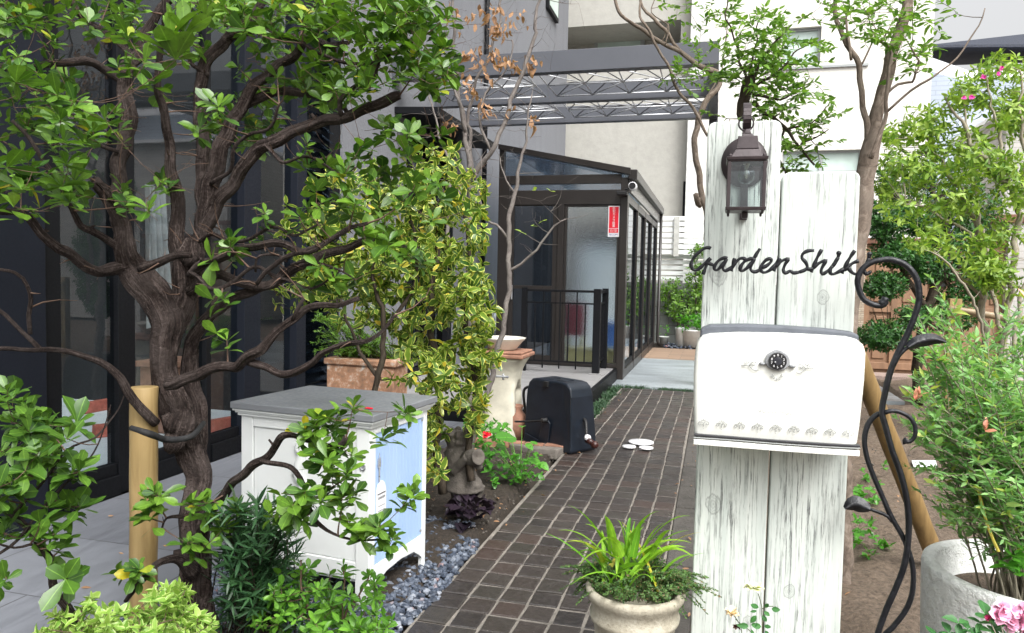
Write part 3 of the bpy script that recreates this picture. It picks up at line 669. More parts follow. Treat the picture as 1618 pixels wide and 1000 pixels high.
# ================================================================== GREY HOUSE
XH = -3.40
gh = thing('grey_house', 'grey stucco house rising behind the trees on the left', 'house', (-7, 12, 0))
yA, yB = yw(536)+.002, 16.9
yh = lambda px, py=450: PX(px, py, XH)[1]
d0, d1 = yh(640), yh(712)
zd = PX(700, 200, XH)[2]; zd = 3.15
finish(MB().box((-11, yA, 0), (XH, d0, 9)).box((-11, d1, 0), (XH, yB, 9)).box((-11, d0+.0, zd+.0), (XH-.0, d1, 9)), 'wall', 'stucco', gh)
wf = MB().box((XH-.12, d0+.001, 0.15), (XH+.02, d0+.12, zd-.001)).box((XH-.12, d1-.12, .15), (XH+.02, d1-.001, zd-.001)).box((XH-.12, d0+.121, zd-.16), (XH+.02, d1-.121, zd-.002))
wf.box((XH-.1, (d0+d1)/2-.03, .15), (XH-.02, (d0+d1)/2+.03, zd-.16)).box((XH-.1, d0+.12, 2.0), (XH-.021, d1-.12, 2.07)).box((XH-.12, d0+.12, 0.15), (XH-.01, d1-.12, .25))
door = finish(wf, 'glazed_door', 'black_frame', gh, bevel=.003)
finish(MB().box((XH-.07, d0+.12, .25), (XH-.06, d1-.12, zd-.16)), 'pane', 'glass_dark', door)
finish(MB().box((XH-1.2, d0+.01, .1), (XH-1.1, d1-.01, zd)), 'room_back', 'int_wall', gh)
# projecting dark canopy over the door
finish(MB().prism([(XH+.0, zd+.02), (XH+.5, zd-.0), (XH+.5, zd-.09), (XH+.0, zd-.05)], d0-.35, d1+.25), 'canopy', 'black_frame', gh, bevel=.004)
# small upper window at the picture's top edge
a, b = yh(862, 10), yh(878, 10); zz = PX(868, 22, XH)[2]
win = finish(MB().box((XH+.0, a, zz), (XH+.07, b, zz+1.3)), 'window', 'black_frame', gh, bevel=.003)
finish(MB().box((XH+.071, a+.07, zz+.08), (XH+.076, b-.07, zz+1.25)), 'pane', 'pane_green', win)
# downpipe and wall box
yd = yh(757); finish(MB().tube([(XH+.05, yd, .15), (XH+.05, yd, 9)], .035, 12), 'downpipe', 'black_frame', gh, smooth=True)
p = PX(776, 508, XH); mb = MB().prism([(p[0], p[2]-.14), (p[0]+.10, p[2]-.14), (p[0]+.12, p[2]-.05), (p[0]+.11, p[2]+.08), (p[0]+.06, p[2]+.13), (p[0], p[2]+.13)], p[1]-.14, p[1]+.14)
bx = thing('meter_box', 'small white rounded box with dark slot on the grey stucco wall', 'wall box', p); finish(mb, 'cover', 'white_plastic', bx, bevel=.01)
finish(MB().box((p[0]+.118, p[1]-.07, p[2]-.05), (p[0]+.126, p[1]+.07, p[2]-.02)), 'slot', 'rubber', bx)
finish(MB().tube(crom([(p[0]+.03, p[1]-.05, p[2]+.13), (p[0]+.05, p[1]-.09, p[2]+.26), (p[0]+.02, p[1]-.18, p[2]+.33), (p[0]+.01, p[1]-.3, p[2]+.33)]), .012, 8), 'cable', 'rubber', bx, smooth=True)

# ================================================================== CONSERVATORY
YC, XC = 10.15, -1.17
cs = thing('glazed_porch', 'dark brown glazed porch with sloping roof at the end of the brick path', 'conservatory', (-2.2, YC, 0))
pz = lambda px, py: PY(px, py, YC)
xL = pz(786, 400)[0]; zE = pz(1000, 268)[2]; zA = pz(790, 228)[2]; x0, x1, x2, x3 = pz(803, 400)[0], pz(880, 400)[0], pz(890, 400)[0], pz(978, 400)[0]
zr = [pz(900, q)[2] for q in (276, 290, 300, 323, 579)]
B = MB()
B.box((xL, YC, .0), (x0, YC+.1, zr[0])).box((x3, YC, .0), (XC, YC+.1, zE-.1)).box((x1, YC, .155), (x2, YC+.1, zr[3]))
B.box((x0, YC+.002, zr[1]), (x3, YC+.1, zr[0])).box((x0, YC+.002, zr[3]), (x3, YC+.1, zr[2]))
B.box((xL, YC, zr[0]), (xL+.07, YC+.1, zA-.06)).box((x0, YC+.002, .152), (x3, YC+.098, .21))
finish(B, 'front_frame', 'brown_frame', cs, bevel=.004)
# door leaf frames
D = MB(); zt = pz(840, 325)[2]; zm = pz(840, 451)[2]
for a, b in ((x0, x1),):
    D.box((a+.003, YC+.02, .215), (a+.07, YC+.07, zt+.07)).box((b-.07, YC+.02, .215), (b-.003, YC+.07, zt+.07)).box((a+.07, YC+.02, zt), (b-.07, YC+.07, zt+.07)).box((a+.07, YC+.02, .215), (b-.07, YC+.07, .28)).box((a+.07, YC+.02, zm-.05), (b-.07, YC+.07, zm))
door = finish(D, 'door', 'brown_frame', cs, bevel=.003)
finish(MB().box((x0+.07, YC+.04, .28), (x1-.07, YC+.05, zt)), 'pane', 'glass_dark', door)
finish(MB().box((x0+.06, YC-.03, 1.05), (x0+.075, YC+.0, 1.25)), 'handle', 'wire', door, bevel=.003)
S = MB().box((x2+.003, YC+.02, .215), (x2+.04, YC+.07, zr[3]-.003)).box((x3-.04, YC+.02, .215), (x3-.003, YC+.07, zr[3]-.003)).box((x2+.04, YC+.02, zr[3]-.03), (x3-.04, YC+.07, zr[3]-.003))
sf = finish(S, 'window', 'brown_frame', cs, bevel=.003)
finish(MB().box((x2+.04, YC+.035, .215), (x3-.04, YC+.05, zr[3]-.03)), 'pane', 'frost', sf)
finish(MB().box((x0, YC+.04, zr[1]-.001), (x3, YC+.05, zr[2]+.001)), 'transom_glass', 'glass_pale', cs)
finish(MB().prism([(xL+.07, zr[0]+.002), (XC-.06, zr[0]+.002), (XC-.06, pz(990, 282)[2]), (xL+.07, zA-.09)], YC+.04, YC+.05), 'gable_glass', 'glass_pale', cs)
YB = 15.5
# rake bar and roof
rk = MB().prism([(xL-.01, zA-.07), (xL-.01, zA+.0), (XC+.03, zE+.02), (XC+.03, zE-.07)], YC-.05, YC+.1)
finish(rk, 'rake_bar', 'brown_frame', cs, bevel=.005)
rf = MB().prism([(xL-.01, zA-.03), (xL-.01, zA+.0), (XC+.06, zE+.0), (XC+.06, zE-.03)], YC+.102, YB); finish(rf, 'roof', 'glass_pale', cs)
ga = MB().box((XC+.002, YC-.04, zE-.13), (XC+.12, YB+.03, zE+.0)); finish(ga, 'gutter', 'brown_frame', cs, bevel=.012)
finish(MB().box((XC+.004, YC+.05, zE-.30), (XC+.04, YB, zE-.135)), 'side_fascia', simple('light_bronze', (.16, .155, .15), .3, .4, .1, 3, .03), cs, bevel=.004)
# side wall
SF = MB(); n = 4; st = (YB-YC-.1)/n
for i in range(n+1):
    y_ = YC+.101+i*st*.998; SF.box((XC-.08, y_, .0), (XC+.001, y_+.07, zE-.31))
SF.box((XC-.075, YC+.1, .0), (XC-.004, YB, .12)).box((XC-.075, YC+.1, zE-.42), (XC-.004, YB, zE-.31))
finish(SF, 'side_frame', 'brown_frame', cs, bevel=.003)
for i in range(n):
    a = YC+.101+i*st*.998+.07; b = a+st-.072
    P_ = MB().box((XC-.06, a, .12), (XC-.02, a+.05, zE-.42)).box((XC-.06, b-.05, .12), (XC-.02, b, zE-.42)).box((XC-.06, a+.05, .12), (XC-.02, b-.05, .2))
    q = finish(P_, 'side_window', 'black_frame', cs, bevel=.003); finish(MB().box((XC-.045, a+.05, .2), (XC-.038, b-.05, zE-.42)), 'pane', 'glass', q)
finish(MB().tube([(XC+.07, YB+.0, zE-.13), (XC+.07, YB, .12), (XC+.12, YB, .03)], .03, 10), 'downpipe', 'brown_frame', cs, smooth=True)
finish(MB().box((xL, YC+.1, .1), (XC-.08, YB, .15)), 'floor', 'concrete_in', cs)
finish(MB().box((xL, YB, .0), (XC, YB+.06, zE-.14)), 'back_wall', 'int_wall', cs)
# things standing inside, blurred by the rippled glass
for nm, lab, cat, a, b, py0, py1, yy, mt in [('laundry_basket', 'red box seen blurred through the rippled glass of the porch', 'box', 890, 922, 480, 530, YC+.42, 'red_obj'), ('plastic_bucket', 'blue bucket seen blurred through the rippled porch glass at the right', 'bucket', 953, 985, 510, 550, YC+.5, 'blue_obj'),
                                  ('storage_chest', 'low cream chest behind the rippled glass of the porch', 'chest', 893, 972, 553, 583, YC+.3, 'cream_obj')]:
    p, q = PY(a, py1, yy), PY(b, py0, yy); o = thing(nm, lab, cat, (p[0], yy, .15))
    finish(MB().box((p[0], yy, .151 if nm == 'storage_chest' else p[2]), (q[0], yy+.3, q[2]-.03)), 'body', mt, o, bevel=.02); finish(MB().box((p[0]-.01, yy-.01, q[2]-.03), (q[0]+.01, yy+.31, q[2])), 'lid', mt, o, bevel=.01)
    if nm != 'storage_chest': finish(MB().box((p[0]+.02, yy+.02, .151), (p[0]+.04, yy+.28, p[2])).box((q[0]-.04, yy+.02, .151), (q[0]-.02, yy+.28, p[2])), 'stand', 'cream_obj', o)
o = thing('fridge', 'pale upright cabinet seen through the porch glass', 'cabinet', (-2.0, YC+2.5, .15)); finish(MB().box((-2.2, YC+2.2, .151), (-1.5, YC+2.8, 1.9)), 'body', 'white_paint', o, bevel=.02); finish(MB().box((-2.16, YC+2.17, .2), (-1.54, YC+2.198, 1.85)), 'door', 'white_paint', o, bevel=.01)
# warning sticker
def text(body, size, pos, mat, parent, name='lettering', rotx=90, ext=.0008, align='CENTER', rotz=0, sx=1):
    cu = bpy.data.curves.new('t', 'FONT'); cu.body = body; cu.size = size; cu.extrude = ext; cu.align_x = align; cu.align_y = 'CENTER'; cu.resolution_u = 2
    t = bpy.data.objects.new('t', cu); C.objects.link(t); bpy.context.view_layer.update()
    me = bpy.data.meshes.new_from_object(t.evaluated_get(bpy.context.evaluated_depsgraph_get())); bpy.data.objects.remove(t)
    R = Matrix.Translation(Vector(pos)) @ Matrix.Rotation(math.radians(rotz), 4, 'Z') @ Matrix.Rotation(math.radians(rotx), 4, 'X') @ Matrix.Diagonal((sx, 1, 1, 1))
    me.transform(R); b = BASE.get(parent.name, np.zeros(3)); me.transform(Matrix.Translation(-Vector(b))); me.materials.clear(); me.materials.append(MT[mat]); me.name = name
    o = bpy.data.objects.new(name, me); C.objects.link(o); o.parent = parent; return o
a, b = pz(960, 374), pz(979, 325); ys_ = YC+.018; cx = (a[0]+b[0])/2; Wk = b[0]-a[0]
st = thing('warning_sticker', 'red and white vertical security camera sticker on the rippled porch window', 'sticker', (cx, ys_, (a[2]+b[2])/2))
finish(MB().box((a[0], ys_, a[2]), (b[0], ys_+.003, b[2])), 'backing', 'white_plastic', st)
hh = b[2]-a[2]; zc = lambda t: b[2]-t*hh
finish(MB().box((a[0]+.012, ys_-.002, zc(.72)), (b[0]-.012, ys_-.0005, zc(.03))), 'red_field', 'red', st); finish(MB().box((a[0]+.012, ys_-.002, zc(.87)), (b[0]-.012, ys_-.0005, zc(.735))), 'red_band', 'red', st)
for i, ch in enumerate('防犯カメラ設置'): text(ch, hh*.095, (cx, ys_-.003, zc(.085+i*.094)), 'white_txt', st)
for i in range(3): text('防犯カメラ作動中', hh*.028, (cx, ys_-.003, zc(.765+i*.035)), 'white_txt', st)
text('SECOM', hh*.085, (cx, ys_-.001, zc(.93)), 'blue_txt', st, ext=.002)
# security camera at the corner
p = pz(988, 303); k = thing('security_camera', 'small black and white camera under the eave of the brown porch', 'camera', p)
finish(MB().box((p[0]-.10, YC-.14, p[2]-.055), (p[0]+.04, YC-.04, p[2]+.0)), 'sensor_box', 'rubber', k, bevel=.01)
finish(MB().tube([(p[0]+.11, YC-.16, p[2]+.06), (p[0]+.11, YC-.04, p[2]+.06)], .055, 16), 'camera_body', 'white_plastic', k, smooth=False, bevel=.008)
finish(MB().tube([(p[0]+.11, YC-.175, p[2]+.06), (p[0]+.11, YC-.161, p[2]+.06)], .043, 16), 'lens', 'rubber', k)
finish(MB().tube([(p[0]+.0, YC-.05, p[2]+.03), (p[0]+.11, YC-.05, p[2]+.05)], .012, 8).tube([(p[0]+.02, YC-.05, p[2]), (p[0]+.02, YC-.0, p[2]+.02)], .012, 8), 'bracket', 'rubber', k)

# ================================================================== RAILING on the deck
rl = thing('deck_railing', 'black metal railing with slim bars on the pale deck', 'railing', (-2, 9.3, .15))
yr = 9.36; A_ = G(825, 590, .15); xa, xb = PY(822, 560, yr)[0], PY(936, 560, yr)[0]; zt = PY(900, 458, yr)[2]; z2 = PY(900, 478, yr)[2]; z3 = PY(900, 571, yr)[2]
finish(MB().box((xa, yr, .151), (xa+.07, yr+.07, zt+.02)), 'post', 'black_frame', rl, bevel=.004)
finish(MB().box((xb-.005, yr, .165), (xb+.085, yr+.09, zt+.02)), 'post', 'black_frame', rl, bevel=.004)
finish(MB().box((xb-.04, yr-.03, .151), (xb+.12, yr+.12, .165)), 'foot_plate', 'deck', rl, bevel=.003)
finish(MB().box((xa+.071, yr+.015, zt-.03), (xb-.006, yr+.055, zt)), 'top_rail', 'black_frame', rl, bevel=.004)
bars = MB().box((xa+.071, yr+.02, z2-.02), (xb-.006, yr+.045, z2)).box((xa+.071, yr+.02, z3-.02), (xb-.006, yr+.045, z3))
for i in range(1, 8):
    x_ = xa+.07+(xb-xa-.07)*i/8; bars.box((x_-.008, yr+.025, z3+.0), (x_+.008, yr+.04, z2-.021)); 
for i in (2, 4, 6): x_ = xa+.07+(xb-xa-.07)*i/8; bars.box((x_-.008, yr+.025, z2+.001), (x_+.008, yr+.04, zt-.031)); bars.box((x_-.008, yr+.025, .2), (x_+.008, yr+.04, z3-.021))
finish(bars, 'balusters', 'black_frame', rl)
ye = YC-.08; sp = MB().box((xb+.02, yr+.091, zt-.04), (xb+.06, ye, zt)).box((xb+.025, yr+.091, z2-.02), (xb+.05, ye, z2)).box((xb+.025, yr+.091, z3-.02), (xb+.05, ye, z3))
for i in range(1, 6): y_ = yr+.09+(ye-yr-.09)*i/6; sp.box((xb+.03, y_-.008, z3), (xb+.045, y_+.008, z2-.021))
finish(sp, 'side_rail', 'black_frame', rl); finish(MB().box((xb+.0, ye-.0, .151), (xb+.08, ye+.07, zt+.02)), 'post', 'black_frame', rl, bevel=.004)

# ================================================================== PERGOLA
pg = thing('pergola', 'dark grey metal pergola spanning over the path with silver lattice between its beams', 'pergola', (-1, 8, 0))
zb = PY(1000, 107, 7.45)[2]; hb = PY(1000, 72, 7.45)[2]-zb; yb = []
for py in (107, 156, 190):
    r = ray(1000, py); t = (zb-H)/r[2]; yb.append((r*t)[1])
xp = PY(1137, 65, yb[0])[0]
for y_ in yb: finish(MB().box((XH, y_, zb), (xp, y_+.11, zb+hb)), 'beam', 'pergola', pg, bevel=.004)
for y_ in yb[:1]+yb[2:]: finish(MB().box((xp+.001-.11, y_+.111, 0 if y_ == yb[2] else zb+.01), (xp+.0, y_+.22, zb+hb-.012)), 'post', 'pergola', pg, bevel=.004)
finish(MB().box((xp-.11, yb[0]+.22, zb+.012), (xp-.001, yb[2]-.001, zb+hb-.002)), 'end_beam', 'pergola', pg, bevel=.003)
# space-truss lattice panels hung between the beams
for bi in (0, 1):
    ya, yc2 = yb[bi]+.13, yb[bi+1]-.02
    for (xa_, xb_) in ((XH+.25, -1.98), (-1.85, xp-.15)):
        L = MB(); Dk = MB(); n = max(3, int((xb_-xa_)/.34)); sx_ = (xb_-xa_)/n; zt_, zl = zb+hb*.62, zb+.05
        ym = [ya+.05, (ya+yc2)/2, yc2-.05]
        for yq in ym: L.tube([(xa_, yq, zl), (xb_, yq, zl)], .0085, 5)
        for yq in ((ym[0]+ym[1])/2, (ym[1]+ym[2])/2):
            L.tube([(xa_+sx_/2, yq, zt_), (xb_-sx_/2, yq, zt_)], .006, 5)
            for i in range(n):
                c_ = (xa_+(i+.5)*sx_, yq, zt_); dy = (ym[1]-ym[0])/2
                for (dx, d_) in ((-.5, -1), (.5, -1), (-.5, 1), (.5, 1)): Dk.tube([c_, (c_[0]+dx*sx_, yq+d_*dy, zl)], .0062, 5)
        for i in range(n+1):
            L.tube([(xa_+i*sx_, ym[0], zl), (xa_+i*sx_, ym[2], zl)], .007, 5)
            if i < n: L.tube([(xa_+i*sx_, ym[0], zl), (xa_+(i+1)*sx_, ym[1], zl)], .007, 5); L.tube([(xa_+(i+1)*sx_, ym[1], zl), (xa_+i*sx_, ym[2], zl)], .007, 5)
        q = finish(L, 'lattice_panel', 'wire', pg, smooth=True); finish(Dk, 'lattice_struts', 'wiredark', q, smooth=True)
        finish(MB().box((xa_+.16, ym[0]-.02, zl-.02), (xa_+.26, ym[0]+.03, zl+.02)), 'clip', 'white_plastic', pg, bevel=.004)

# ================================================================== WHITE HOUSE
YH = 18.
hz = lambda px, py, y=YH: PY(px, py, y)
wh = thing('white_house', 'tall white rendered house with balcony and pale green windows behind the pergola', 'house', (0, 22, 0))
xl, xr = hz(700, 100)[0]-2, hz(1466, 100)[0]; xb1, xb2 = hz(906, 50)[0]-2.5, hz(1076, 50)[0]; zb0, zb1 = hz(1000, 110)[2], hz(1000, 36)[2]; xc = hz(1091, 100)[0]
finish(MB().box((xl, YH, 0), (xb1, YH+8, 12)).box((xb1, YH, 0), (xc, YH+8, zb0)).box((xb1, YH, zb1), (xc, YH+8, 12)).box((xb2, YH, zb0), (xc, YH+8, zb1)), 'wall', 'shaded_wall', wh)
finish(MB().box((xb1, YH+1.4, zb0), (xb2, YH+8, zb1)), 'balcony_wall', 'shaded_wall', wh)
# second volume, slightly forward, right of the corner
x1a, x1b, z1a, z1b = hz(1237, 100)[0], hz(1296, 100)[0], hz(1265, 100)[2], hz(1265, 43)[2]
YF = YH-.35
wallp = MB(); wx = [(hz(1237, 100, YF)[0], hz(1296, 100, YF)[0], hz(1265, 100, YF)[2], hz(1265, 43, YF)[2]), (hz(1236, 255, YF)[0], hz(1362, 255, YF)[0], hz(1300, 272, YF)[2], hz(1300, 237, YF)[2])]
# windows are set in as real recesses
xcut = sorted({xc+.002, xr, *[q for a in wx for q in a[:2]]})
zs0, zs1 = wx[1][2:], wx[0][2:]
wallp.box((xc+.002, YF, 0), (wx[1][0], YF+.3, zs1[0])).box((wx[1][0], YF, 0), (wx[1][1], YF+.3, zs0[0])).box((wx[1][1], YF, 0), (xr, YF+.3, zs1[0])).box((wx[1][0], YF, zs0[1]), (wx[1][1], YF+.3, zs1[0]))
wallp.box((xc+.002, YF, zs1[0]), (wx[0][0], YF+.3, zs1[1])).box((wx[0][1], YF, zs1[0]), (xr, YF+.3, zs1[1])).box((xc+.002, YF, zs1[1]), (xr, YF+.3, 12)).box((xc+.002, YF+.3, 0), (xr, YF+8, 12))
finish(wallp, 'front_wall', 'white_wall', wh)
MT['sash'] = simple('window_sash', (.33, .35, .35), .4, 0, .1, 3, 0)
for i, (a, b, c, d) in enumerate(wx):
    fr = MB().box((a, YF+.1, c), (a+.05, YF+.2, d)).box((b-.05, YF+.1, c), (b, YF+.2, d)).box((a+.05, YF+.1, c), (b-.05, YF+.2, c+.05)).box((a+.05, YF+.1, d-.05), (b-.05, YF+.2, d))
    if i: fr.box(((a+b)/2-.04, YF+.11, c+.05), ((a+b)/2+.04, YF+.19, d-.05))
    q = finish(fr, 'window', 'sash', wh); finish(MB().box((a+.05, YF+.15, c+.05), (b-.05, YF+.16, d-.05)), 'pane', 'pane_green', q)
z_ = hz(1300, 104, YF)[2]; finish(MB().box((hz(1226, 103, YF)[0], YF-.05, z_-.05), (hz(1372, 103, YF)[0], YF+.0, z_)), 'ledge', 'sash', wh)
finish(MB().box((xc-.001-.0, YF-.001, 0), (xc+.32, YF+.0, 12)), 'corner_trim', simple('trim', (.62, .62, .6), .8), wh)
# balcony door glass
b0, b1 = hz(958, 80)[0], hz(1016, 80)[0]
q = finish(MB().box((b0-.5, YH+1.3, zb0), (b0-.42, YH+1.398, zb0+1.4)).box((b1-.2, YH+1.3, zb0), (b1-.1, YH+1.398, zb0+1.4)).box((b0-.42, YH+1.3, zb0+1.3), (b1-.2, YH+1.398, zb0+1.4)), 'balcony_door', 'sash', wh)
finish(MB().box((b0-.42, YH+1.34, zb0), (b1-.2, YH+1.36, zb0+1.3)), 'pane', 'pane_green', q)
a = hz(1079, 320); finish(MB().box((a[0], YH-.06, hz(1080, 345)[2]), (a[0]+.12, YH-.001, hz(1080, 287)[2])), 'narrow_window', 'black_frame', wh)
finish(MB().box((a[0]+.13, YH-.09, hz(1080, 347)[2]), (a[0]+.2, YH-.001, hz(1080, 277)[2])), 'window_trim', 'white_plastic', wh)
# ================================================================== ROOFED HOUSE at right
YR = 22.
rh = thing('blue_roof_house', 'house with dark navy shingle roof and blue white siding at the right edge', 'house', (9, YR, 0))
x0_, x1_ = PY(1464, 120, YR)[0], 16; ze = PY(1540, 103, YR)[2]; zk = PY(1540, 70, YR)[2]
finish(MB().prism([(x0_, 0), (x0_, PY(1464, 88, YR)[2]), (PY(1535, 115, YR)[0], PY(1535, 113, YR)[2]), (x1_, PY(1535, 113, YR)[2]), (x1_, 0)], YR, YR+6), 'wall', 'siding', rh)
rp = PY(1465, 78, YR)
finish(MB().add([(rp[0]-.1, YR-.4, rp[2]), (x1_+2, YR-.4, PY(1618, 96, YR)[2]-.25), (x1_+2, YR+5, rp[2]+2.3), (rp[0]-.1, YR+5, rp[2]+1.0), (rp[0]-.1, YR-.4, rp[2]-.06), (x1_+2, YR-.4, PY(1618, 96, YR)[2]-.32), (x1_+2, YR+5, rp[2]+2.2), (rp[0]-.1, YR+5, rp[2]+.9)], [(0,1,2,3),(7,6,5,4),(0,4,5,1),(1,5,6,2),(2,6,7,3),(3,7,4,0)]), 'roof', 'roof', rh)
pA, pB, pC = PY(1463, 88, YR-.45), PY(1532, 112, YR-.45), PY(1618, 103, YR-.45)
finish(MB().add([tuple(pA), tuple(pB), tuple(pB-[0, 0, .28]), tuple(pA-[0, 0, .34])]+[tuple(q+[0, .05, 0]) for q in (pA, pB, pB-[0, 0, .28], pA-[0, 0, .34])], [(3,2,1,0),(4,5,6,7),(0,1,5,4),(1,2,6,5),(2,3,7,6),(3,0,4,7)]).box(tuple(pB), (x1_+1, YR-.4, pB[2]-.22)), 'fascia', 'white_plastic', rh)
# white utility mast at top right
# ================================================================== SLATTED FENCE
YS = 16.5
sf = thing('slatted_fence', 'white horizontal slat fence on a grey block wall behind the porch', 'fence', (0, YS, 0))
fa, fb = -2.2, 3.2; zt = PY(1080, 347, YS)[2]; zc_ = PY(1080, 447, YS)[2]
s_ = MB(); z = zc_+.05
while z < zt-.3: s_.box((fa, YS+.02, z), (fb, YS+.04, z+.085)); z += .117
finish(s_, 'slats', 'white_paint', sf)
s_ = MB(); zu0 = PY(1080, 402, YS)[2]; z = zu0
while z < zt: s_.box((fa, YS-.12, z), (fb, YS-.10, z+.088)); z += .12
finish(s_, 'upper_slats', 'white_paint', sf)
xq = PY(1068, 400, YS-.15)[0]
finish(MB().box((xq-.055, YS-.18, zu0-.05), (xq+.055, YS-.121, zt+.05)), 'post', simple('post_grey', (.45, .45, .42), .6), sf, bevel=.004)
finish(MB().box((fa, YS, 0), (fb, YS+.12, zc_)), 'block_wall', 'blockwall', sf)
# ================================================================== TIMBER GATE WALL on the right
YT = 12.45
tz = lambda px, py, y=YT: PY(px, py, y)
tf = thing('timber_fence', 'brown panelled timber gate wall behind the clipped dark tree', 'fence', (3.4, YT, 0))
xa, xe = tz(1368, 500)[0], tz(1598, 500)[0]; zt = tz(1450, 386)[2]
finish(MB().box((xa, YT+.03, .0), (xe, YT+.08, zt)), 'backing', 'door_brown', tf)
fr = MB(); n = 5; st_ = (xe-xa)/n
for i in range(n+1): fr.box((xa+i*st_-.045, YT-.01, .05), (xa+i*st_+.045, YT+.029, zt-.001))
for z in (.08, .95, zt-.12):
    for i in range(n): fr.box((xa+i*st_+.046, YT-.005, z), (xa+(i+1)*st_-.046, YT+.0295, z+.1))
finish(fr, 'frame', 'door_brown', tf, bevel=.004)
pn = MB()
for i in range(n):
    for (a, b) in ((.24, .89), (1.11, zt-.18)): pn.box((xa+i*st_+.11, YT+.01, a), (xa+(i+1)*st_-.11, YT+.0292, b))
finish(pn, 'raised_panels', 'door_brown', tf, bevel=.008)
finish(MB().box((xa-.1, YT-.06, zt), (xe+.1, YT+.12, zt+.09)), 'cap', 'beam_brown', tf, bevel=.006)
finish(MB().box((xa+st_*2.2, YT-.03, 1.35), (xa+st_*2.75, YT-.011, zt-.25)), 'dark_window', 'rubber', tf, bevel=.004)
pink = MB().box((xa-.3, YT-.55, -.08), (xe+.3, YT-.02, .03)); tag(finish(pink, 'fence_footing', simple('pinkish_gravel', (.36, .27, .23), .9, 0, .5, 60, .8, 90, .02)), 'pinkish exposed aggregate footing along the brown timber gate wall', 'footing')
pl = thing('tile_pillar', 'narrow beige split tile pillar with brown cap beside the white plank gate', 'pillar', (2.2, YT-.1, 0))
a, b = tz(1346, 450, YT-.1)[0], tz(1367, 450, YT-.1)[0]; z = tz(1360, 358, YT-.1)[2]
finish(MB().box((a-.1, YT-.1, 0), (b, YT+.3, z)), 'shaft', 'tilepillar', pl); finish(MB().box((a-.14, YT-.14, z+.001), (b+.04, YT+.34, z+.09)), 'cap', 'beam_brown', pl, bevel=.005)
pl = thing('tile_pillar', 'pale split tile pillar with brown beam at the right edge of the picture', 'pillar', (4.6, YT-.1, 0))
a, b = tz(1590, 450, YT-.1)[0], tz(1640, 450, YT-.1)[0]; z = tz(1600, 352, YT-.1)[2]
finish(MB().box((a, YT-.1, 0), (b+.5, YT+.3, z)), 'shaft', 'greytile', pl); finish(MB().box((a-.3, YT-.14, z+.001), (b+.6, YT+.34, z+.12)), 'cap', 'beam_brown', pl, bevel=.005)
# grey tiled house wall behind the light green shrub
gw = thing('tiled_house', 'pale grey tiled house wall glimpsed through the light green shrub', 'house', (9, 17, 0))
a = PY(1585, 300, 17)[0]; finish(MB().box((a, 17, 0), (15, 20, PY(1590, 185, 17)[2])), 'wall', 'greytile', gw)
finish(MB().box((a-.2, 16.8, PY(1590, 185, 17)[2]+.001), (15.2, 20.2, PY(1590, 178, 17)[2])), 'parapet', 'white_plastic', gw)
# neighbour across the garden, seen only as a reflection in the glass
nb = thing('neighbour_house', 'dull grey house beyond the right edge, seen as a reflection in the sunroom glass', 'house', (13, 2, 0))
finish(MB().box((12, -8, 0), (18, 9.5, 5.6)), 'wall', 'neigh', nb); finish(MB().box((11.7, -8.3, 5.601), (18.3, 9.8, 5.8)), 'roof', 'roof', nb)
w_ = finish(MB().box((11.93, 3, 1), (11.998, 5, 2.2)).box((11.93, -1, 1), (11.998, 1, 2.2)).box((11.93, 3, 3.4), (11.998, 5, 4.6)), 'window', 'sash', nb)
# ================================================================== GATE PLANKS, MAILBOX, LAMP, LETTERING
YP = 2.05
gp = lambda px, py, y=YP: PY(px, py, y)
def plank(a, b, top, knots, seed, label, y0=YP, th=.055):
    xl_ = (gp(a[0], a[1], y0)[0]+gp(a[2], a[3], y0)[0])/2; xr_ = (gp(b[0], b[1], y0)[0]+gp(b[2], b[3], y0)[0])/2; zt = gp((a[0]+b[0])/2, top, y0)[2]
    r = .016; poly = [(xl_, -.3), (xr_, -.3), (xr_, zt-r), (xr_-r*.3, zt-r*.3), (xr_-r, zt), (xl_+r, zt), (xl_+r*.3, zt-r*.3), (xl_, zt-r)]
    kn = [(gp(kx, ky, y0)[0], 0, gp(kx, ky, y0)[2], kr) for kx, ky, kr in knots]
    mb = MB().prism(poly, y0, y0+th)
    tag(finish(mb, 'gate_plank', m_plank(seed, kn), bevel=.005, seg=3), label, 'plank', 'white weathered gate planks'); return xl_, xr_, zt
pA_ = plank((1117, 200, 1094, 950), (1235, 200, 1207, 950), 191, [(1128, 797, .03), (1133, 432, .034), (1182, 985, .02)], 0, 'taller left plank of the weathered white gate post, carrying the lantern')
pB_ = plank((1235, 290, 1210, 950), (1358, 290, 1331, 950), 271, [(1248, 934, .02), (1300, 470, .02)], 5, 'shorter right plank of the weathered white gate post beside the iron scroll', YP+.004)
# mailbox
YM = 1.92
mp_ = lambda px, py, y=YM: (PY(px, py, y)[0], PY(px, py, y)[2])
def pathpx(l, y=YM): return [mp_(a, b, y) for a, b in l]
mbx = thing('mailbox', 'cream enamel mailbox with black number dial fixed across the two white planks', 'mailbox', (gp(1230, 620)[0], YM, gp(1230, 620)[2]))
prof = [(1099, 552), (1102, 540), (1110, 531), (1122, 528), (1170, 526), (1232, 527), (1295, 530), (1340, 533), (1355, 537), (1364, 545), (1368, 558), (1366, 600), (1359, 668), (1356, 690), (1352, 712), (1346, 715.5), (1320, 714), (1226, 706), (1150, 700), (1104, 696), (1098, 692), (1097, 680), (1096, 640), (1096, 590)]
P2 = np.array(pathpx(prof)); cc = P2.mean(0); k = len(P2); vs = []; fs = []
rings = [(1.0, .125), (1.0, .004), (.985, -.005), (.95, -.0085), (.7, -.013), (.35, -.015)]
for sc_, dy in rings:
    for q in P2: p = cc+(q-cc)*sc_; vs.append((p[0], YM+dy, p[1]))
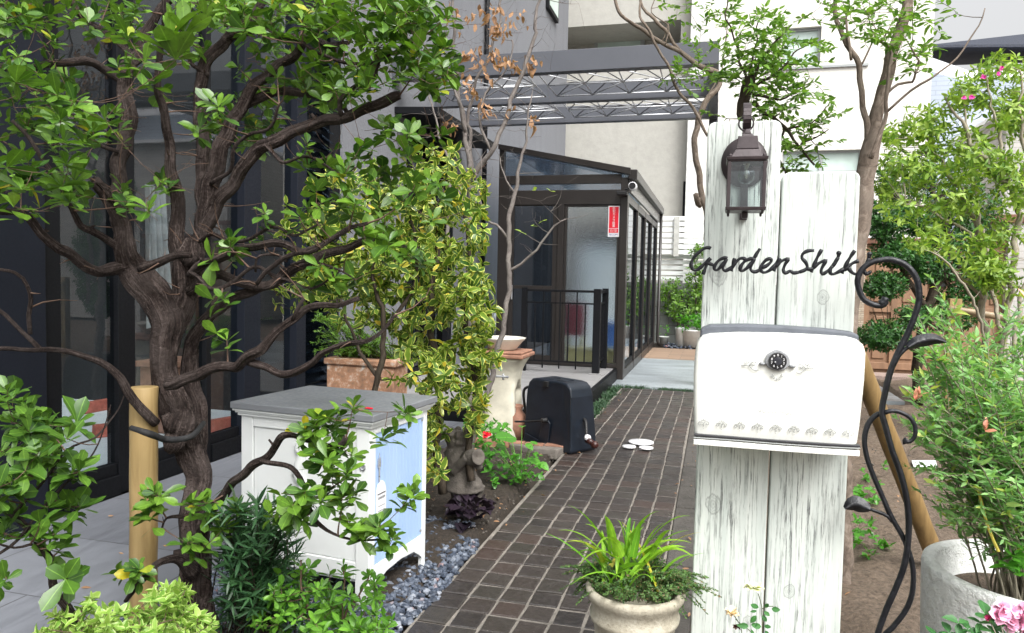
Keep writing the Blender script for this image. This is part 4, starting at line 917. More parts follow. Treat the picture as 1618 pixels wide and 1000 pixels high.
for r_ in range(len(rings)-1):
    for i in range(k): j = (i+1) % k; fs.append((r_*k+i, r_*k+j, (r_+1)*k+j, (r_+1)*k+i))
fs.append(tuple(range(k-1, -1, -1))); fs.append(tuple((len(rings)-1)*k+i for i in range(k)))
finish(MB().add(vs, fs), 'body', 'cream', mbx, smooth=True, bevel=.004, seg=3)
cp = pathpx([(1106, 535), (1107, 520), (1122, 514), (1180, 513.5), (1240, 516), (1310, 521), (1350, 526), (1358, 530), (1358, 545)], YM+.04)
finish(MB().prism(cp, YM+.045, YP-.003), 'cap', 'cap_grey', mbx, bevel=.005, seg=3)
# lip strips near the bottom
def strip(l, w_, dy, y0, mt, nm):
    Q = pathpx(l); R_ = [(a, b-w_) for a, b in Q]; finish(MB().prism(Q+R_[::-1], y0, y0+dy), nm, mt, mbx, bevel=.001)
strip([(1097, 683), (1150, 687), (1226, 693), (1300, 698), (1357, 701)], .0052, .02, YM-.019, 'wiredark', 'dark_seam')
strip([(1096, 688), (1150, 691.5), (1226, 697.5), (1300, 702.5), (1357, 705)], .0026, .02, YM-.0205, 'relief', 'lower_seam')
strip([(1096.5, 691), (1150, 695), (1226, 701), (1300, 706), (1356, 709)], .0135, .03, YM-.022, 'cream', 'lower_lip')
# embossed ornament
def rel(l, r_=.0009, y=YM-.0125):
    Q = crom([(*mp_(a, b, y)[:1], y, mp_(a, b, y)[1]) for a, b in l], .004); return Q
om = MB(); c0 = (1080, 380)
def cr(l, ox, oy, s): return [(ox+a/s, oy+b/s) for a, b in l]
fl = [[(330,385),(380,380),(430,385),(465,420),(510,448),(555,435)], [(435,385),(470,345),(510,335),(525,350)], [(470,362),(480,380),(500,380),(498,360)], [(410,358),(395,322)], [(425,345),(440,325)], [(395,362),(370,345)]]
for f in fl: om.tube(rel(cr(f, 1130, 530, 8.09), y=YM-.0195), .0011, 5)
for f in fl: om.tube(rel(cr([(1590-a, b+36) for a, b in f], 1130, 530, 8.09), y=YM-.0195), .0011, 5)
for f in [[(715,515),(735,530),(745,512),(725,502)], [(870,515),(850,530),(838,512),(860,500)], [(790,540),(790,575)], [(765,540),(742,553)], [(810,545),(830,562)]]: om.tube(rel(cr(f, 1130, 530, 8.09), y=YM-.0195), .0011, 5)
for i in range(9):
    ox, oy = 1090+(125+i*165.4)/5.78, 630+(215+i*11.9)/5.78
    if i > 7: ox -= .5
    for f in [[(0,38),(0,10),(-12,-2),(-28,-10),(-42,-2),(-50,10),(-42,22),(-28,20),(-28,8)], [(0,10),(12,-2),(28,-10),(42,-2),(50,10),(42,22),(28,20),(28,8)], [(0,-14),(0,-34)], [(-8,-12),(-22,-26)], [(8,-12),(22,-26)]]:
        om.tube(rel([(ox+a/5.78, oy+b/5.78) for a, b in f], y=YM-.0165), .0009, 5)
    om.tube(rel([(ox-.3, oy+9), (ox+.3, oy+9.3)], y=YM-.0165), .0013, 5)
om.tube(rel([(1197, 645), (1201, 651), (1203, 646), (1207, 652), (1211, 648), (1214, 652), (1219, 649), (1222, 653), (1228, 650)], y=YM-.0195), .0006, 4)
om.tube(rel([(1232, 647), (1235, 653), (1239, 650), (1243, 655), (1247, 651), (1250, 656), (1254, 652)], y=YM-.0195), .0006, 4)
finish(om, 'relief_ornament', 'relief', mbx, smooth=True)
# number dial
cx_, cz_ = mp_(1228.5, 570, YM-.02); S_ = (mp_(1245, 570)[0]-mp_(1228, 570)[0])/17.
ang = np.linspace(0, 2*math.pi, 49)[:-1]; esc = []
for a in ang:
    rr = 19.5*S_*(1+.0*a); x_ = rr*math.cos(a)*1.02; z_ = rr*math.sin(a)*.88
    if a > 1.15 and a < 2.0: z_ += 2.2*S_*math.cos((a-1.57)*3.4)
    esc.append((cx_+x_, cz_+z_))
dl = finish(MB().prism(esc, YM-.024, YM-.012), 'dial_escutcheon', 'pewter', mbx, bevel=.003, seg=3)
for s_, dz_ in ((-1, 0), (1, -2)): finish(MB().lathe([(0, -.004), (.0065, -.003), (.008, 0), (.0065, .003), (0, .004)], (cx_+s_*23.5*S_, YM-.018, cz_+(-6+dz_)*S_), 14), 'escutcheon_lobe', 'pewter', mbx, smooth=True)
dsk = MB()
def disc(mb, cx, cz, y0, y1, r, n=40): mb.prism([(cx+r*math.cos(t), cz+r*math.sin(t)) for t in np.linspace(0, 2*math.pi, n+1)[:-1]], y0, y1)
disc(dsk, cx_, cz_, YM-.030, YM-.0245, 14.2*S_); disk = finish(dsk, 'dial', 'rubber', mbx, bevel=.0015)
dsk = MB(); disc(dsk, cx_, cz_, YM-.034, YM-.0305, 6.5*S_); finish(dsk, 'knob', simple('knob_grey', (.03, .032, .04), .35), mbx, bevel=.001)
for i in range(10):
    a = math.radians(90-i*36); R_ = 9.9*S_
    text(str(i), 5.6*S_, (cx_+R_*math.cos(a), YM-.0306, cz_+R_*math.sin(a)), 'white_txt', mbx, 'dial_number', ext=.0002)
finish(MB().prism([(cx_-5.6*S_, cz_-1.2*S_), (cx_-3.4*S_, cz_-.2*S_), (cx_-3.4*S_, cz_-2.0*S_)], YM-.0348, YM-.0341), 'pointer', 'white_txt', mbx)

# lantern ------------------------------------------------------------
lp = thing('wall_lantern', 'bronze wall lantern with glass panes and a clear bulb on the taller white plank', 'lantern', (gp(1176, 256)[0], YP, gp(1176, 256)[2]))
lx, lz = gp(1176, 257)[0], gp(1176, 257)[2]; s0 = (gp(1200, 257)[0]-gp(1176, 257)[0])/24
m_ = MB(); prof = [(0, -.002), (37*s0, -.002), (37*s0, .006), (33*s0, .009), (31*s0, .013), (24*s0, .018), (0, .019)]; seg = 40; vs = []; kk = len(prof)
for i in range(seg):
    a = 2*math.pi*i/seg
    for r_, d_ in prof: vs.append((lx+r_*math.cos(a), YP-d_, lz+r_*1.12*math.sin(a)))
m_.add(vs, [(i*kk+j, i*kk+j+1, ((i+1) % seg)*kk+j+1, ((i+1) % seg)*kk+j) for i in range(seg) for j in range(kk-1)])
finish(m_, 'back_plate', 'lamp', lp, smooth=True)
YL = YP-.115
q = lambda px, py, y=YL: PY(px, py, y)
arm = [(lx, YP-.01, lz), (lx, YP-.05, lz+.0), (lx, YP-.068, lz+.04), (lx, YP-.06, lz+.09), (lx, YP-.05, q(1178, 190, YP-.06)[2]), (lx, YP-.06, q(1178, 172, YP-.06)[2]), (lx, YP-.085, q(1178, 165, YP-.085)[2]), (lx, YL, q(1178, 172)[2]), (lx, YL-.008, q(1178, 190)[2]), (lx, YL+.008, q(1178, 203)[2])]
Q = crom(arm, .008); am = MB(); w2 = .0095
for i in range(len(Q)-1):
    a, b = Q[i], Q[i+1]; t = b-a; n_ = np.array([0, -t[2], t[1]]); n_ /= np.linalg.norm(n_)+1e-9; n_ *= .004
    vs = [a+[-w2,0,0]+n_, a+[w2,0,0]+n_, a+[w2,0,0]-n_, a+[-w2,0,0]-n_, b+[-w2,0,0]+n_, b+[w2,0,0]+n_, b+[w2,0,0]-n_, b+[-w2,0,0]-n_]
    am.add(vs, [(0,1,5,4),(1,2,6,5),(2,3,7,6),(3,0,4,7)]+([(3,2,1,0)] if i == 0 else [])+([(4,5,6,7)] if i == len(Q)-2 else []))
finish(am, 'arm', 'lamp', lp, smooth=False)
cxl = q(1180, 250)[0]
rg = MB(); c_ = q(1179, 195); rg.tube([(c_[0]+.0175*math.cos(t), YL, c_[2]+.0175*math.sin(t)) for t in np.linspace(0, 2*math.pi, 25)], .0022, 8, cap=False); finish(rg, 'ring', 'lamp', lp, smooth=True)
def frustum(mb, z0, w0, z1, w1, cx=cxl, cy=YL):
    mb.add([(cx-w0, cy-w0, z0), (cx+w0, cy-w0, z0), (cx+w0, cy+w0, z0), (cx-w0, cy+w0, z0), (cx-w1, cy-w1, z1), (cx+w1, cy-w1, z1), (cx+w1, cy+w1, z1), (cx-w1, cy+w1, z1)], [(3,2,1,0),(4,5,6,7),(0,1,5,4),(1,2,6,5),(2,3,7,6),(3,0,4,7)])
zz = lambda py: q(1180, py)[2]; hw = lambda px: (px)*.001625
hood = MB(); frustum(hood, zz(251), hw(23.5), zz(238), hw(16.5)); frustum(hood, zz(238)+.0005, hw(16.4), zz(217), hw(14)); frustum(hood, zz(216.5), hw(9), zz(212), hw(6.5)); frustum(hood, zz(211.8), hw(5), zz(204), hw(3.4))
finish(hood, 'hood', 'lamp', lp, bevel=.0015)
rim = MB(); frustum(rim, zz(256.5), hw(29), zz(251.5), hw(30)); frustum(rim, zz(259), hw(27), zz(256.8), hw(27.5))
for sx_ in (-1, 1):
    for sy_ in (-1, 1): rim.lathe([(0, 0), (.0038, .0), (.0042, .003), (.003, .007), (0, .008)], (cxl+sx_*hw(24), YL+sy_*hw(24), zz(251.3)), 10)
finish(rim, 'rim', 'lamp', lp, bevel=.001)
cage = MB(); zt_, zb_ = zz(259.3), zz(329)
for sx_ in (-1, 1):
    for sy_ in (-1, 1):
        a0, a1 = hw(25), hw(24); w_ = hw(2.6); xa_, ya_ = cxl+sx_*a0, YL+sy_*a0
        finish(MB().box((xa_-w_, ya_-w_, zb_), (xa_+w_, ya_+w_, zt_)), 'cage_bar', 'lamp', lp, bevel=.0008)
bs_ = MB(); frustum(bs_, zz(334.5), hw(28), zz(329.2), hw(29)); 
for sx_ in (-1, 1):
    for sy_ in (-1, 1): bs_.lathe([(0, -.009), (.003, -.007), (.0035, 0), (0, 0)], (cxl+sx_*hw(24), YL+sy_*hw(24), zz(334.6)), 10)
finish(bs_, 'base_plate', 'lamp', lp, bevel=.001)
pn = MB(); w_ = hw(24.5)
pn.box((cxl-w_+.003, YL-w_-.0008, zb_), (cxl+w_-.003, YL-w_+.0008, zt_)).box((cxl-w_+.003, YL+w_-.0008, zb_), (cxl+w_-.003, YL+w_+.0008, zt_)).box((cxl-w_-.0008, YL-w_+.003, zb_), (cxl-w_+.0008, YL+w_-.003, zt_)).box((cxl+w_-.0008, YL-w_+.003, zb_), (cxl+w_+.0008, YL+w_-.003, zt_))
finish(pn, 'glass_panes', 'glass_clear', lp)
bl = MB(); zc0 = zz(275); bl.lathe([(0, -.0245), (.010, -.0225), (.0175, -.016), (.0205, -.005), (.0195, .006), (.014, .017), (.010, .024), (.0095, .028)], (cxl, YL, zc0), 24); finish(bl, 'bulb', m_glass('bulb_glass', (.85, .9, .9), .1), lp, smooth=True)
bl = MB(); bl.lathe([(0, -.012), (.003, -.01), (.0045, 0), (.003, .012), (.006, .02), (.011, .0282), (.0125, .03), (.0125, .048), (0, .048)], (cxl, YL, zc0), 14); finish(bl, 'bulb_socket', 'bulb_base', lp, smooth=True)
tb = MB().box((cxl-.0095, YP-.012, gp(1180, 348)[2]), (cxl+.0095, YP-.002, lz)); finish(tb, 'back_bar', 'lamp', lp, bevel=.001)
frustum_ = MB(); frustum(frustum_, zz(345), hw(4), zz(335), hw(4.5)); finish(frustum_, 'finial', 'lamp', lp, bevel=.002)

# iron scroll ---------------------------------------------------------
YI = 1.97
def ipts(l, r0, r1=None, y=YI, yy=None):
    out = []; n = len(l)
    for i, p in enumerate(l):
        rr = p[2] if len(p) > 2 else (r0 if r1 is None else r0+(r1-r0)*i/(n-1)); yq = p[3] if len(p) > 3 else y; a = PY(p[0], p[1], yq); out.append([*a, rr*.88])
    return crom(out, .008)
isc = thing('iron_scroll', 'black wrought iron vine scroll standing right of the white plank gate', 'scroll', (PY(1396, 1000, YI)[0], YI, 0))
def itube(mb, l, r0, r1=None, y=YI, seg=10): Q = ipts(l, r0, r1, y); mb.tube(Q[:, :3], Q[:, 3], seg, .03, True, .02)
px1 = .00163
ms = MB(); itube(ms, [(1396,472),(1399,478),(1392,483),(1379,481),(1366,474),(1358,460),(1355,443),(1361,427),(1374,416),(1390,411),(1408,410),(1428,417),(1443,431),(1451,450),(1452,475),(1445,500),(1434,527),(1419,556),(1407,586),(1399,618),(1394,650),(1400,676),(1410,712),(1423,748),(1432,784),(1436,820),(1435,856),(1429,892),(1416,928),(1400,964),(1386,1004),(1370,1060),(1366,1400)], .0082)
finish(ms, 'main_stem', 'iron', isc, smooth=True)
ms = MB(); itube(ms, [(1398,656),(1388,654),(1374,666),(1366,690),(1369,719),(1380,752),(1394,784),(1409,818),(1427,849),(1438,878),(1443,906),(1441,939),(1430,966),(1412,990),(1395,1010),(1385,1060),(1380,1400)], .0072, y=YI+.012)
finish(ms, 'left_loop', 'iron', isc, smooth=True)
ms = MB(); itube(ms, [(1398,652),(1408,649),(1422,651),(1438,660),(1446,675),(1445,690),(1437,698),(1431,697)], .0062, .0055, y=YI-.003); itube(ms, [(1434,694),(1431,697),(1432,700)], .009); finish(ms, 'right_curl', 'iron', isc, smooth=True)
ms = MB(); itube(ms, [(1390,480),(1396,477),(1400,470)], .0095); finish(ms, 'scroll_tip', 'iron', isc, smooth=True)
def ileaf(tip_path, wid, nm, y=YI):
    Q = ipts(tip_path, .004, .004, y); n = len(Q); vs = []; fs = []
    for i, p in enumerate(Q):
        t = i/(n-1); wv = wid*math.sin(math.pi*min(1, t*.92+.08))**.8+.003; T = Q[min(i+1, n-1), :3]-Q[max(i-1, 0), :3]; T /= np.linalg.norm(T); N = np.cross(T, [0, 1, 0]); 
        for a in np.linspace(-1, 1, 7): vs.append(p[:3]+N*a*wv+np.array([0, -.012*(1-abs(a))+.008*math.sin(t*3), 0]))
    for i in range(n-1):
        for j in range(6): fs.append((i*7+j, i*7+j+1, (i+1)*7+j+1, (i+1)*7+j))
    k = len(vs); vs += [tuple(np.array(v)+[0, .005, 0]) for v in vs]; fs += [tuple(q_+k for q_ in reversed(f)) for f in fs]
    finish(MB().add(vs, fs), nm, 'iron', isc, smooth=True)
ms = MB(); itube(ms, [(1412,577),(1420,562),(1434,549),(1450,542)], .0065, .0045); finish(ms, 'leaf_stalk', 'iron', isc, smooth=True)
ileaf([(1434,548),(1448,541),(1462,538),(1476,536),(1494,540)], .012, 'iron_leaf')
ms = MB(); itube(ms, [(1410,824),(1402,815),(1388,809),(1373,804)], .006, .0045, y=YI+.012); finish(ms, 'leaf_stalk', 'iron', isc, smooth=True)
ileaf([(1374,804),(1362,800),(1350,797),(1334,803)], .016, 'iron_leaf', YI+.012)
# lettering
lt = thing('name_lettering', 'black cursive iron name lettering in front of the white planks', 'lettering', (gp(1230, 420)[0], YI-.0, gp(1230, 420)[2]))
def sg(l, r_=.0043, nm=None): 
    m = MB(); P_ = [(1080+a/5.393, 380+b/5.393) for a, b in l]; Q = crom([[*PY(a, b, YI+.01), r_] for a, b in P_], .004); m.tube(Q[:, :3], Q[:, 3]*(1+.18*np.sin(np.arange(len(Q))*.9)), 8); return m
letters = {'letter_g': [[(233,68),(215,60),(185,64),(150,85),(100,130),(68,185),(68,228),(90,252),(120,248),(150,225),(190,185),(232,150)], [(232,150),(208,180),(190,225),(165,290)]],
 'letter_a': [[(200,190),(240,203),(262,212)], [(375,152),(345,148),(300,170),(268,210),(262,240),(285,252),(320,220),(350,180),(370,150),(345,200),(335,235),(355,258),(400,235),(420,215)]],
 'letter_r': [[(436,150),(425,190),(405,262)], [(412,235),(440,190),(480,155),(515,152),(530,165)]],
 'letter_d': [[(605,160),(570,155),(520,180),(488,220),(482,250),(505,258),(550,225),(590,170),(625,110),(652,68)], [(605,150),(580,205),(572,245),(600,268),(640,255),(665,235)]],
 'letter_e': [[(665,235),(715,210),(748,175),(740,155),(705,165),(668,205),(655,245),(680,272),(720,262),(760,230),(795,185),(822,150)]],
 'letter_n': [[(822,150),(795,200),(768,262)], [(785,225),(830,178),(892,155),(868,200),(850,250),(868,278),(900,262),(910,258),(935,275),(985,270)]],
 'letter_s': [[(985,270),(1035,250),(1055,225),(1040,185),(1010,150),(1015,115),(1060,88),(1113,85)]],
 'letter_h': [[(1050,240),(1080,245),(1105,235)], [(1178,75),(1140,145),(1110,215),(1088,272)], [(1105,235),(1150,195),(1212,168),(1195,205),(1172,255),(1185,284),(1225,262),(1270,220)]],
 'letter_i': [[(1270,220),(1310,160),(1325,110)], [(1318,145),(1285,195),(1250,245),(1252,280),(1280,285),(1330,262),(1365,240)]],
 'letter_k': [[(1460,85),(1425,135),(1385,205),(1350,282)], [(1370,255),(1430,200),(1492,172)], [(1400,225),(1425,262),(1460,285),(1500,275),(1545,230),(1585,180)]],
 'letter_last': [[(1585,118),(1578,150)], [(1580,150),(1560,200),(1540,245),(1555,285),(1600,262)]]}
for nm, ss in letters.items():
    m = MB()
    for l in ss: q_ = sg(l); m.add(q_.v, q_.f)
    finish(m, nm if nm != 'letter_last' else 'letter_i', 'iron', lt, smooth=True)
dt = MB()
for a, b in ((1323, 108), (1585, 116)): x_, _, z_ = PY(1080+a/5.393, 380+b/5.393, YI+.01); dt.lathe([(0, -.0065), (.005, -.004), (.0065, 0), (.005, .004), (0, .0065)], (x_, YI+.01, z_), 10)
finish(dt, 'letter_dots', 'iron', lt, smooth=True)

# ================================================================== CABINET
cb = thing('garden_cabinet', 'white garden cabinet with grey top and light blue side panel on the gravel', 'cabinet', (-1.316, 2.722, 0), rz=math.radians(-6))
L_ = dict(local=True, parent=cb)
def cbx(name, mat, *bs, bevel=.003, parent=cb, sm=False):
    m = MB()
    for a, b in bs: m.box(a, b)
    o = finish(m, name, mat, parent, local=True, bevel=bevel); BASE[o.name] = np.zeros(3); return o
BASE[cb.name] = np.zeros(3)
Wc, Dc, Hc = .645, .49, .765
# local frame: x from -Wc..0, y 0..Dc, front face y=0 (panelled), right side x=0 (blue)
t_ = .022
car = cbx('carcass', 'white_paint', ((-Wc, .0, .09), (-Wc+t_, Dc, Hc)), ((-Wc+t_+.001, Dc-t_, .09), (-t_, Dc, Hc)), ((-Wc+t_+.001, 0.01, .09), (-t_, Dc-t_-.001, .11)), ((-Wc+t_+.001, .014, .13), (-t_-.03, .02, Hc-.03)))
st = []
st += [((-.065, -.001, .0), (.0, .021, Hc)), ((-Wc+.0, -.002, .0), (-Wc+.06, .0205, Hc)), ((-Wc+.061, -.0, Hc-.075), (-.066, .0205, Hc-.001)), ((-Wc+.061, .0, .105), (-.066, .0205, .175))]
cbx('front_frame', 'white_paint', *st)
cbx('front_panel', 'white_paint', ((-Wc+.064, .0075, .178), (-.069, .0135, Hc-.078)), bevel=.002)
cbx('side_frame', 'white_paint', ((-.022, .0215, .0), (.0, .045, Hc-.001)), ((-.022, Dc-.03, 0), (.0, Dc, Hc-.001)), ((-.022, .0455, Hc-.06), (.0, Dc-.0305, Hc-.001)))
ap = [(.0455, .155), (.0455, .07), (.09, .08), (.14, .10), (.20, .105), (.26, .11), (.32, .105), (.38, .10), (.43, .07), (Dc-.0305, .045), (Dc-.0305, .155)]
o = finish(MB().prism(ap, -.022, 0, axis='x'), 'apron', 'white_paint', cb, local=True, bevel=.002)
m = MB(); nbd = 14; y0_, y1_ = .0455, Dc-.0305
for i in range(nbd): a = y0_+(y1_-y0_)*i/nbd; m.box((-.018, a+.0008, .156), (-.006, a+(y1_-y0_)/nbd-.0008, Hc-.061))
finish(m, 'blue_side_panel', 'blue', cb, local=True, bevel=.0012)
cbx('corner_blocks', 'pewter', ((-.0055, y1_-.018, Hc-.078), (-.002, y1_-.006, Hc-.066)), ((-.0055, y1_-.018, .172), (-.002, y1_-.006, .184)), bevel=.001)
for i, (e, z0, z1) in enumerate([(.012, Hc-.03, Hc-.018), (.02, Hc-.0175, Hc-.009), (.028, Hc-.0085, Hc)]):
    cbx('cornice', 'white_paint', ((-Wc-e, -e, z0), (e, Dc+e, z1)), bevel=.003)
cbx('top_board', 'grey_top', ((-Wc-.034, -.034, Hc+.001), (.034, Dc+.036, Hc+.030)), bevel=.004)
m = MB(); m.lathe([(0, .0), (.014, .0), (.0155, .003), (.010, .005), (.009, .002), (.003, .002), (0, .004)], (0, 0, 0), 20); m.v = [(-.032+a, -.002-c, Hc-.19+b) for a, b, c in m.v]; finish(m, 'lock', 'pewter', cb, local=True, smooth=True)
# moulded white seahorse-like ornament on the front panel
m = MB()
for l in [[(-.34, .60, .010), (-.355, .62, .012), (-.34, .64, .013), (-.325, .62, .016), (-.33, .58, .019), (-.345, .54, .021), (-.345, .50, .019), (-.33, .465, .014), (-.34, .44, .010), (-.36, .435, .008), (-.365, .455, .006)], [(-.335, .56, .012), (-.31, .565, .009), (-.30, .59, .006)], [(-.34, .52, .012), (-.37, .525, .009), (-.375, .50, .006)], [(-.345, .48, .012), (-.31, .475, .008)]]:
    Q = crom([(a, 0, b, r_) for a, b, r_ in l], .008); m.tube([(p[0], .004-p[3]*.35, p[2]) for p in Q], Q[:, 3], 10)
finish(m, 'moulding', 'white_paint', cb, local=True, smooth=True)
# little oval plaque with fork on the blue side
pq = []; 
for t in np.linspace(0, math.pi, 13): pq.append((.095+.038*math.cos(t), .44+.06*math.sin(t)))
pq = [(.133, .335)]+pq+[(.057, .335)]
finish(MB().prism(pq, -.0055, -.002, axis='x'), 'plaque', 'white_plastic', cb, local=True)
m = MB().box((-.0018, .064, .445), (-.0008, .126, .449)); text_o = finish(m, 'plaque_line', 'wiredark', cb, local=True)
def ctext(s, size, y, z, mat='wiredark'):
    cu = bpy.data.curves.new('t', 'FONT'); cu.body = s; cu.size = size; cu.extrude = .0002; cu.align_x = 'CENTER'; t = bpy.data.objects.new('t', cu); C.objects.link(t); bpy.context.view_layer.update()
    me = bpy.data.meshes.new_from_object(t.evaluated_get(bpy.context.evaluated_depsgraph_get())); bpy.data.objects.remove(t)
    me.transform(Matrix.Translation((-.0012, y, z)) @ Matrix.Rotation(math.pi/2, 4, 'Z') @ Matrix.Rotation(math.pi/2, 4, 'X')); me.materials.clear(); me.materials.append(MT[mat]); o = bpy.data.objects.new('plaque_lettering', me); C.objects.link(o); o.parent = cb
ctext('GARDEN', .0135, .095, .425)
for i in range(3): finish(MB().box((-.0018, .07, .395-i*.02), (-.0008, .12, .3965-i*.02)), 'plaque_line', 'wiredark', cb, local=True)
m = MB().tube([(-.001, .075, .50), (-.001, .075, .56)], .0035, 8).prism([(.066, .56), (.064, .60), (.072, .575), (.075, .62), (.078, .575), (.086, .60), (.084, .56)], -.003, .0, axis='x'); finish(m, 'fork_emblem', 'wire', cb, local=True)
# leaf litter on the top
ang = math.radians(-6); loc2w = lambda x, y, z: np.array([-1.316+x*math.cos(ang)-y*math.sin(ang), 2.722+x*math.sin(ang)+y*math.cos(ang), z])
Lf = Leaves(); Lf.one(loc2w(-.10, .02, Hc+.038), [.9, .2, 0], [0, 0, 1], .06, .97); Lf.one(loc2w(-.16, .10, Hc+.038), [.9, -.4, 0], [0, .1, 1], .04, .1)
o = Lf.mesh('fallen_leaf', tmpl(.4, .05, .02), LM['brown']); tag(o, 'two fallen leaves lying on the grey cabinet top', 'leaf')
m = MB().box((0, 0, 0), (.035, .012, .006)); m.v = [tuple(loc2w(-.07+a, .065+b, Hc+.034+c)) for a, b, c in m.v]; tag(finish(m, 'red_clip', 'red', loc=loc2w(-.07, .065, Hc+.034), bevel=.002), 'small red clip lying on the grey cabinet top', 'clip')

# ================================================================== STAKES
def stake(top, bot, r, mat, label, taper=1.):
    Q = crom([(*bot, r), (*(np.array(top)*.5+np.array(bot)*.5+[.002, 0, 0]), r), (*top, r*taper)], .06); m = MB().tube(Q[:, :3], Q[:, 3], 20, .02, True, .012)
    return tag(finish(m, 'wood_stake', mat, loc=bot, smooth=False, bevel=.003), label, 'stake')
b = G(224, 1015); t = PY(228, 611, b[1]+.02); b2 = b.copy(); b2[2] = -.2
o = stake(t, b2, 28*b[1]*1.0/F*.9, 'stake', 'upright yellow pine stake tied to the gnarled trunk'); 
for f in o.data.polygons: f.use_smooth = abs(f.normal.z) < .8
b = G(1484, 897); t = Wd(1352, 560, 3.3); o = stake(t, b, .042, 'stake_brown', 'leaning brown support stake between the iron scroll and the cement planter')
for f in o.data.polygons: f.use_smooth = True
# wire tie round trunk and stake
sc_ = Wd(228, 683, 2.62); m = MB(); Q = crom([(*Wd(208, 676, 2.55), .01), (*Wd(232, 684, 2.5), .011), (*Wd(262, 694, 2.62), .011), (*Wd(300, 690, 2.62), .010), (*Wd(322, 668, 2.75), .009)], .02)
m.tube(Q[:, :3], Q[:, 3], 8, .1, True, .05); tag(finish(m, 'tree_tie', 'strap', smooth=True), 'black rubber tie binding the gnarled trunk to the pine stake', 'tie')
# bamboo rail with post
pt = G(1511, 592); rl = thing('bamboo_rail', 'weathered bamboo pole on a yellow post in front of the timber gate wall', 'rail', (pt[0], pt[1]-.0, 0))
YBm = 9.0; a = PY(1511, 472, YBm); 
finish(MB().box((a[0]-.06, YBm, -.1), (a[0]+.06, YBm+.1, a[2])), 'post', 'stake', rl, bevel=.004)
Q = crom([(*PY(1496, 487, YBm-.05), .032), (*PY(1560, 497, YBm-.1), .035), (*PY(1640, 511, YBm-.15), .03)], .1); finish(MB().tube(Q[:, :3], Q[:, 3], 12, .03), 'pole', 'bamboo', rl, smooth=True)
# white sheet on the soil
a = G(1460, 736); m = MB().add([tuple(G(1440, 731)+[0,0,.02]), tuple(G(1478, 733)+[0,0,.03]), tuple(G(1481, 739)+[0,0,.015]), tuple(G(1472, 743)+[0,0,.02]), tuple(G(1444, 742)+[0,0,.015])], [(0,1,2,3,4)]); m.v += [(x_, y_, z_-.012) for x_, y_, z_ in m.v]; m.f += [(9,8,7,6,5)]+[(i, i+5, (i+1) % 5+5, (i+1) % 5) for i in range(5)]
tag(finish(m, 'white_slab', 'white_plastic', loc=a, bevel=.003), 'small white slab lying flat on the bare soil near the leaning stake', 'slab')
# ================================================================== GNARLED TREE (foreground left)
mt = thing('gnarled_tree', 'old gnarled evergreen tree with twisted shaggy trunk leaning over the terrace', 'tree', G(312, 985))
T = Tree(MT['bark']); s1 = .00085
LSC = .83
def LM_(pts, dd=None):
    """pixel polyline: (px,py,half-width px,depth)"""
    return [(a, b, d, max(.0008, w_*LSC*(.80 if w_ < 22 else .9)*d/F)) for a, b, w_, d in pts]
T.limb(LM_([(318, 1060, 44, 2.7), (312, 985, 36, 2.72), (306, 900, 30, 2.74), (306, 820, 25, 2.76), (313, 760, 24, 2.78), (303, 714, 27, 2.78), (292, 672, 30, 2.76), (272, 634, 27, 2.74), (258, 590, 24, 2.74), (262, 545, 26, 2.74), (262, 510, 31, 2.75), (238, 466, 32, 2.76), (216, 432, 29, 2.76), (197, 398, 21, 2.72), (188, 350, 17, 2.7), (172, 310, 15, 2.66), (153, 288, 13, 2.62)]), 54, .13, .014, .006, .035)
T.limb(LM_([(306, 750, 18, 2.86), (314, 690, 17, 2.88), (312, 640, 18, 2.9), (300, 600, 20, 2.9), (300, 560, 17, 2.92), (308, 530, 15, 2.9), (330, 500, 13, 2.86), (357, 480, 12, 2.82), (405, 457, 11, 2.78), (434, 446, 10, 2.75), (468, 425, 11, 2.72), (502, 408, 11, 2.7), (546, 391, 9, 2.7), (590, 381, 7, 2.7), (645, 395, 5, 2.7)]), 34, .12, .014, .005, .04)
T.limb(LM_([(268, 520, 26, 2.8), (285, 480, 25, 2.82), (291, 440, 22, 2.82), (287, 405, 20, 2.82), (276, 364, 17, 2.84), (281, 325, 15, 2.84), (276, 290, 13, 2.82), (270, 238, 11, 2.8), (258, 180, 9, 2.75), (253, 136, 8, 2.7), (252, 68, 6, 2.65), (262, 10, 5, 2.6), (255, -60, 4, 2.6)]), 36, .12, .014, .005, .04)
T.limb(LM_([(205, 405, 18, 2.78), (190, 340, 17, 2.85), (184, 296, 16, 2.9), (195, 238, 16, 2.95), (200, 170, 16, 3.0), (200, 119, 15, 3.0), (218, 78, 13, 3.0), (238, 44, 10, 3.0), (262, 7, 8, 3.0), (280, -60, 7, 3.0)]), 30, .12, .016, .006, .04)
T.limb(LM_([(198, 130, 11, 3.0), (184, 119, 11, 2.98), (160, 103, 10, 2.95), (136, 96, 10, 2.9), (100, 101, 9, 2.85), (68, 104, 8, 2.8), (30, 108, 8, 2.75), (-30, 100, 7, 2.7)]), 12, .12, .025, .004, .03)
T.limb(LM_([(208, 90, 9, 3.0), (190, 70, 8, 3.0), (153, 44, 7, 2.98), (130, 26, 6, 2.95), (112, -5, 6, 2.9), (100, -60, 5, 2.9)]), 10, .1, .025, .004)
T.limb(LM_([(300, 470, 18, 2.86), (312, 400, 17, 2.88), (322, 340, 17, 2.9), (333, 289, 18, 2.92), (354, 221, 17, 2.92), (372, 185, 15, 2.92), (391, 153, 14, 2.92), (420, 122, 11, 2.92), (444, 100, 10, 2.95), (475, 75, 9, 2.95), (500, 40, 7, 3.), (520, -30, 6, 3.)]), 30, .12, .016, .006, .04)
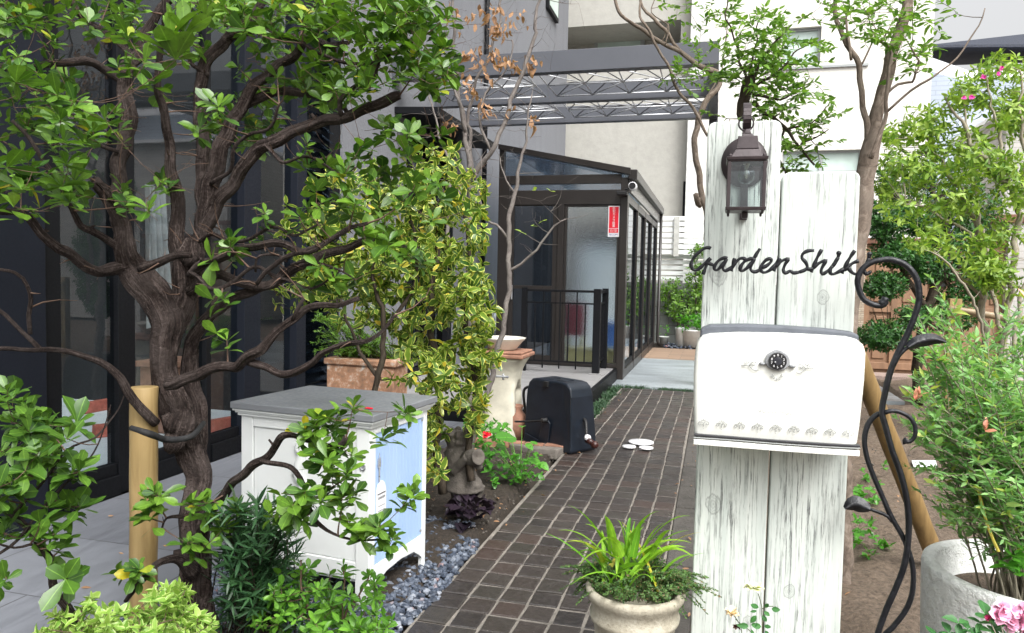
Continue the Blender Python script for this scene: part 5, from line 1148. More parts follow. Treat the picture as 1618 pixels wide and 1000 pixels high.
T.limb(LM_([(322, 350, 14, 2.95), (320, 280, 14, 3.), (316, 170, 14, 3.), (318, 112, 13, 3.), (340, 85, 12, 3.), (374, 44, 11, 3.), (405, 20, 9, 3.), (440, -30, 8, 3.)]), 28, .12, .016, .006, .04)
T.limb(LM_([(318, 380, 16, 2.86), (347, 313, 16, 2.84), (374, 285, 15, 2.82), (392, 255, 15, 2.8), (405, 240, 15, 2.8), (434, 221, 15, 2.78), (485, 201, 13, 2.76), (536, 187, 12, 2.74), (587, 167, 12, 2.72), (621, 156, 11, 2.7), (632, 152, 9, 2.7)]), 32, .12, .014, .005, .045)
T.limb(LM_([(385, 165, 12, 2.95), (420, 150, 11, 2.95), (455, 146, 10, 2.95), (502, 150, 9, 2.95), (536, 163, 7, 2.95), (550, 180, 5, 2.95)]), 10, .1, .02, .004)
T.limb(LM_([(360, 60, 9, 3.0), (400, 46, 9, 2.98), (430, 55, 8, 2.95), (485, 60, 8, 2.9), (520, 72, 7, 2.88), (553, 68, 5, 2.85)]), 10, .1, .02, .004)
T.limb(LM_([(465, 61, 4, 2.8), (502, 82, 4, 2.75), (543, 99, 4, 2.7), (590, 97, 3.5, 2.68), (645, 71, 3, 2.65), (668, 60, 2.2, 2.65)]), 8, .05, .02, .003)
T.limb(LM_([(540, 186, 6, 2.72), (536, 160, 6, 2.7), (560, 140, 5, 2.68), (590, 125, 4, 2.66), (600, 95, 3, 2.66)]), 8, .05, .02, .003)
T.limb(LM_([(208, 418, 16, 2.75), (184, 425, 14, 2.7), (163, 431, 12, 2.66), (146, 426, 12, 2.62), (112, 401, 12, 2.56), (92, 393, 11, 2.52), (72, 374, 10, 2.5), (51, 350, 9, 2.48), (20, 333, 8, 2.45), (-40, 330, 8, 2.4)]), 24, .1, .014, .005, .045)
T.limb(LM_([(205, 400, 10, 2.72), (187, 389, 10, 2.7), (165, 377, 9, 2.66), (146, 365, 9, 2.62), (128, 358, 8, 2.6), (118, 345, 7, 2.58), (109, 322, 6, 2.55), (95, 290, 5, 2.55), (60, 240, 5, 2.55), (20, 190, 4, 2.5)]), 10, .12, .02, .004)
T.limb(LM_([(246, 668, 11, 2.66), (232, 655, 11, 2.62), (215, 640, 10, 2.6), (204, 622, 10, 2.58), (190, 594, 9, 2.56), (160, 572, 8, 2.52), (119, 560, 7, 2.5), (65, 552, 6, 2.46), (30, 550, 5, 2.44), (-40, 551, 5, 2.4)]), 10, .1, .02, .004)
T.limb(LM_([(64, 552, 6, 2.46), (50, 538, 6, 2.45), (37, 524, 5, 2.44), (15, 505, 5, 2.42), (-30, 470, 4, 2.4)]), 8, .1, .02, .003)
T.limb(LM_([(48, 528, 5, 2.45), (45, 500, 5, 2.44), (49, 476, 5, 2.43), (42, 450, 4.5, 2.42), (25, 430, 4, 2.4), (-30, 420, 4, 2.4)]), 8, .1, .02, .003)
T.limb(LM_([(222, 425, 13, 2.66), (250, 415, 11, 2.64), (275, 406, 9, 2.62), (300, 404, 7, 2.6)]), 10, .12, .02, .004)
T.limb(LM_([(300, 435, 11, 2.76), (315, 420, 11, 2.74), (340, 408, 10, 2.72), (370, 397, 9, 2.7), (405, 390, 9, 2.68), (430, 386, 9, 2.66), (455, 385, 9, 2.64), (478, 396, 8, 2.62), (500, 392, 7, 2.62), (519, 381, 6, 2.6), (550, 364, 5, 2.6), (580, 350, 4, 2.6)]), 24, .12, .014, .005, .05)
T.limb(LM_([(296, 460, 10, 2.8), (320, 446, 10, 2.78), (345, 436, 10, 2.76), (370, 440, 10, 2.75), (400, 450, 10, 2.74), (430, 448, 9, 2.73), (455, 430, 8, 2.72)]), 24, .12, .014, .005, .05)
T.limb(LM_([(405, 450, 5, 2.6), (418, 430, 5.5, 2.58), (440, 412, 6, 2.56), (470, 402, 6, 2.55), (500, 395, 5, 2.55), (530, 372, 5, 2.55), (548, 362, 4, 2.55)]), 10, .05, .02, .003)
T.limb(LM_([(460, 418, 3, 2.6), (480, 414, 3, 2.58), (510, 418, 3, 2.56), (535, 425, 2.5, 2.55), (560, 440, 2, 2.55)]), 8, 0, .02, .003)
T.limb(LM_([(404, 430, 3, 2.6), (406, 408, 3, 2.58), (420, 402, 3, 2.57), (440, 405, 3, 2.56), (452, 414, 3, 2.56)]), 8, 0, .02, .002)
T.limb(LM_([(265, 608, 14, 2.62), (295, 598, 13, 2.58), (323, 590, 12, 2.54), (350, 582, 11, 2.52), (374, 577, 11, 2.5), (392, 560, 12, 2.48), (410, 551, 12, 2.47), (434, 532, 9, 2.46), (461, 507, 9, 2.45), (485, 486, 8, 2.44), (510, 480, 7, 2.43), (540, 479, 6, 2.42), (570, 474, 5, 2.42)]), 26, .12, .014, .005, .05)
T.limb(LM_([(390, 570, 10, 2.5), (410, 579, 9, 2.48), (441, 587, 8, 2.46), (470, 586, 8, 2.45), (490, 575, 7, 2.44), (505, 560, 7, 2.44), (530, 550, 6, 2.43), (560, 540, 6, 2.42), (590, 533, 5, 2.42), (606, 522, 4, 2.42), (624, 497, 3, 2.42)]), 22, .12, .014, .005, .05)
T.limb(LM_([(462, 505, 5, 2.45), (470, 490, 5, 2.44), (480, 470, 4, 2.44)]), 8, .1, .02, .002)
# low branches
T.limb(LM_([(316, 860, 18, 2.7), (325, 830, 13, 2.66), (340, 800, 11, 2.6), (365, 768, 10, 2.54), (396, 738, 10, 2.48), (420, 722, 9, 2.44), (434, 708, 8, 2.42), (446, 690, 8, 2.4), (462, 688, 6, 2.39), (490, 697, 6, 2.38), (520, 702, 6, 2.37), (540, 700, 6, 2.36), (547, 692, 7, 2.36)]), 22, .1, .012, .004, .04)
T.limb(LM_([(412, 728, 6, 2.43), (435, 733, 6, 2.4), (460, 738, 6, 2.38), (474, 755, 6, 2.36), (482, 780, 5, 2.35), (495, 810, 5, 2.34), (508, 832, 5, 2.33), (525, 844, 3.5, 2.32), (552, 850, 3, 2.31), (592, 853, 2.2, 2.3), (604, 851, 2, 2.3)]), 10, .08, .015, .003)
T.limb(LM_([(305, 905, 20, 2.68), (285, 886, 12, 2.62), (266, 885, 9, 2.56), (245, 893, 8, 2.52), (226, 912, 8, 2.5), (208, 930, 7, 2.48), (196, 950, 5, 2.48)]), 10, .1, .02, .004)
T.limb(LM_([(322, 800, 7, 2.66), (300, 812, 6, 2.6), (280, 815, 5, 2.57), (262, 820, 3, 2.55), (255, 835, 2.5, 2.54)]), 8, .05, .02, .003)
# burl knot where the two stems meet
for (px, py, r_, d) in [(286, 668, 26, 2.74), (300, 400, 20, 2.8), (276, 698, 16, 2.72)]: T.limb([(px-8, py+14, d, r_*.5*d/F), (px, py, d-.01, r_*d/F), (px+6, py-22, d, r_*.55*d/F)], 40, .12, .012, .003, .05)
for l in [[(300, 430, 5, 2.7), (345, 455, 5, 2.66), (392, 425, 4.5, 2.62), (440, 436, 4, 2.6), (490, 452, 3, 2.58), (540, 430, 2.4, 2.56)], [(292, 395, 5, 2.8), (335, 372, 5, 2.76), (380, 380, 4.5, 2.72), (425, 362, 4, 2.7), (470, 372, 3, 2.68), (505, 352, 2.4, 2.66)], [(333, 290, 5, 2.9), (365, 262, 4.5, 2.86), (380, 225, 4.5, 2.82), (420, 200, 4, 2.78), (445, 165, 3, 2.75)],
          [(188, 240, 5, 2.9), (150, 225, 4.5, 2.86), (128, 190, 4, 2.82), (92, 175, 3, 2.8), (60, 140, 2.4, 2.78)], [(330, 120, 5, 3.), (300, 95, 4.5, 2.96), (290, 50, 4, 2.94), (262, 25, 3, 2.9)], [(420, 230, 5, 2.76), (450, 255, 4, 2.72), (495, 250, 3.6, 2.7), (530, 272, 3, 2.68), (560, 262, 2.2, 2.66)]]:
    T.limb(LM_(l), 10, .08, .02, .006)
TW = Tree(MT['bark_twig']); TW.nodes = T.nodes; TW.nr = T.nr; TW.tw = MB()
LV = Leaves(); UPV = np.array([0, 0, 1.])
def clusters(reg, lv, tree, k=8, sz=.085, up=.75, out=None, lo=35, hi=95, r=None, twig=True, tk={}, spr=0):
    for (cx, cy, rx, ry, d0, d1, n) in reg:
        for _ in range(n):
            a = rng.random()*6.283; q = math.sqrt(rng.random()); px, py = cx+rx*q*math.cos(a), cy+ry*q*math.sin(a); d = rng.uniform(d0, d1); p = Wd(px, py, d)
            if twig:
                Q = tree.twig(p, **tk); a_ = Q[-1]-Q[-2]; a_ /= np.linalg.norm(a_)+1e-9
            else: a_ = rng.normal(0, .4, 3)
            ax = a_*.5+UPV*up+rng.normal(0, .25, 3)
            if spr:
                b_ = a_*[1, 1, .5]+rng.normal(0, .35, 3); q2 = [p, p+b_*sz*1.1, p+b_*sz*2.1]; tree.tw.tube(q2, [.0014, .001, .0007], 4, 0, False); lv.sprig(np.array(Q)[len(Q)//2:], sz, 45, .3, r); lv.sprig(np.array(q2), sz, 75, .3, r); lv.rosette(q2[-1], b_, 2, sz, 10, 40, r); continue
            lv.rosette(p, ax, int(k+rng.integers(-2, 3)), sz*rng.uniform(.75, 1.15), lo, hi, r, spread=sz*.7)
main = [(110, 25, 130, 45, 2.5, 3.3, 39), (30, 60, 60, 60, 2.4, 3., 14), (20, 200, 45, 110, 2.3, 2.8, 17), (55, 300, 60, 40, 2.3, 2.7, 9), (112, 230, 40, 90, 2.15, 2.6, 20), (180, 215, 30, 40, 2.4, 2.8, 5), (240, 90, 60, 70, 2.4, 3., 10),
        (360, 20, 90, 35, 2.6, 3.3, 23), (460, 20, 90, 40, 2.6, 3.3, 30), (560, 25, 90, 45, 2.55, 3.2, 39), (650, 40, 65, 50, 2.55, 3.0, 39), (600, 110, 110, 45, 2.55, 3.0, 39), (690, 110, 35, 40, 2.5, 2.8, 15), (440, 100, 70, 50, 2.7, 3.3, 16), (340, 170, 40, 50, 2.9, 3.2, 6),
        (400, 190, 60, 45, 3.0, 3.4, 17), (500, 140, 60, 40, 2.8, 3.3, 16), (630, 210, 40, 22, 2.5, 2.8, 6), (665, 225, 40, 25, 2.5, 2.8, 6), (500, 245, 30, 25, 2.6, 2.9, 5), (235, 300, 50, 45, 2.4, 2.9, 8), (320, 180, 30, 40, 2.4, 2.7, 5),
        (560, 265, 60, 40, 2.5, 2.8, 8+0*12), (640, 290, 60, 40, 2.5, 2.8, 11+0*14), (600, 340, 90, 40, 2.5, 2.8, 12+0*16), (700, 320, 40, 30, 2.5, 2.75, 3+0*8), (500, 330, 30, 40, 2.55, 2.8, 7), (340, 395, 40, 25, 2.6, 2.8, 5), (405, 355, 18, 30, 2.6, 2.9, 3), (630, 400, 50, 30, 2.5, 2.7, 8), (520, 440, 40, 30, 2.5, 2.7, 5), (345, 535, 14, 18, 2.5, 2.6, 2), (330, 480, 25, 20, 2.6, 2.7, 2),
        (310, 45, 60, 50, 2.9, 3.3, 10), (70, 150, 60, 40, 2.5, 3., 8)]
# near clusters fill from the wood outwards
main.sort(key=lambda q: abs(q[0]-300)+abs(q[1]-250))
clusters(main, LV, TW, 8, .068)
bn = [p for p in T.nodes if p[2] > 1.2]
for _ in range(480):
    p = bn[rng.integers(0, len(bn))]; v = rng.normal(0, 1, 3); v[2] = v[2]*.7+.25; v /= np.linalg.norm(v); TW.twig(p+v*rng.uniform(.08, .3), .0035, .0008, 4, .0, kink=.22, add=False)
for _ in range(34):      # pruned stubs
    i = rng.integers(0, len(T.nodes)); p = np.array(T.nodes[i]); r_ = T.nr[i]; v = rng.normal(0, 1, 3); v[2] = abs(v[2]); v /= np.linalg.norm(v); T.mb.tube([p, p+v*r_*1.15, p+v*(r_*1.15+.018)], [r_*.45, r_*.36, r_*.28], 9, .1, True, .05)
# bright shoot close to the lens
for p, n_ in [((278, 95), 8), ((272, 62), 9), ((292, 52), 7), ((262, 78), 6)]:
    P = Wd(p[0], p[1], 1.98); TW.twig(P, .004); LV.rosette(P, UPV+rng.normal(0, .2, 3), n_, .095, 15, 70, .75)
for (px, py) in [(90, 150), (95, 190), (100, 225), (105, 260), (98, 295), (110, 320), (25, 130), (10, 265), (35, 300)]:
    P = Wd(px, py, 2.15); TW.twig(P, .003); LV.rosette(P, UPV+rng.normal(0, .25, 3), 9, .082, 40, 100, .45)
low = 2*[(560, 650, 12, 12, 2.32, 2.38, 1), (640, 655, 16, 10, 2.3, 2.35, 1), (618, 690, 14, 10, 2.3, 2.35, 1), (525, 665, 18, 14, 2.3, 2.4, 2), (490, 675, 25, 20, 2.3, 2.4, 3), (530, 730, 35, 35, 2.25, 2.4, 5), (475, 790, 40, 30, 2.25, 2.4, 5), (540, 790, 35, 22, 2.25, 2.4, 4), (455, 815, 25, 20, 2.25, 2.35, 2), (560, 830, 22, 16, 2.25, 2.35, 2), (600, 840, 18, 12, 2.25, 2.35, 2), (640, 790, 16, 12, 2.25, 2.3, 1), (655, 775, 18, 9, 2.2, 2.3, 1), (620, 860, 10, 12, 2.25, 2.3, 1),
       (500, 720, 25, 30, 2.3, 2.4, 3), (245, 785, 12, 12, 2.45, 2.55, 2), (232, 815, 14, 12, 2.45, 2.5, 1), (322, 800, 22, 12, 2.45, 2.55, 3), (370, 790, 14, 16, 2.45, 2.5, 1), (312, 860, 26, 12, 2.45, 2.5, 2), (222, 900, 16, 12, 2.4, 2.5, 2), (198, 905, 12, 14, 2.4, 2.5, 1), (345, 835, 15, 10, 2.5, 2.55, 1)]
clusters(low, LV, TW, 8, .064)
finish(T.mb, 'trunk', MT['bark'], mt, smooth=True); finish(TW.tw, 'twigs', MT['bark_twig'], mt, smooth=True); LV.mesh('foliage', tmpl(.50, .10, .12, 'obov'), LM['main'], mt)
# second branch coming in at the lower left
LSC = 1.
sb = thing('evergreen_shrub', 'low glossy green shrub reaching in at the bottom left corner over the terrace', 'shrub', G(150, 1040))
T = Tree(MT['bark']); T.limb(LM_([(150, 1040, 9, 2.15), (115, 972, 8, 2.1), (87, 931, 8, 2.08), (79, 885, 7, 2.06), (50, 843, 6, 2.04), (18, 811, 6, 2.02), (-30, 780, 5, 2.0)]), 10, .1, .02, .004)
T.limb(LM_([(20, 812, 3, 2.02), (60, 770, 3, 2.05), (105, 715, 2.5, 2.1), (150, 690, 2, 2.15), (180, 655, 1.5, 2.2), (196, 625, 1, 2.2)]), 6, 0, .02, .003)
T.limb(LM_([(-10, 880, 3, 1.95), (30, 850, 3, 2.), (70, 800, 2.5, 2.05), (115, 755, 2, 2.1), (155, 700, 1.5, 2.12), (175, 640, 1, 2.12)]), 6, 0, .02, .003)
T.limb(LM_([(83, 900, 3, 2.07), (60, 860, 3, 2.), (20, 865, 2.5, 1.95), (-10, 860, 2, 1.9)]), 6, 0, .02, .003)
LV = Leaves(); clusters([(60, 660, 60, 25, 2.0, 2.3, 5), (25, 650, 40, 40, 1.95, 2.2, 6), (85, 690, 50, 35, 2.0, 2.3, 9), (40, 740, 60, 40, 1.9, 2.2, 9), (95, 755, 40, 30, 2., 2.2, 4), (110, 800, 25, 30, 2., 2.2, 3), (60, 830, 60, 40, 1.95, 2.1, 5), (100, 860, 30, 30, 2., 2.15, 5), (20, 900, 20, 20, 1.9, 2., 1), (10, 790, 25, 30, 1.85, 2., 4), (95, 905, 25, 15, 2., 2.1, 2)], LV, T, 8, .068, r=.3)
T.build(sb, tmat=MT['bark_twig']); LV.mesh('foliage', tmpl(.52, .10, .14), LM['main'], sb)

# ================================================================== VARIEGATED SHRUB
vs_ = thing('variegated_shrub', 'tall shrub with yellow edged green leaves between the cabinet and the fountain', 'shrub', G(700, 800))
T = Tree(MT['bark_dark'])
for l in [[(700, 780, 9, 4.1), (690, 700, 8, 4.1), (695, 600, 7, 4.1), (680, 500, 6, 4.1), (690, 400, 5, 4.15), (700, 300, 3, 4.2)], [(745, 760, 8, 4.1), (740, 700, 7, 4.15), (752, 620, 6, 4.15), (735, 520, 5, 4.15), (745, 420, 4, 4.2), (730, 330, 3, 4.2)],
          [(600, 760, 7, 4.0), (592, 640, 6, 4.0), (604, 560, 6, 4.0), (606, 500, 5, 4.0), (590, 440, 4, 4.0), (600, 380, 3, 4.)], [(600, 600, 5, 4.), (560, 540, 3, 4.), (540, 470, 3, 4.)], [(606, 520, 4, 4.), (640, 480, 4, 4.), (660, 420, 3, 4.), (650, 350, 3, 4.1)]]:
    T.limb(LM_(l), 8, .08, .05, .006)
LV = Leaves()
vreg = [(560, 470, 55, 40, 4., 4.3, 22), (500, 380, 45, 50, 4.1, 4.4, 20), (590, 385, 60, 45, 4.1, 4.5, 30), (570, 420, 50, 45, 4., 4.4, 26), (605, 480, 45, 40, 4., 4.3, 20), (505, 440, 40, 45, 4., 4.3, 14), (560, 350, 60, 40, 4.1, 4.4, 16), (640, 520, 30, 30, 4., 4.2, 12), (600, 300, 70, 45, 4., 4.4, 12), (540, 360, 60, 50, 4., 4.4, 14), (640, 420, 60, 60, 4., 4.5, 40), (760, 470, 28, 40, 4., 4.3, 22), (765, 560, 25, 40, 4., 4.2, 14), (560, 300, 60, 40, 4.0, 4.4, 16), (520, 400, 60, 50, 4., 4.4, 22), (770, 560, 25, 20, 3.9, 4.1, 5), (690, 250, 50, 20, 4.0, 4.5, 10), (680, 300, 90, 45, 3.9, 4.6, 75), (700, 360, 75, 50, 3.9, 4.6, 90), (600, 330, 80, 60, 4.0, 4.5, 30), (690, 430, 80, 50, 3.8, 4.6, 95), (600, 430, 70, 50, 3.9, 4.4, 26), (490, 350, 45, 60, 3.9, 4.3, 13), (470, 460, 45, 50, 3.9, 4.3, 16), (540, 420, 50, 40, 3.9, 4.3, 12), (740, 480, 45, 60, 3.8, 4.5, 55),
        (700, 530, 80, 50, 3.8, 4.4, 70), (660, 590, 45, 30, 3.7, 4.1, 20), (725, 580, 45, 40, 3.8, 4.3, 44), (698, 640, 40, 45, 3.7, 4.2, 30), (745, 640, 28, 22, 3.8, 4.2, 14), (676, 705, 22, 45, 3.7, 4.1, 20), (740, 672, 25, 16, 3.8, 4.1, 5), (692, 748, 14, 12, 3.7, 4.0, 3)]
clusters(vreg, LV, T, 7, .064, up=.1, lo=55, hi=135)
T.build(vs_, tmat=MT['bark_dark']); LV.mesh('foliage', tmpl(.50, .07, .28, 'oval'), LM['varieg'], vs_)

# ================================================================== BARE TREES
LSC = 0.68
bt = thing('withered_tree', 'bare grey multi-stemmed tree with clinging brown withered leaves against the grey house', 'tree', G(742, 700))
T = Tree(MT['bark_grey'])
for l in [[(742, 740, 13, 5.6), (742, 600, 12, 5.6), (744, 450, 12, 5.6), (744, 330, 11, 5.6), (744, 282, 11, 5.6), (737, 221, 7, 5.6), (727, 160, 6, 5.6), (718, 90, 5, 5.6), (716, 0, 4, 5.6), (712, -60, 3, 5.6)], [(744, 290, 10, 5.6), (758, 262, 8, 5.55), (782, 231, 7, 5.5), (799, 187, 6.5, 5.5), (816, 136, 6, 5.5), (836, 88, 5.5, 5.5), (846, 44, 5, 5.5), (850, 10, 4, 5.5), (862, -40, 3, 5.5)],
          [(744, 260, 6, 5.65), (741, 177, 5, 5.7), (754, 126, 4.5, 5.7), (775, 82, 4, 5.7), (788, 41, 4, 5.7), (795, -20, 3, 5.7)], [(735, 210, 5, 5.5), (722, 150, 4, 5.4), (700, 100, 3, 5.4), (690, 40, 2.5, 5.4)], [(708, 500, 6, 5.4), (707, 400, 6, 5.4), (712, 300, 5, 5.4), (708, 250, 4, 5.4), (690, 200, 3, 5.4), (678, 140, 2, 5.4)], [(775, 238, 4, 5.5), (760, 200, 4, 5.5), (765, 150, 3, 5.5), (800, 110, 2, 5.5), (812, 60, 2, 5.5)], [(752, 276, 5, 5.5), (738, 282, 5, 5.45), (728, 295, 5, 5.4), (715, 330, 4, 5.4)]]:
    T.limb(LM_(l), 8, .04, .05, .01)
base_nodes = list(T.nodes)
for _ in range(420):
    i = rng.integers(0, len(base_nodes)); p = base_nodes[i]
    x_, y_, d = None, None, None
    L = rng.uniform(.15, .5); v = rng.normal(0, 1, 3); v[2] = abs(v[2])*.9+.2; v /= np.linalg.norm(v)
    if p[2] < 1.9: continue
    T.twig(p+v*L, .003, .0009, 4, .05, kink=.18)
LV = Leaves()
for px, py, k in [(708,12,5),(716,35,3),(783,5,7),(768,18,5),(737,27,7),(781,42,14),(798,47,7),(810,30,7),(828,32,3),(745,80,9),(760,88,9),(778,85,12),(785,95,9),(805,100,12),(843,97,10),(738,118,5),(770,112,5),(712,195,11),(748,140,9),(767,165,9),(770,178,5),(806,178,4),(843,183,5),(750,8,3)]:
    P = Wd(px, py, 5.5); T.twig(P+[0, 0, .05], .003, .001, 4)
    for _ in range(int(k*1.2)): LV.one(P+rng.normal(0, .03, 3), [rng.normal(0, .5), rng.normal(0, .5), -1], rng.normal(0, 1, 3), rng.uniform(.04, .075))
T.build(bt, tmat=MT['bark_grey']); LV.mesh('withered_leaves', tmpl(.5, .35, .4, 'oval'), LM['brown'], bt)
LSC = 0.82
bt = thing('slender_tree', 'thin bare young tree with a few round leaves in front of the brown porch', 'tree', G(752, 720))
T = Tree(MT['bark_grey'])
for l in [[(738, 740, 7, 5.1), (748, 690, 7, 5.1), (770, 620, 7, 5.1), (787, 550, 7, 5.1), (800, 490, 6.5, 5.1), (805, 422, 6, 5.1), (803, 367, 6, 5.1), (813, 304, 5, 5.1), (822, 262, 4, 5.1), (833, 204, 2.5, 5.1), (838, 150, 1.5, 5.1)], [(805, 428, 4, 5.1), (834, 409, 3, 5.08), (868, 367, 2.5, 5.05), (893, 346, 1.2, 5.05)], [(801, 375, 3.5, 5.1), (785, 355, 3, 5.1), (767, 346, 2.5, 5.1), (758, 300, 1.5, 5.1), (762, 250, 1, 5.1)], [(813, 304, 3, 5.1), (800, 285, 2, 5.1), (790, 250, 1.2, 5.1)]]:
    T.limb(LM_(l), 8, .04, .04, .006)
base_nodes = [p for p in T.nodes if p[2] > 1.45]
for _ in range(80):
    p = base_nodes[rng.integers(0, len(base_nodes))]; L = rng.uniform(.1, .35); v = rng.normal(0, 1, 3); v[2] = abs(v[2])*.8+.1; v /= np.linalg.norm(v); T.twig(p+v*L, .0025, .0008, 4, .05, kink=.18)
LV = Leaves()
for px, py in [(870, 302), (842, 357), (858, 349), (824, 367), (846, 300)]: P = Wd(px, py, 5.05); LV.rosette(P, UPV, 2, .05, 60, 100, .9)
T.build(bt, tmat=MT['bark_grey']); LV.mesh('foliage', tmpl(.75, .1, .1, 'oval'), LM['lime'], bt)

# ================================================================== TREES right of and behind the gate
LSC = 0.66
rt = thing('forked_tree', 'tan barked forked tree rising behind the shorter white plank', 'tree', G(1338, 925))
T = Tree(MT['bark_tan'])
for l in [[(1334, 960, 22, 3.4), (1335, 900, 20, 3.4), (1336, 700, 20, 3.4), (1345, 500, 21, 3.4), (1356, 380, 22, 3.4), (1366, 310, 22, 3.4), (1373, 250, 24, 3.4), (1384, 195, 20, 3.4), (1396, 140, 18, 3.4), (1406, 95, 17, 3.4), (1420, 55, 16, 3.4), (1434, 0, 15, 3.4), (1445, -60, 14, 3.4)], [(1374, 240, 12, 3.4), (1368, 190, 9, 3.4), (1360, 136, 8, 3.4), (1352, 92, 8, 3.4), (1333, 58, 7, 3.4), (1320, 20, 6, 3.4), (1314, -40, 5, 3.4)],
          [(1345, 95, 4, 3.38), (1341, 60, 4, 3.38), (1336, 30, 3, 3.38)], [(1376, 250, 7, 3.28), (1396, 195, 6, 3.27), (1402, 160, 5.5, 3.26), (1403, 120, 5, 3.26), (1407, 85, 5, 3.26), (1400, 70, 4, 3.26), (1385, 58, 3, 3.25)], [(1402, 176, 4, 3.26), (1425, 155, 3.5, 3.24), (1454, 133, 3.5, 3.22), (1480, 116, 3, 3.2), (1502, 102, 2.8, 3.2), (1529, 68, 2.4, 3.2), (1545, 40, 2, 3.2), (1558, 12, 1.5, 3.2)],
          [(1401, 148, 4, 3.26), (1418, 134, 4, 3.25), (1440, 131, 3.5, 3.24), (1446, 115, 3, 3.24), (1455, 95, 3, 3.23), (1440, 75, 2.5, 3.23)], [(1360, 105, 3, 3.4), (1375, 75, 2.5, 3.4), (1388, 50, 2.2, 3.4)]]:
    T.limb(LM_(l), 14, .05, .03, .004, .01)
LV = Leaves(); clusters([(1350, 20, 70, 22, 3.1, 3.6, 17), (1395, 35, 60, 30, 3.1, 3.6, 20), (1430, 55, 40, 40, 3.1, 3.5, 14), (1390, 60, 25, 15, 3.1, 3.3, 4), (1450, 95, 18, 22, 3.1, 3.3, 5), (1330, 30, 30, 18, 3.2, 3.5, 3), (1435, 110, 15, 15, 3.2, 3.3, 2), (1520, 30, 30, 25, 3.2, 3.3, 2), (1300, 20, 20, 20, 3.2, 3.5, 2)], LV, T, 8, .043, spr=1)
T.build(rt, tmat=MT['bark_tan']); LV.mesh('foliage', tmpl(.42, .12, .15, 'oval'), LM['mid'], rt)
LSC = 0.66
lt_ = thing('slim_tree', 'slim crooked tree with arching bare limbs left of the taller white plank', 'tree', G(1118, 740))
T = Tree(MT['bark_tan'])
for l in [[(1128, 760, 9, 5.0), (1122, 500, 9, 5.), (1116, 345, 9, 5.), (1108, 300, 9, 5.), (1099, 238, 9, 5.), (1101, 197, 9, 5.), (1111, 168, 9, 5.), (1136, 134, 8, 5.), (1130, 114, 9, 5.), (1106, 104, 8, 5.), (1083, 88, 7, 5.), (1051, 70, 6, 5.), (1020, 50, 6, 5.), (1000, 38, 5, 5.), (978, 16, 5, 5.), (968, -30, 4, 5.)], [(1079, 86, 5, 5.), (1055, 55, 5, 5.), (1034, 30, 5, 5.), (1012, 3, 4, 5.), (1000, -40, 3, 5.)],
          [(1118, 215, 4, 4.9), (1108, 195, 4.5, 4.9), (1089, 164, 4.5, 4.9), (1066, 132, 4.5, 4.9), (1051, 95, 4, 4.9), (1028, 55, 4, 4.9), (1011, 25, 3.5, 4.9), (1016, -10, 3, 4.9)], [(1104, 312, 7, 5.), (1106, 325, 8, 5.), (1098, 306, 8, 4.95)], [(1100, 190, 2, 4.9), (1120, 150, 2, 4.9), (1140, 110, 1.8, 4.9), (1147, 60, 1.5, 4.9), (1146, 20, 1.2, 4.9)], [(1051, 72, 2, 4.9), (1056, 40, 2, 4.9), (1030, 20, 1.5, 4.9), (1040, -10, 1.5, 4.9)], [(1046, 66, 1.8, 5.), (1054, 45, 1.6, 5.), (1060, 28, 1.2, 5.)]]:
    T.limb(LM_(l), 10, .05, .03, .005, .01)
LV = Leaves(); clusters([(1145, 10, 35, 18, 4.7, 5.2, 9), (1090, 110, 28, 18, 4.7, 5., 8), (1125, 45, 25, 20, 4.7, 5.1, 6), (1075, 15, 20, 12, 4.7, 5.1, 3), (1040, 25, 25, 20, 4.8, 5.1, 2), (1085, 125, 20, 10, 4.7, 4.9, 5), (1110, 85, 18, 15, 4.7, 5., 3)], LV, T, 6, .048, spr=1)
T.build(lt_, tmat=MT['bark_tan']); LV.mesh('foliage', tmpl(.42, .12, .2, 'oval'), LM['mid'], lt_)
LSC = 0.8
pt = thing('pollard_tree', 'mossy pollarded trunk with fresh green shoots behind the lantern', 'tree', G(1180, 820))
T = Tree(MT['bark_dark'])
for l in [[(1182, 840, 15, 4.2), (1180, 500, 14, 4.2), (1178, 250, 13, 4.2), (1176, 180, 13, 4.2), (1178, 150, 14, 4.2), (1182, 130, 15, 4.2), (1184, 120, 9, 4.2)], [(1182, 130, 4, 4.2), (1165, 80, 2.5, 4.2), (1150, 30, 2, 4.2), (1148, -10, 1.2, 4.2)], [(1186, 130, 4, 4.2), (1215, 80, 2.5, 4.15), (1245, 40, 1.5, 4.1)], [(1184, 128, 4, 4.2), (1192, 70, 2, 4.2), (1205, 20, 1.5, 4.2)], [(1188, 140, 5, 4.15), (1230, 110, 3, 4.1), (1270, 75, 1.6, 4.1)],
          [(1190, 160, 5, 4.1), (1235, 200, 4, 4.05), (1262, 225, 3, 4.), (1285, 262, 2.5, 4.)], [(1240, 205, 3, 4.05), (1275, 195, 2, 4.), (1305, 170, 1.5, 4.)], [(1190, 150, 4, 4.15), (1230, 155, 2.5, 4.1), (1268, 140, 1.5, 4.)], [(1265, 228, 2, 4.), (1290, 215, 1.6, 4.), (1306, 205, 1.2, 4.)], [(1240, 200, 3, 4.1), (1232, 240, 2.5, 4.1), (1245, 290, 2, 4.1)]]:
    T.limb(LM_(l), 12, .1, .03, .008, .04)
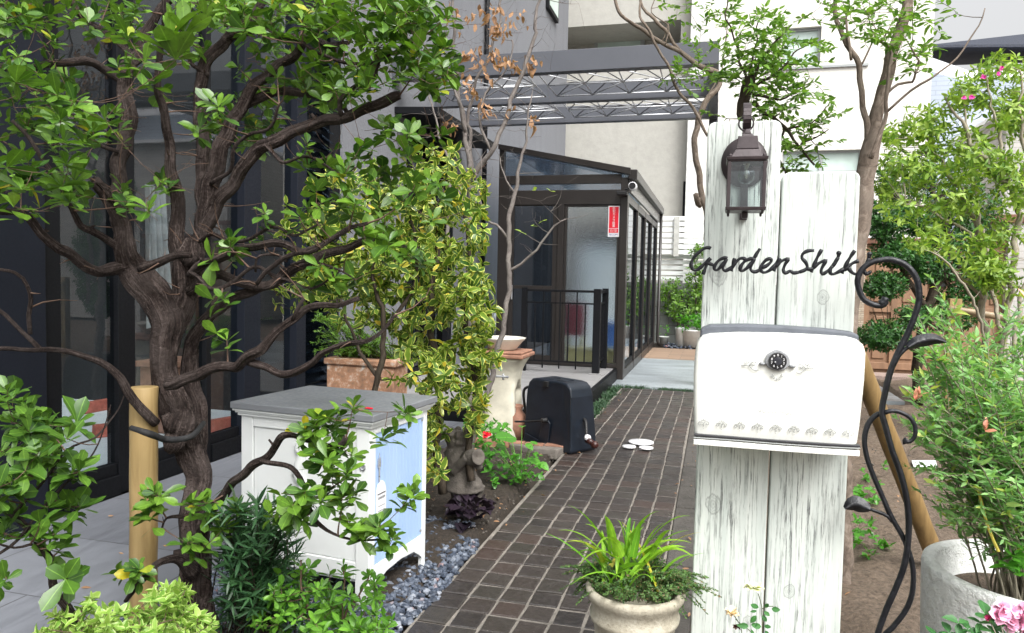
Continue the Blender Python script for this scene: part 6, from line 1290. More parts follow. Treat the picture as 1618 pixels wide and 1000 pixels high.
LV = Leaves(); clusters([(1165, 60, 30, 45, 4., 4.4, 17), (1200, 40, 35, 30, 4., 4.3, 12), (1215, 90, 50, 40, 3.95, 4.4, 34), (1250, 80, 40, 30, 3.95, 4.3, 14), (1190, 120, 50, 25, 4., 4.4, 22), (1230, 150, 40, 30, 3.9, 4.4, 24), (1265, 130, 35, 25, 3.95, 4.2, 10), (1220, 175, 30, 15, 3.95, 4.3, 12), (1255, 215, 25, 20, 3.9, 4.1, 7), (1290, 200, 22, 18, 3.9, 4.1, 8), (1265, 240, 35, 15, 3.9, 4.1, 10), (1250, 262, 20, 10, 3.9, 4.1, 6), (1155, 120, 15, 20, 4., 4.3, 3), (1150, 190, 12, 20, 4., 4.3, 3)], LV, T, 7, .048, spr=1)
T.build(pt, tmat=MT['bark_dark']); LV.mesh('foliage', tmpl(.45, .12, .2, 'oval'), LM['mid'], pt)

# dark clipped tree in front of the timber wall
LSC = 1
dt_ = thing('clipped_tree', 'dark green cloud-clipped tree in front of the brown timber gate wall', 'tree', G(1450, 625))
T = Tree(MT['bark_dark'])
for l in [[(1452, 640, 11, 8.6), (1450, 560, 10, 8.6), (1462, 500, 9, 8.6), (1480, 450, 9, 8.6), (1500, 400, 8, 8.6), (1490, 340, 6, 8.6), (1470, 300, 4, 8.6)], [(1465, 490, 6, 8.6), (1440, 450, 5, 8.5), (1410, 400, 4, 8.4), (1390, 380, 3, 8.4)], [(1500, 400, 5, 8.6), (1440, 340, 4, 8.5), (1400, 300, 3, 8.5)], [(1455, 560, 5, 8.5), (1430, 545, 4, 8.4), (1400, 540, 3, 8.4)], [(1480, 450, 5, 8.6), (1520, 420, 4, 8.6), (1550, 410, 3, 8.6)]]:
    T.limb(LM_(l), 8, .06, .08, .01)
LV = Leaves()
def pads(reg, lv, tree, sz, k=7, surf=.3, up=.6):
    """flattened ellipsoid pads in space"""
    for cx, cy, rx, ry, d, n in reg:
        for _ in range(n):
            v = rng.normal(0, 1, 3); v /= np.linalg.norm(v); q = surf+(1-surf)*rng.random()**.4; c = Wd(cx+rx*q*v[0], cy-ry*q*v[2], d+rx/F*d*.9*q*v[1])
            if rng.random() < .12: tree.twig(c, .003, .001, 4, add=False)
            lv.rosette(c, v*.7+UPV*up, k, sz*rng.uniform(.8, 1.2), 30, 95, spread=sz*.8)
pads([(1425, 285, 55, 35, 8.6, 255), (1400, 345, 45, 35, 8.4, 382), (1460, 340, 70, 35, 8.7, 484), (1530, 330, 60, 50, 8.9, 332), (1420, 400, 50, 22, 8.4, 382), (1400, 450, 38, 22, 8.3, 280), (1470, 420, 50, 28, 8.6, 306), (1540, 440, 55, 35, 8.8, 332), (1500, 490, 50, 38, 8.7, 280), (1395, 530, 45, 26, 8.3, 332), (1440, 500, 30, 20, 8.5, 153), (1520, 390, 60, 40, 8.8, 332), (1480, 270, 50, 40, 9., 153)], LV, T, .055, 6, .2)
T.build(dt_, tmat=MT['bark_dark']); LV.mesh('foliage', tmpl4(.5), LM['pine'], dt_)
# light green shrub with magenta flowers
LSC = 0.68
lg = thing('flowering_shrub', 'large airy lime green shrub with pale stems and a few magenta flowers at the right', 'shrub', G(1560, 640))
T = Tree(MT['bark_pale'])
for l in [[(1565, 660, 9, 6.6), (1560, 560, 9, 6.6), (1552, 480, 9, 6.6), (1555, 397, 8, 6.6), (1535, 340, 7, 6.6), (1513, 298, 6, 6.6), (1494, 264, 5, 6.6), (1475, 238, 3, 6.6), (1462, 200, 2, 6.6)], [(1555, 382, 5, 6.55), (1530, 366, 4, 6.5), (1502, 352, 4, 6.5), (1464, 329, 3, 6.5), (1430, 320, 2, 6.5)], [(1575, 640, 10, 6.4), (1590, 520, 9, 6.4), (1600, 420, 9, 6.4), (1608, 321, 8, 6.4), (1574, 276, 7, 6.4), (1548, 244, 6, 6.4), (1530, 215, 6, 6.4), (1512, 180, 4, 6.4), (1494, 154, 3, 6.4)],
          [(1600, 310, 5, 6.4), (1582, 230, 5, 6.4), (1578, 203, 4, 6.4), (1563, 154, 3, 6.4), (1560, 120, 2, 6.4)], [(1608, 330, 7, 6.4), (1620, 260, 6, 6.4), (1612, 180, 4, 6.4), (1615, 110, 3, 6.4)], [(1553, 470, 5, 6.5), (1520, 440, 4, 6.4), (1480, 400, 3, 6.3), (1450, 380, 2, 6.3)], [(1556, 540, 4, 6.3), (1540, 480, 4, 6.2), (1500, 420, 3, 6.1), (1470, 395, 2, 6.1)], [(1532, 218, 3, 6.4), (1525, 180, 3, 6.4), (1520, 140, 2, 6.4)], [(1590, 560, 6, 6.7), (1570, 470, 6, 6.8), (1560, 400, 5, 6.9), (1545, 330, 4, 6.9), (1540, 260, 3, 6.9)], [(1600, 560, 7, 6.2), (1612, 480, 6, 6.2), (1630, 400, 5, 6.2)]]:
    T.limb(LM_(l), 8, .05, .06, .012)
LV = Leaves(); pads([(1580, 110, 45, 28, 6.5, 68), (1530, 150, 45, 35, 6.5, 110), (1600, 180, 40, 45, 6.5, 135), (1470, 200, 50, 40, 6.6, 117), (1410, 215, 30, 25, 6.6, 49), (1440, 265, 60, 35, 6.6, 141), (1540, 250, 70, 50, 6.5, 202), (1400, 300, 25, 22, 6.6, 32), (1500, 320, 65, 32, 6.5, 98), (1600, 290, 40, 55, 6.3, 110), (1580, 370, 45, 30, 6.4, 55), (1480, 360, 35, 20, 6.4, 22), (1520, 400, 50, 40, 6.3, 32), (1430, 330, 45, 30, 6.4, 29), (1560, 430, 30, 30, 6.3, 166), (1590, 440, 35, 45, 6.3, 30), (1460, 385, 40, 16, 6.2, 27)], LV, T, .072, 5, .05, .1)
T.build(lg, tmat=MT['bark_pale']); LV.mesh('foliage', tmpl(.36, .12, .25, 'oval'), LM['lime'], lg)
FL = Leaves()
for px, py in [(1583, 107), (1553, 122), (1578, 117), (1535, 154), (1523, 155), (1527, 40)][:5]: FL.rosette(Wd(px, py, 6.05), [0, -1, .3], 6, .024, 40, 90)
leafmesh('flowers', FL.P, FL.D, FL.N, FL.S, tmpl(.9, .1, .1), MT['magenta'], lg)

LSC = 1
# willow-like shrub in cement planter -----------------------------------
PC = Wd(1640, 905, 2.15); zr_ = PC[2]; cxp, cyp = PC[0], PC[1]
pl = thing('cement_planter', 'tall round planter of rough white cement at the lower right', 'planter', (cxp, cyp, 0))
m = MB(); m.lathe([(.0, .0), (.262, .0), (.28, .02), (.295, zr_-.02), (.292, zr_-.004), (.282, zr_), (.262, zr_), (.254, zr_-.006), (.25, zr_-.16), (.0, zr_-.165)], (cxp, cyp, 0), 72)
finish(m, 'body', 'planter', pl, smooth=True)
m = MB(); 
for i in range(15):
    for j in range(36): r_ = .249*i/14; a = j/36*6.2832; m.v.append((cxp+r_*math.cos(a), cyp+r_*math.sin(a), zr_-.10+random.uniform(-.008, .008)))
m.f = [(i*36+j, i*36+(j+1) % 36, (i+1)*36+(j+1) % 36, (i+1)*36+j) for i in range(14) for j in range(36)]
finish(m, 'potting_soil', 'soil', pl, smooth=True)
wl = thing('willow_shrub', 'feathery green willow shrub with pink tipped shoots growing in the cement planter', 'shrub', (cxp, cyp, zr_-.1))
T = Tree(MT['bark_pale']); LV = Leaves(); PK = Leaves()
ends = [(1440, 500, 1.9), (1455, 540, 1.95), (1465, 625, 1.9), (1448, 665, 1.9), (1482, 560, 1.95), (1462, 690, 1.9), (1485, 765, 1.9), (1510, 560, 1.9), (1530, 590, 1.85), (1570, 640, 1.8), (1545, 730, 1.8), (1600, 590, 1.8), (1445, 480, 1.95), (1472, 500, 2.), (1500, 485, 2.05), (1530, 560, 2.1), (1460, 560, 1.95), (1448, 622, 1.9), (1475, 600, 2.), (1500, 590, 2.1), (1530, 610, 2.1), (1560, 560, 2.2), (1590, 500, 2.2), (1610, 520, 2.1), (1620, 580, 2.), (1478, 660, 1.9), (1455, 705, 1.95), (1500, 690, 1.95), (1475, 740, 1.95), (1520, 640, 1.9), (1550, 640, 2.), (1580, 600, 2.), (1600, 640, 1.9), (1540, 700, 1.85), (1580, 690, 1.85), (1490, 790, 1.95), (1530, 760, 1.85), (1570, 750, 1.85), (1610, 700, 1.85), (1605, 760, 1.8), (1550, 800, 1.85), (1510, 830, 1.95), (1590, 810, 1.9), (1490, 720, 2.05), (1540, 530, 2.25), (1570, 520, 2.15), (1555, 600, 1.95), (1515, 540, 2.1), (1500, 640, 2.1), (1600, 560, 2.15), (1640, 620, 2.), (1650, 700, 1.9), (1640, 520, 2.1), (1625, 480, 2.15)]
for (px, py, d) in ends:
    for rep in range(1 if rng.random() < .35 else 2):
        e = Wd(px+rng.normal(0, 10)*rep, py+rng.normal(0, 12)*rep, d+.05*rep); b = np.array([cxp+rng.normal(-.02, .05), cyp+rng.normal(0, .05), zr_-.11]); mid = (b+e)/2+[rng.normal(0, .03), rng.normal(0, .03), .10]
        Q = crom([(*b, .0035), (*mid, .0025), (*e, .0010)], .02, .002); T.tw.tube(Q[:, :3], Q[:, 3], 5, 0, False)
        LV.sprig(Q[int(len(Q)*.3):], .040, 85, .6); n_ = len(Q)
        LV.rosette(Q[-1][:3], Q[-1][:3]-Q[-2][:3], 5, .03, 10, 50, .8)
        for _ in range(3):
            i = rng.integers(n_//3, n_-2); v = rng.normal(0, .06, 3)+[0, 0, .06]; q2 = crom([(*Q[i][:3], .0015), (*(Q[i][:3]+v*.6), .0012), (*(Q[i][:3]+v*1.3), .0007)], .015); T.tw.tube(q2[:, :3], q2[:, 3], 4, 0, False); LV.sprig(q2, .03, 120, .6); LV.rosette(q2[-1][:3], v, 3, .026, 10, 40, .8)
for (px, py, d) in [(1452, 625, 1.9), (1446, 632, 1.9), (1620, 470, 1.9), (1556, 680, 1.85)]: PK.rosette(Wd(px, py, d), [0, -.3, 1], 4, .035, 10, 50)
finish(T.tw, 'stems', MT['bark_pale'], wl, smooth=True); LV.mesh('foliage', tmpl(.30, .1, .15, 'lance'), LM['willow'], wl)
leafmesh('pink_tips', PK.P, PK.D, PK.N, PK.S, tmpl(.3, .1, .1, 'lance'), simple('salmon_leaf', (.7, .3, .2), .5), wl)
# little herb in the planter
hb = thing('herb_plant', 'small leafy green herb at the right inside the cement planter', 'plant', Wd(1600, 885, 1.95)); LV = Leaves()
for (px, py) in [(1600, 880), (1612, 895), (1590, 895), (1618, 870), (1605, 905)]: LV.rosette(Wd(px, py, 1.95), [0, 0, 1], 7, .04, 40, 100, .3)
LV.mesh('foliage', tmpl(.5, .1, .2, 'oval'), LM['hosta'], hb)
m = MB(); Q = crom([(*Wd(1545, 770, 1.95), .004), (*Wd(1560, 830, 1.93), .004), (*Wd(1578, 872, 1.9), .004)], .03); m.tube(Q[:, :3], Q[:, 3], 6); tag(finish(m, 'yellow_cane', 'green_pole', loc=Q[-1][:3]), 'short yellow cane stuck in the cement planter', 'cane')
# pink flowers bottom right
pf = thing('pink_rose_bush', 'bush with pink blossoms at the bottom right corner', 'flowers', (cxp-.05, cyp-.45, 0))
m = MB(); b = Wd(1590, 1080, 1.6); LV = Leaves(); FA = Leaves(); FB = Leaves()
for px, py, r_, kind in [(1577, 972, .022, 0), (1600, 966, .016, 0), (1598, 985, .02, 1), (1612, 980, .022, 0), (1564, 978, .011, 2), (1615, 962, .015, 1), (1618, 998, .016, 1), (1585, 960, .013, 1)]:
    P = Wd(px, py, 1.62); Q = crom([(*b, .002), (*((P+b)/2+[.01, 0, 0]), .0016), (*(P-[0, 0, .004]), .0012)], .03); m.tube(Q[:, :3], Q[:, 3], 5)
    A_ = np.array([rng.normal(0, .3), -.8, .6])
    (FB if kind == 2 else FA).rosette(P, A_, 7 if kind == 2 else 15, r_*1.25, 5 if kind == 2 else 25, 40 if kind == 2 else 95)
for px, py in [(1550, 985), (1530, 995), (1565, 995), (1500, 1000), (1515, 985), (1590, 1000), (1545, 1005), (1480, 1005), (1575, 1010), (1556, 970)]: LV.rosette(Wd(px, py, 1.63), [0, -.3, 1], 4, .035, 50, 100)
finish(m, 'stems', 'bark_pale', pf, smooth=True); LV.mesh('foliage', tmpl(.6, .12, .1, 'oval'), LM['rosel'], pf); leafmesh('blossoms', FA.P, FA.D, FA.N, FA.S, tmpl(.95, .25, .1), MT['pinkpale'], pf); leafmesh('bud', FB.P, FB.D, FB.N, FB.S, tmpl(.9, .25, -.1), MT['pink'], pf)
# rose in front of the planks
rs = thing('rose_bush', 'rose with one pale yellow and one peach bloom before the white planks', 'rose', (gp(1200, 900)[0], 1.86, 0))
m = MB(); LV = Leaves(); yr_ = 1.86; rp_ = lambda px, py: PY(px, py, yr_)
for l in [[(1203, 1100), (1204, 1000), (1204, 965), (1203, 955), (1198, 938)], [(1204, 1040), (1190, 1002), (1175, 990), (1162, 978)], [(1170, 1040), (1172, 1000), (1168, 985), (1158, 970)], [(1204, 962), (1214, 958), (1222, 958)]]:
    Q = crom([(*rp_(*p), .0011) for p in l], .02); m.tube(Q[:, :3], Q[:, 3], 5)
def petals(P, r_, n1, sq=.5):
    lv = Leaves()
    for i in range(n1): 
        th = i*2.4; q = math.radians(20+75*(i/n1)); A_ = np.array([math.cos(th)*math.sin(q), math.sin(th)*math.sin(q)*.8, math.cos(q)*sq]); lv.one(P+A_*r_*.1, A_, np.array([-A_[0], -A_[1], .8]), r_*rng.uniform(.8, 1.1))
    return lv
P = rp_(1193, 929); lv = petals(P, .021, 26, .35); leafmesh('yellow_bloom', lv.P, lv.D, lv.N, lv.S, tmpl(.95, .2, .15), MT['rose'], rs)
P = rp_(1156, 971); lv = petals(P, .018, 16, .6); leafmesh('peach_bloom', lv.P, lv.D, lv.N, lv.S, tmpl(.95, .3, .1), MT['rosepeach'], rs)
P = rp_(1163, 992); lv = petals(P, .008, 16, .8); leafmesh('withered_bloom', lv.P, lv.D, lv.N, lv.S, tmpl(.9, .4, .3), MT['rosedead'], rs)
for px, py, dx, dz in [(1209, 960, .3, .6), (1219, 962, 1, .1), (1196, 965, -1, -.2), (1195, 972, -.6, -.9), (1207, 966, .9, -.5), (1183, 989, -1, 0), (1187, 987, .7, .2), (1187, 994, .3, -.7), (1203, 990, -.8, .1), (1207, 989, 1, .1), (1209, 996, .6, -.8), (1176, 990, -1, .2), (1205, 972, .5, -.7), (1199, 960, -.8, .3)]:
    LV.one(rp_(px, py), [dx, -.25, dz], [0, -1, .3], .022)
finish(m, 'stems', simple('rose_stem', (.07, .09, .04), .6), rs, smooth=True); LV.mesh('foliage', tmpl(.6, .1, .1, 'oval'), LM['rosel'], rs)

# ================================================================== STONE POT with grass and thyme
YQ = 1.93; a, b = PY(925, 940, YQ), PY(1083, 940, YQ); cxq = (a[0]+b[0])/2; R_ = (b[0]-a[0])/2; zr2 = PY(1004, 925, YQ)[2]
sp = thing('stone_pot', 'weathered ribbed stone pot of strappy plants left of the white planks', 'pot', (cxq, YQ, .1))
prof = [(0, .0), (.55, .0), (.58, .01)]
hgt = zr2-.1; k = lambda f: .10+0
pr_ = [(0, 0), (.060, 0), (.066, .01), (.078, hgt*.35), (.086, hgt*.50), (.092, hgt*.53), (.089, hgt*.57), (.098, hgt*.66), (.106, hgt*.68), (.103, hgt*.72), (.110, hgt*.80), (.1175, hgt*.815), (.119, hgt*.84), (.113, hgt*.855), (.120, hgt*.925), (.129, hgt*.945), (.1315, hgt*.97), (.1295, hgt*.99), (.120, hgt), (.112, hgt*.99), (.108, hgt*.93), (0, hgt*.92)]
sc2 = R_/.1315; m = MB().lathe([(r_*sc2, z_) for r_, z_ in pr_], (cxq, YQ, .1), 56, wob=.008); finish(m, 'body', 'pot', sp, smooth=True)
tag(finish(MB().box((cxq-.13, YQ-.13, -.06), (cxq+.13, YQ+.13, .099)), 'pot_plinth', 'cblock', loc=(cxq, YQ, -.06), bevel=.006), 'concrete block carrying the ribbed stone pot', 'plinth')
ly = thing('strap_leaf_plant', 'bright green strap leaved lily clump in the ribbed stone pot', 'plant', (cxq, YQ, zr2))
m = MB(); rr = []
def blade(m, base, tip, rise, w0, rr, r=None):
    base, tip = np.array(base, float), np.array(tip, float); mid = (base+tip)/2+[0, 0, rise]; t = np.linspace(0, 1, 9)[:, None]; Q = base*(1-t)**2+2*mid*t*(1-t)+tip*t*t; T_ = np.gradient(Q, axis=0); hv = T_.copy(); S_ = np.cross(hv, [0, 0, 1.]+rng.normal(0, .25, 3)); S_ /= np.linalg.norm(S_, axis=1)[:, None]+1e-9; U_ = np.cross(S_, T_); U_ /= np.linalg.norm(U_, axis=1)[:, None]+1e-9
    vs = []; r = rng.random() if r is None else r
    for i in range(9): ww = w0*(1-(i/8)**2.2)+.0004; vs += [Q[i]-S_[i]*ww+U_[i]*ww*.4, Q[i], Q[i]+S_[i]*ww+U_[i]*ww*.4]
    fs = []; uv = []
    for i in range(8): fs += [(i*3, i*3+1, i*3+4, i*3+3), (i*3+1, i*3+2, i*3+5, i*3+4)]; uv += [[(0, i/8), (.5, i/8), (.5, (i+1)/8), (0, (i+1)/8)], [(.5, i/8), (1, i/8), (1, (i+1)/8), (.5, (i+1)/8)]]
    m.add(vs, fs, uv); rr += [r]*len(vs)
bl = [((965, 880), (898, 798), .05), ((962, 870), (955, 812), .03), ((975, 880), (956, 815), .04), ((990, 875), (996, 818), .05), ((985, 880), (1042, 808), .06), ((1010, 880), (1090, 815), .06), ((960, 885), (882, 838), .05), ((965, 890), (902, 880), .05), ((975, 885), (914, 895), .06), ((1000, 885), (1092, 858), .05), ((1010, 885), (1050, 826), .04), ((1020, 880), (1088, 838), .03), ((975, 905), (1022, 893), .02), ((978, 900), (974, 915), .09), ((1000, 870), (990, 868), .09), ((1015, 890), (1048, 872), .06), ((970, 880), (925, 828), .04), ((960, 890), (890, 858), .05), ((1030, 885), (1095, 880), .05), ((1000, 880), (1020, 825), .05), ((985, 880), (940, 870), .08), ((1030, 880), (1065, 840), .05), ((990, 880), (975, 822), .05)]
for (b_, t_, rs_) in bl:
    yb_ = YQ+rng.uniform(-.05, .05); blade(m, PY(*b_, yb_), PY(*t_, yb_+rng.uniform(-.08, .05)), rs_, rng.uniform(.006, .0095), rr)
for _ in range(26):
    a = rng.random()*6.28; L = rng.uniform(.10, .2); bx_ = np.array([cxq+rng.normal(0, .035), YQ+rng.normal(0, .03), zr2]); blade(m, bx_, bx_+[L*math.cos(a), L*math.sin(a)*.8, rng.uniform(.03, .16)], rng.uniform(.03, .08), rng.uniform(.004, .0075), rr)
finish(m, 'foliage', LM['blade'], ly, smooth=True, rnd=rr)
th = thing('trailing_thyme', 'fine leaved thyme trailing over the rim of the ribbed stone pot', 'plant', (cxq, YQ, zr2)); LV = Leaves(); m = MB()
for _ in range(520):
    a = rng.random()*6.283; r0_ = R_*math.sqrt(rng.random())*.9; b_ = np.array([cxq+r0_*math.cos(a), YQ+r0_*math.sin(a), zr2-.01]); out = r0_/R_; L = rng.uniform(.03, .075)
    if math.cos(a) > .2: L *= 1.25
    if math.sin(a) < -.1 and (out > .7 or rng.random() < .4): continue
    e = b_+[math.cos(a)*L*(.3+out), math.sin(a)*L*(.3+out)*.7, L*(1.15-out*1.2)]
    if abs(math.cos(a)) > .55 and rng.random() < .45: e = b_+[math.cos(a)*rng.uniform(.04, .10), math.sin(a)*.04+.02, rng.uniform(-.06, .035)]
    Q = crom([(*b_, .0007), (*((b_+e)/2+[0, 0, .02]), .0006), (*e, .0004)], .012, .002); m.tube(Q[:, :3], Q[:, 3], 3, 0, False); LV.sprig(Q, .0085, 520, .8)
finish(m, 'stems', 'bark_twig', th); LV.mesh('foliage', tmpl4(.65), LM['thyme'], th)
# two taller sprigs reaching in front of the plank handled above by the right-hand stems

# ================================================================== BED PLANTS
hp = thing('broad_leaf_plant', 'hydrangea-like plant with broad bright leaves in front of the navy hose reel', 'plant', G(822, 765)); LV = Leaves(); m = MB()
b = G(822, 765, 0)
for px, py, s_, r_, dd in [(800, 690, .17, .35, 0), (838, 705, .10, .6, 0), (848, 730, .15, .7, .05), (812, 720, .12, .3, 0), (790, 705, .10, .2, .1), (780, 680, .09, .3, .2), (825, 672, .09, .5, .2), (800, 668, .08, .6, .2), (770, 700, .08, .4, .2), (815, 745, .07, .3, 0), (832, 748, .07, .2, 0), (845, 700, .08, .5, .1), (775, 715, .08, .2, .1), (800, 735, .07, .3, .05), (860, 735, .10, .8, 0)]:
    dep = 4.75+dd; P = Wd(px, py, dep); d_ = np.array([(px-815)/45+rng.normal(0, .15), -.5, .15-.3*(px > 835)]); LV.one(P-d_/np.linalg.norm(d_)*s_*.5, d_, [rng.normal(0, .2), -.35, .9], s_, r_)
    Q = crom([(*b, .004), (*((b+P)/2+[0, 0, .04]), .003), (*P, .002)], .03); m.tube(Q[:, :3], Q[:, 3], 6, 0, False)
for _ in range(60): LV.rosette(Wd(rng.uniform(765, 855), rng.uniform(715, 765), rng.uniform(4.7, 5.1)), [0, -.2, 1], 4, .045, 40, 100, .25)
finish(m, 'stems', simple('green_stem', (.12, .28, .04), .5), hp, smooth=True); LV.mesh('foliage', tmpl(.62, .08, .2, 'oval'), LM['hosta'], hp)
hp = thing('flowering_groundcover', 'low leafy plant with a red bloom behind the stone figurine', 'plant', G(760, 725)); LV = Leaves()
for _ in range(70): LV.rosette(Wd(rng.uniform(735, 800), rng.uniform(665, 720), rng.uniform(5.0, 5.3)), [0, -.2, 1], 4, .05, 40, 100, .4)
LV.mesh('foliage', tmpl(.5, .1, .2, 'oval'), LM['hosta'], hp); FL = Leaves(); FL.rosette(Wd(769, 686, 4.95), [0, -1, .5], 9, .03, 20, 80); leafmesh('bloom', FL.P, FL.D, FL.N, FL.S, tmpl(.9), MT['red'], hp)
pp = thing('purple_leaf_plant', 'clump of ruffled blackish purple leaves at the feet of the stone figurine', 'plant', G(740, 835)); LV = Leaves(); c_ = G(742, 830)
for _ in range(62): a = rng.random()*6.28; r_ = .09*math.sqrt(rng.random()); LV.one(c_+[r_*math.cos(a), r_*math.sin(a), rng.uniform(.02, .13)], [math.cos(a), math.sin(a), rng.uniform(-.2, .9)], [-.5*math.cos(a), -.5*math.sin(a), 1], rng.uniform(.05, .085))
LV.mesh('foliage', tmpl(.85, .3, .1), LM['purple'], pp)
# bottom left foreground plants
hl = thing('cream_leaf_shrub', 'low shrub with small spiny cream-green leaves at the bottom left', 'shrub', G(180, 1060)); LV = Leaves(); T = Tree(MT['bark_twig']); T.nodes = [Wd(180, 1050, 2.1), Wd(120, 1050, 2.1), Wd(260, 1050, 2.1), Wd(300, 1060, 2.1), Wd(220, 1030, 2.1)]; T.nr = [.006]*5
clusters([(120, 985, 45, 22, 1.9, 2.3, 34), (190, 985, 45, 22, 1.9, 2.3, 34), (260, 960, 35, 35, 1.95, 2.3, 40), (300, 985, 40, 22, 1.9, 2.3, 34), (85, 1000, 30, 15, 1.9, 2.1, 8), (150, 955, 25, 15, 2., 2.3, 9), (280, 935, 18, 16, 2.0, 2.2, 8), (200, 1000, 140, 15, 1.9, 2.2, 40)], LV, T, 8, .034, up=.6)
if T.tw.f: finish(T.tw, 'twigs', 'bark_twig', hl)
LV.mesh('foliage', tmpl(.5, .22, .12, 'pinch'), LM['holly'], hl)
nl = thing('narrow_leaf_shrub', 'dark shrub with narrow bamboo-like leaves between the gnarled trunk and the cabinet', 'shrub', G(405, 1010)); LV = Leaves(); m = MB(); b0_ = G(400, 1000)
for _ in range(105):
    px, py = rng.uniform(345, 470), rng.uniform(795, 990)
    if py < 850 and abs(px-400) > 60: continue
    e = Wd(px+(20 if py > 900 else 0)*rng.random(), py, rng.uniform(2.45, 2.8)); b_ = b0_+[rng.normal(0, .06), rng.normal(0, .05), 0]; Q = crom([(*b_, .003), (*((b_+e)/2+[rng.normal(0, .03), rng.normal(0, .03), .08]), .0022), (*e, .001)], .03); m.tube(Q[:, :3], Q[:, 3], 5, 0, False); LV.sprig(Q[int(len(Q)*.35):], .075, 75, .9); LV.rosette(e, Q[-1][:3]-Q[-2][:3], 5, .07, 15, 60)
finish(m, 'stems', 'bark_dark', nl, smooth=True); LV.mesh('foliage', tmpl(.15, .08, .15, 'lance'), LM['narrow'], nl)
az = thing('azalea', 'small bright green azalea in the foreground left of the brick path', 'shrub', G(520, 1030)); LV = Leaves(); T = Tree(MT['bark_twig']); b_ = Wd(530, 1070, 2.5)
T.nodes = [b_, Wd(470, 1040, 2.5), Wd(560, 1040, 2.5), Wd(500, 1020, 2.5)]; T.nr = [.008]*4
for l in [[(500, 1040, 3, 2.5), (490, 980, 2.5, 2.5), (478, 930, 2, 2.5), (475, 885, 1.6, 2.5)], [(560, 1040, 3, 2.5), (545, 980, 2.5, 2.5), (565, 940, 2, 2.5), (582, 915, 1.6, 2.5)], [(540, 1000, 2, 2.5), (543, 940, 1.6, 2.5), (541, 905, 1.2, 2.5)]]: T.limb(LM_(l), 6, 0, .03, .003)
clusters([(450, 960, 40, 35, 2.4, 2.7, 22), (500, 955, 45, 40, 2.4, 2.7, 26), (560, 965, 40, 35, 2.4, 2.7, 18), (600, 935, 15, 20, 2.45, 2.6, 6), (480, 900, 10, 20, 2.5, 2.55, 4), (540, 900, 8, 20, 2.5, 2.55, 3), (582, 905, 8, 10, 2.5, 2.55, 2), (520, 1000, 100, 15, 2.3, 2.6, 30), (605, 985, 12, 15, 2.4, 2.5, 5), (415, 985, 30, 20, 2.4, 2.6, 9), (492, 925, 60, 25, 2.5, 2.6, 10)], LV, T, 8, .047)
T.build(az, 'stems'); LV.mesh('foliage', tmpl(.42, .12, .1), LM['azalea'], az)
# mondo grass
def tuft(m, rr, x, y, z, n, h_, sp_):
    for _ in range(n): a = rng.random()*6.28; b_ = np.array([x+rng.normal(0, .02), y+rng.normal(0, .02), z]); r_ = sp_*rng.uniform(.4, 1); blade(m, b_, b_+[r_*math.cos(a), r_*math.sin(a), h_*rng.uniform(.3, 1)], h_*.5, .003, rr)
m = MB(); rr = []
for i in range(85): tuft(m, rr, rng.uniform(-1.12, -.12), 9.5+rng.normal(0, .05), -.03, 9, .05, .06)
for i in range(130): y_ = rng.uniform(7.2, 9.5); tuft(m, rr, -1.16+rng.normal(0, .045), y_, -.03, 8, .07, .07)
o = finish(m, 'mondo_grass', LM['mondo'], rnd=rr, kind='stuff'); tag(o, 'dark mondo grass edging the deck and the end of the brick path', 'grass')
# weeds on the soil
for lab, pts_, nn in [('small weed in the bare soil right of the white planks', [(1352, 765), (1365, 780), (1345, 790)], 5), ('leafy weed at the foot of the forked tree', [(1350, 840), (1372, 850), (1360, 870), (1385, 858)], 6), ('pale weed beside the iron scroll loop', [(1375, 735), (1368, 745)], 3), ('weed patch near the leaning brown stake', [(1455, 660), (1470, 680), (1500, 640)], 8)]:
    o = thing('weed', lab, 'weed', G(pts_[0][0], pts_[0][1]+20), group='weeds on the bare soil'); LV = Leaves()
    for p in pts_:
        g0 = G(p[0], p[1]+15)
        for _ in range(nn): LV.rosette(g0+[rng.normal(0, .06), rng.normal(0, .06), rng.uniform(.0, .12)], UPV+rng.normal(0, .3, 3), 5, .045, 40, 100, .3)
    LV.mesh('foliage', tmpl(.6, .1, .15, 'oval'), LM['hosta'], o)

LL = Leaves()
for _ in range(420):
    z_ = rng.random()
    if z_ < .45: x_, y_, h0 = rng.uniform(.1, 2.4), rng.uniform(2.4, 8.5), .0
    elif z_ < .8: x_, y_, h0 = rng.uniform(-1.95, -1.14), rng.uniform(3.4, 5.8), .0
    elif z_ < .93: x_, y_, h0 = (rng.choice([rng.normal(-1.04, .04), rng.normal(-.12, .06)])), rng.uniform(2.4, 9), .008
    else: x_, y_, h0 = rng.uniform(-3.2, -2.2), rng.uniform(2.4, 5.5), .006
    LL.one([x_, y_, h0], [rng.normal(), rng.normal(), rng.normal(0, .15)], [rng.normal(0, .25), rng.normal(0, .25), 1], rng.uniform(.012, .04))
o = LL.mesh('leaf_litter', tmpl(.45, .15, .15, 'oval'), LM['brown'], kind='stuff'); tag(o, 'dry brown leaf litter scattered over the soil and the path edges', 'litter')
# ================================================================== FOUNTAIN, HOSE REEL, FIGURINE, POTS
fc = G(800, 690); fy = 6.05; fc = PY(800, 600, fy); fx = fc[0]
ft = thing('garden_fountain', 'cream plastered water pillar with arched niche and terracotta tray', 'fountain', (fx, fy, 0))
hz0 = PY(800, 563, fy)[2]; xl2, xr2 = PY(762, 563, fy)[0], PY(833, 563, fy)[0]; cxf = (xl2+xr2)/2; w1 = (xr2-xl2)/2
prof = [(w1*.78, 0), (w1*.74, hz0*.25), (w1*.68, hz0*.55), (w1*.66, hz0*.72), (w1*.72, hz0*.84), (w1*.86, hz0*.93), (w1*1.0, hz0*.985), (w1*1.0, hz0)]
m = MB(); vs = []; k = len(prof)
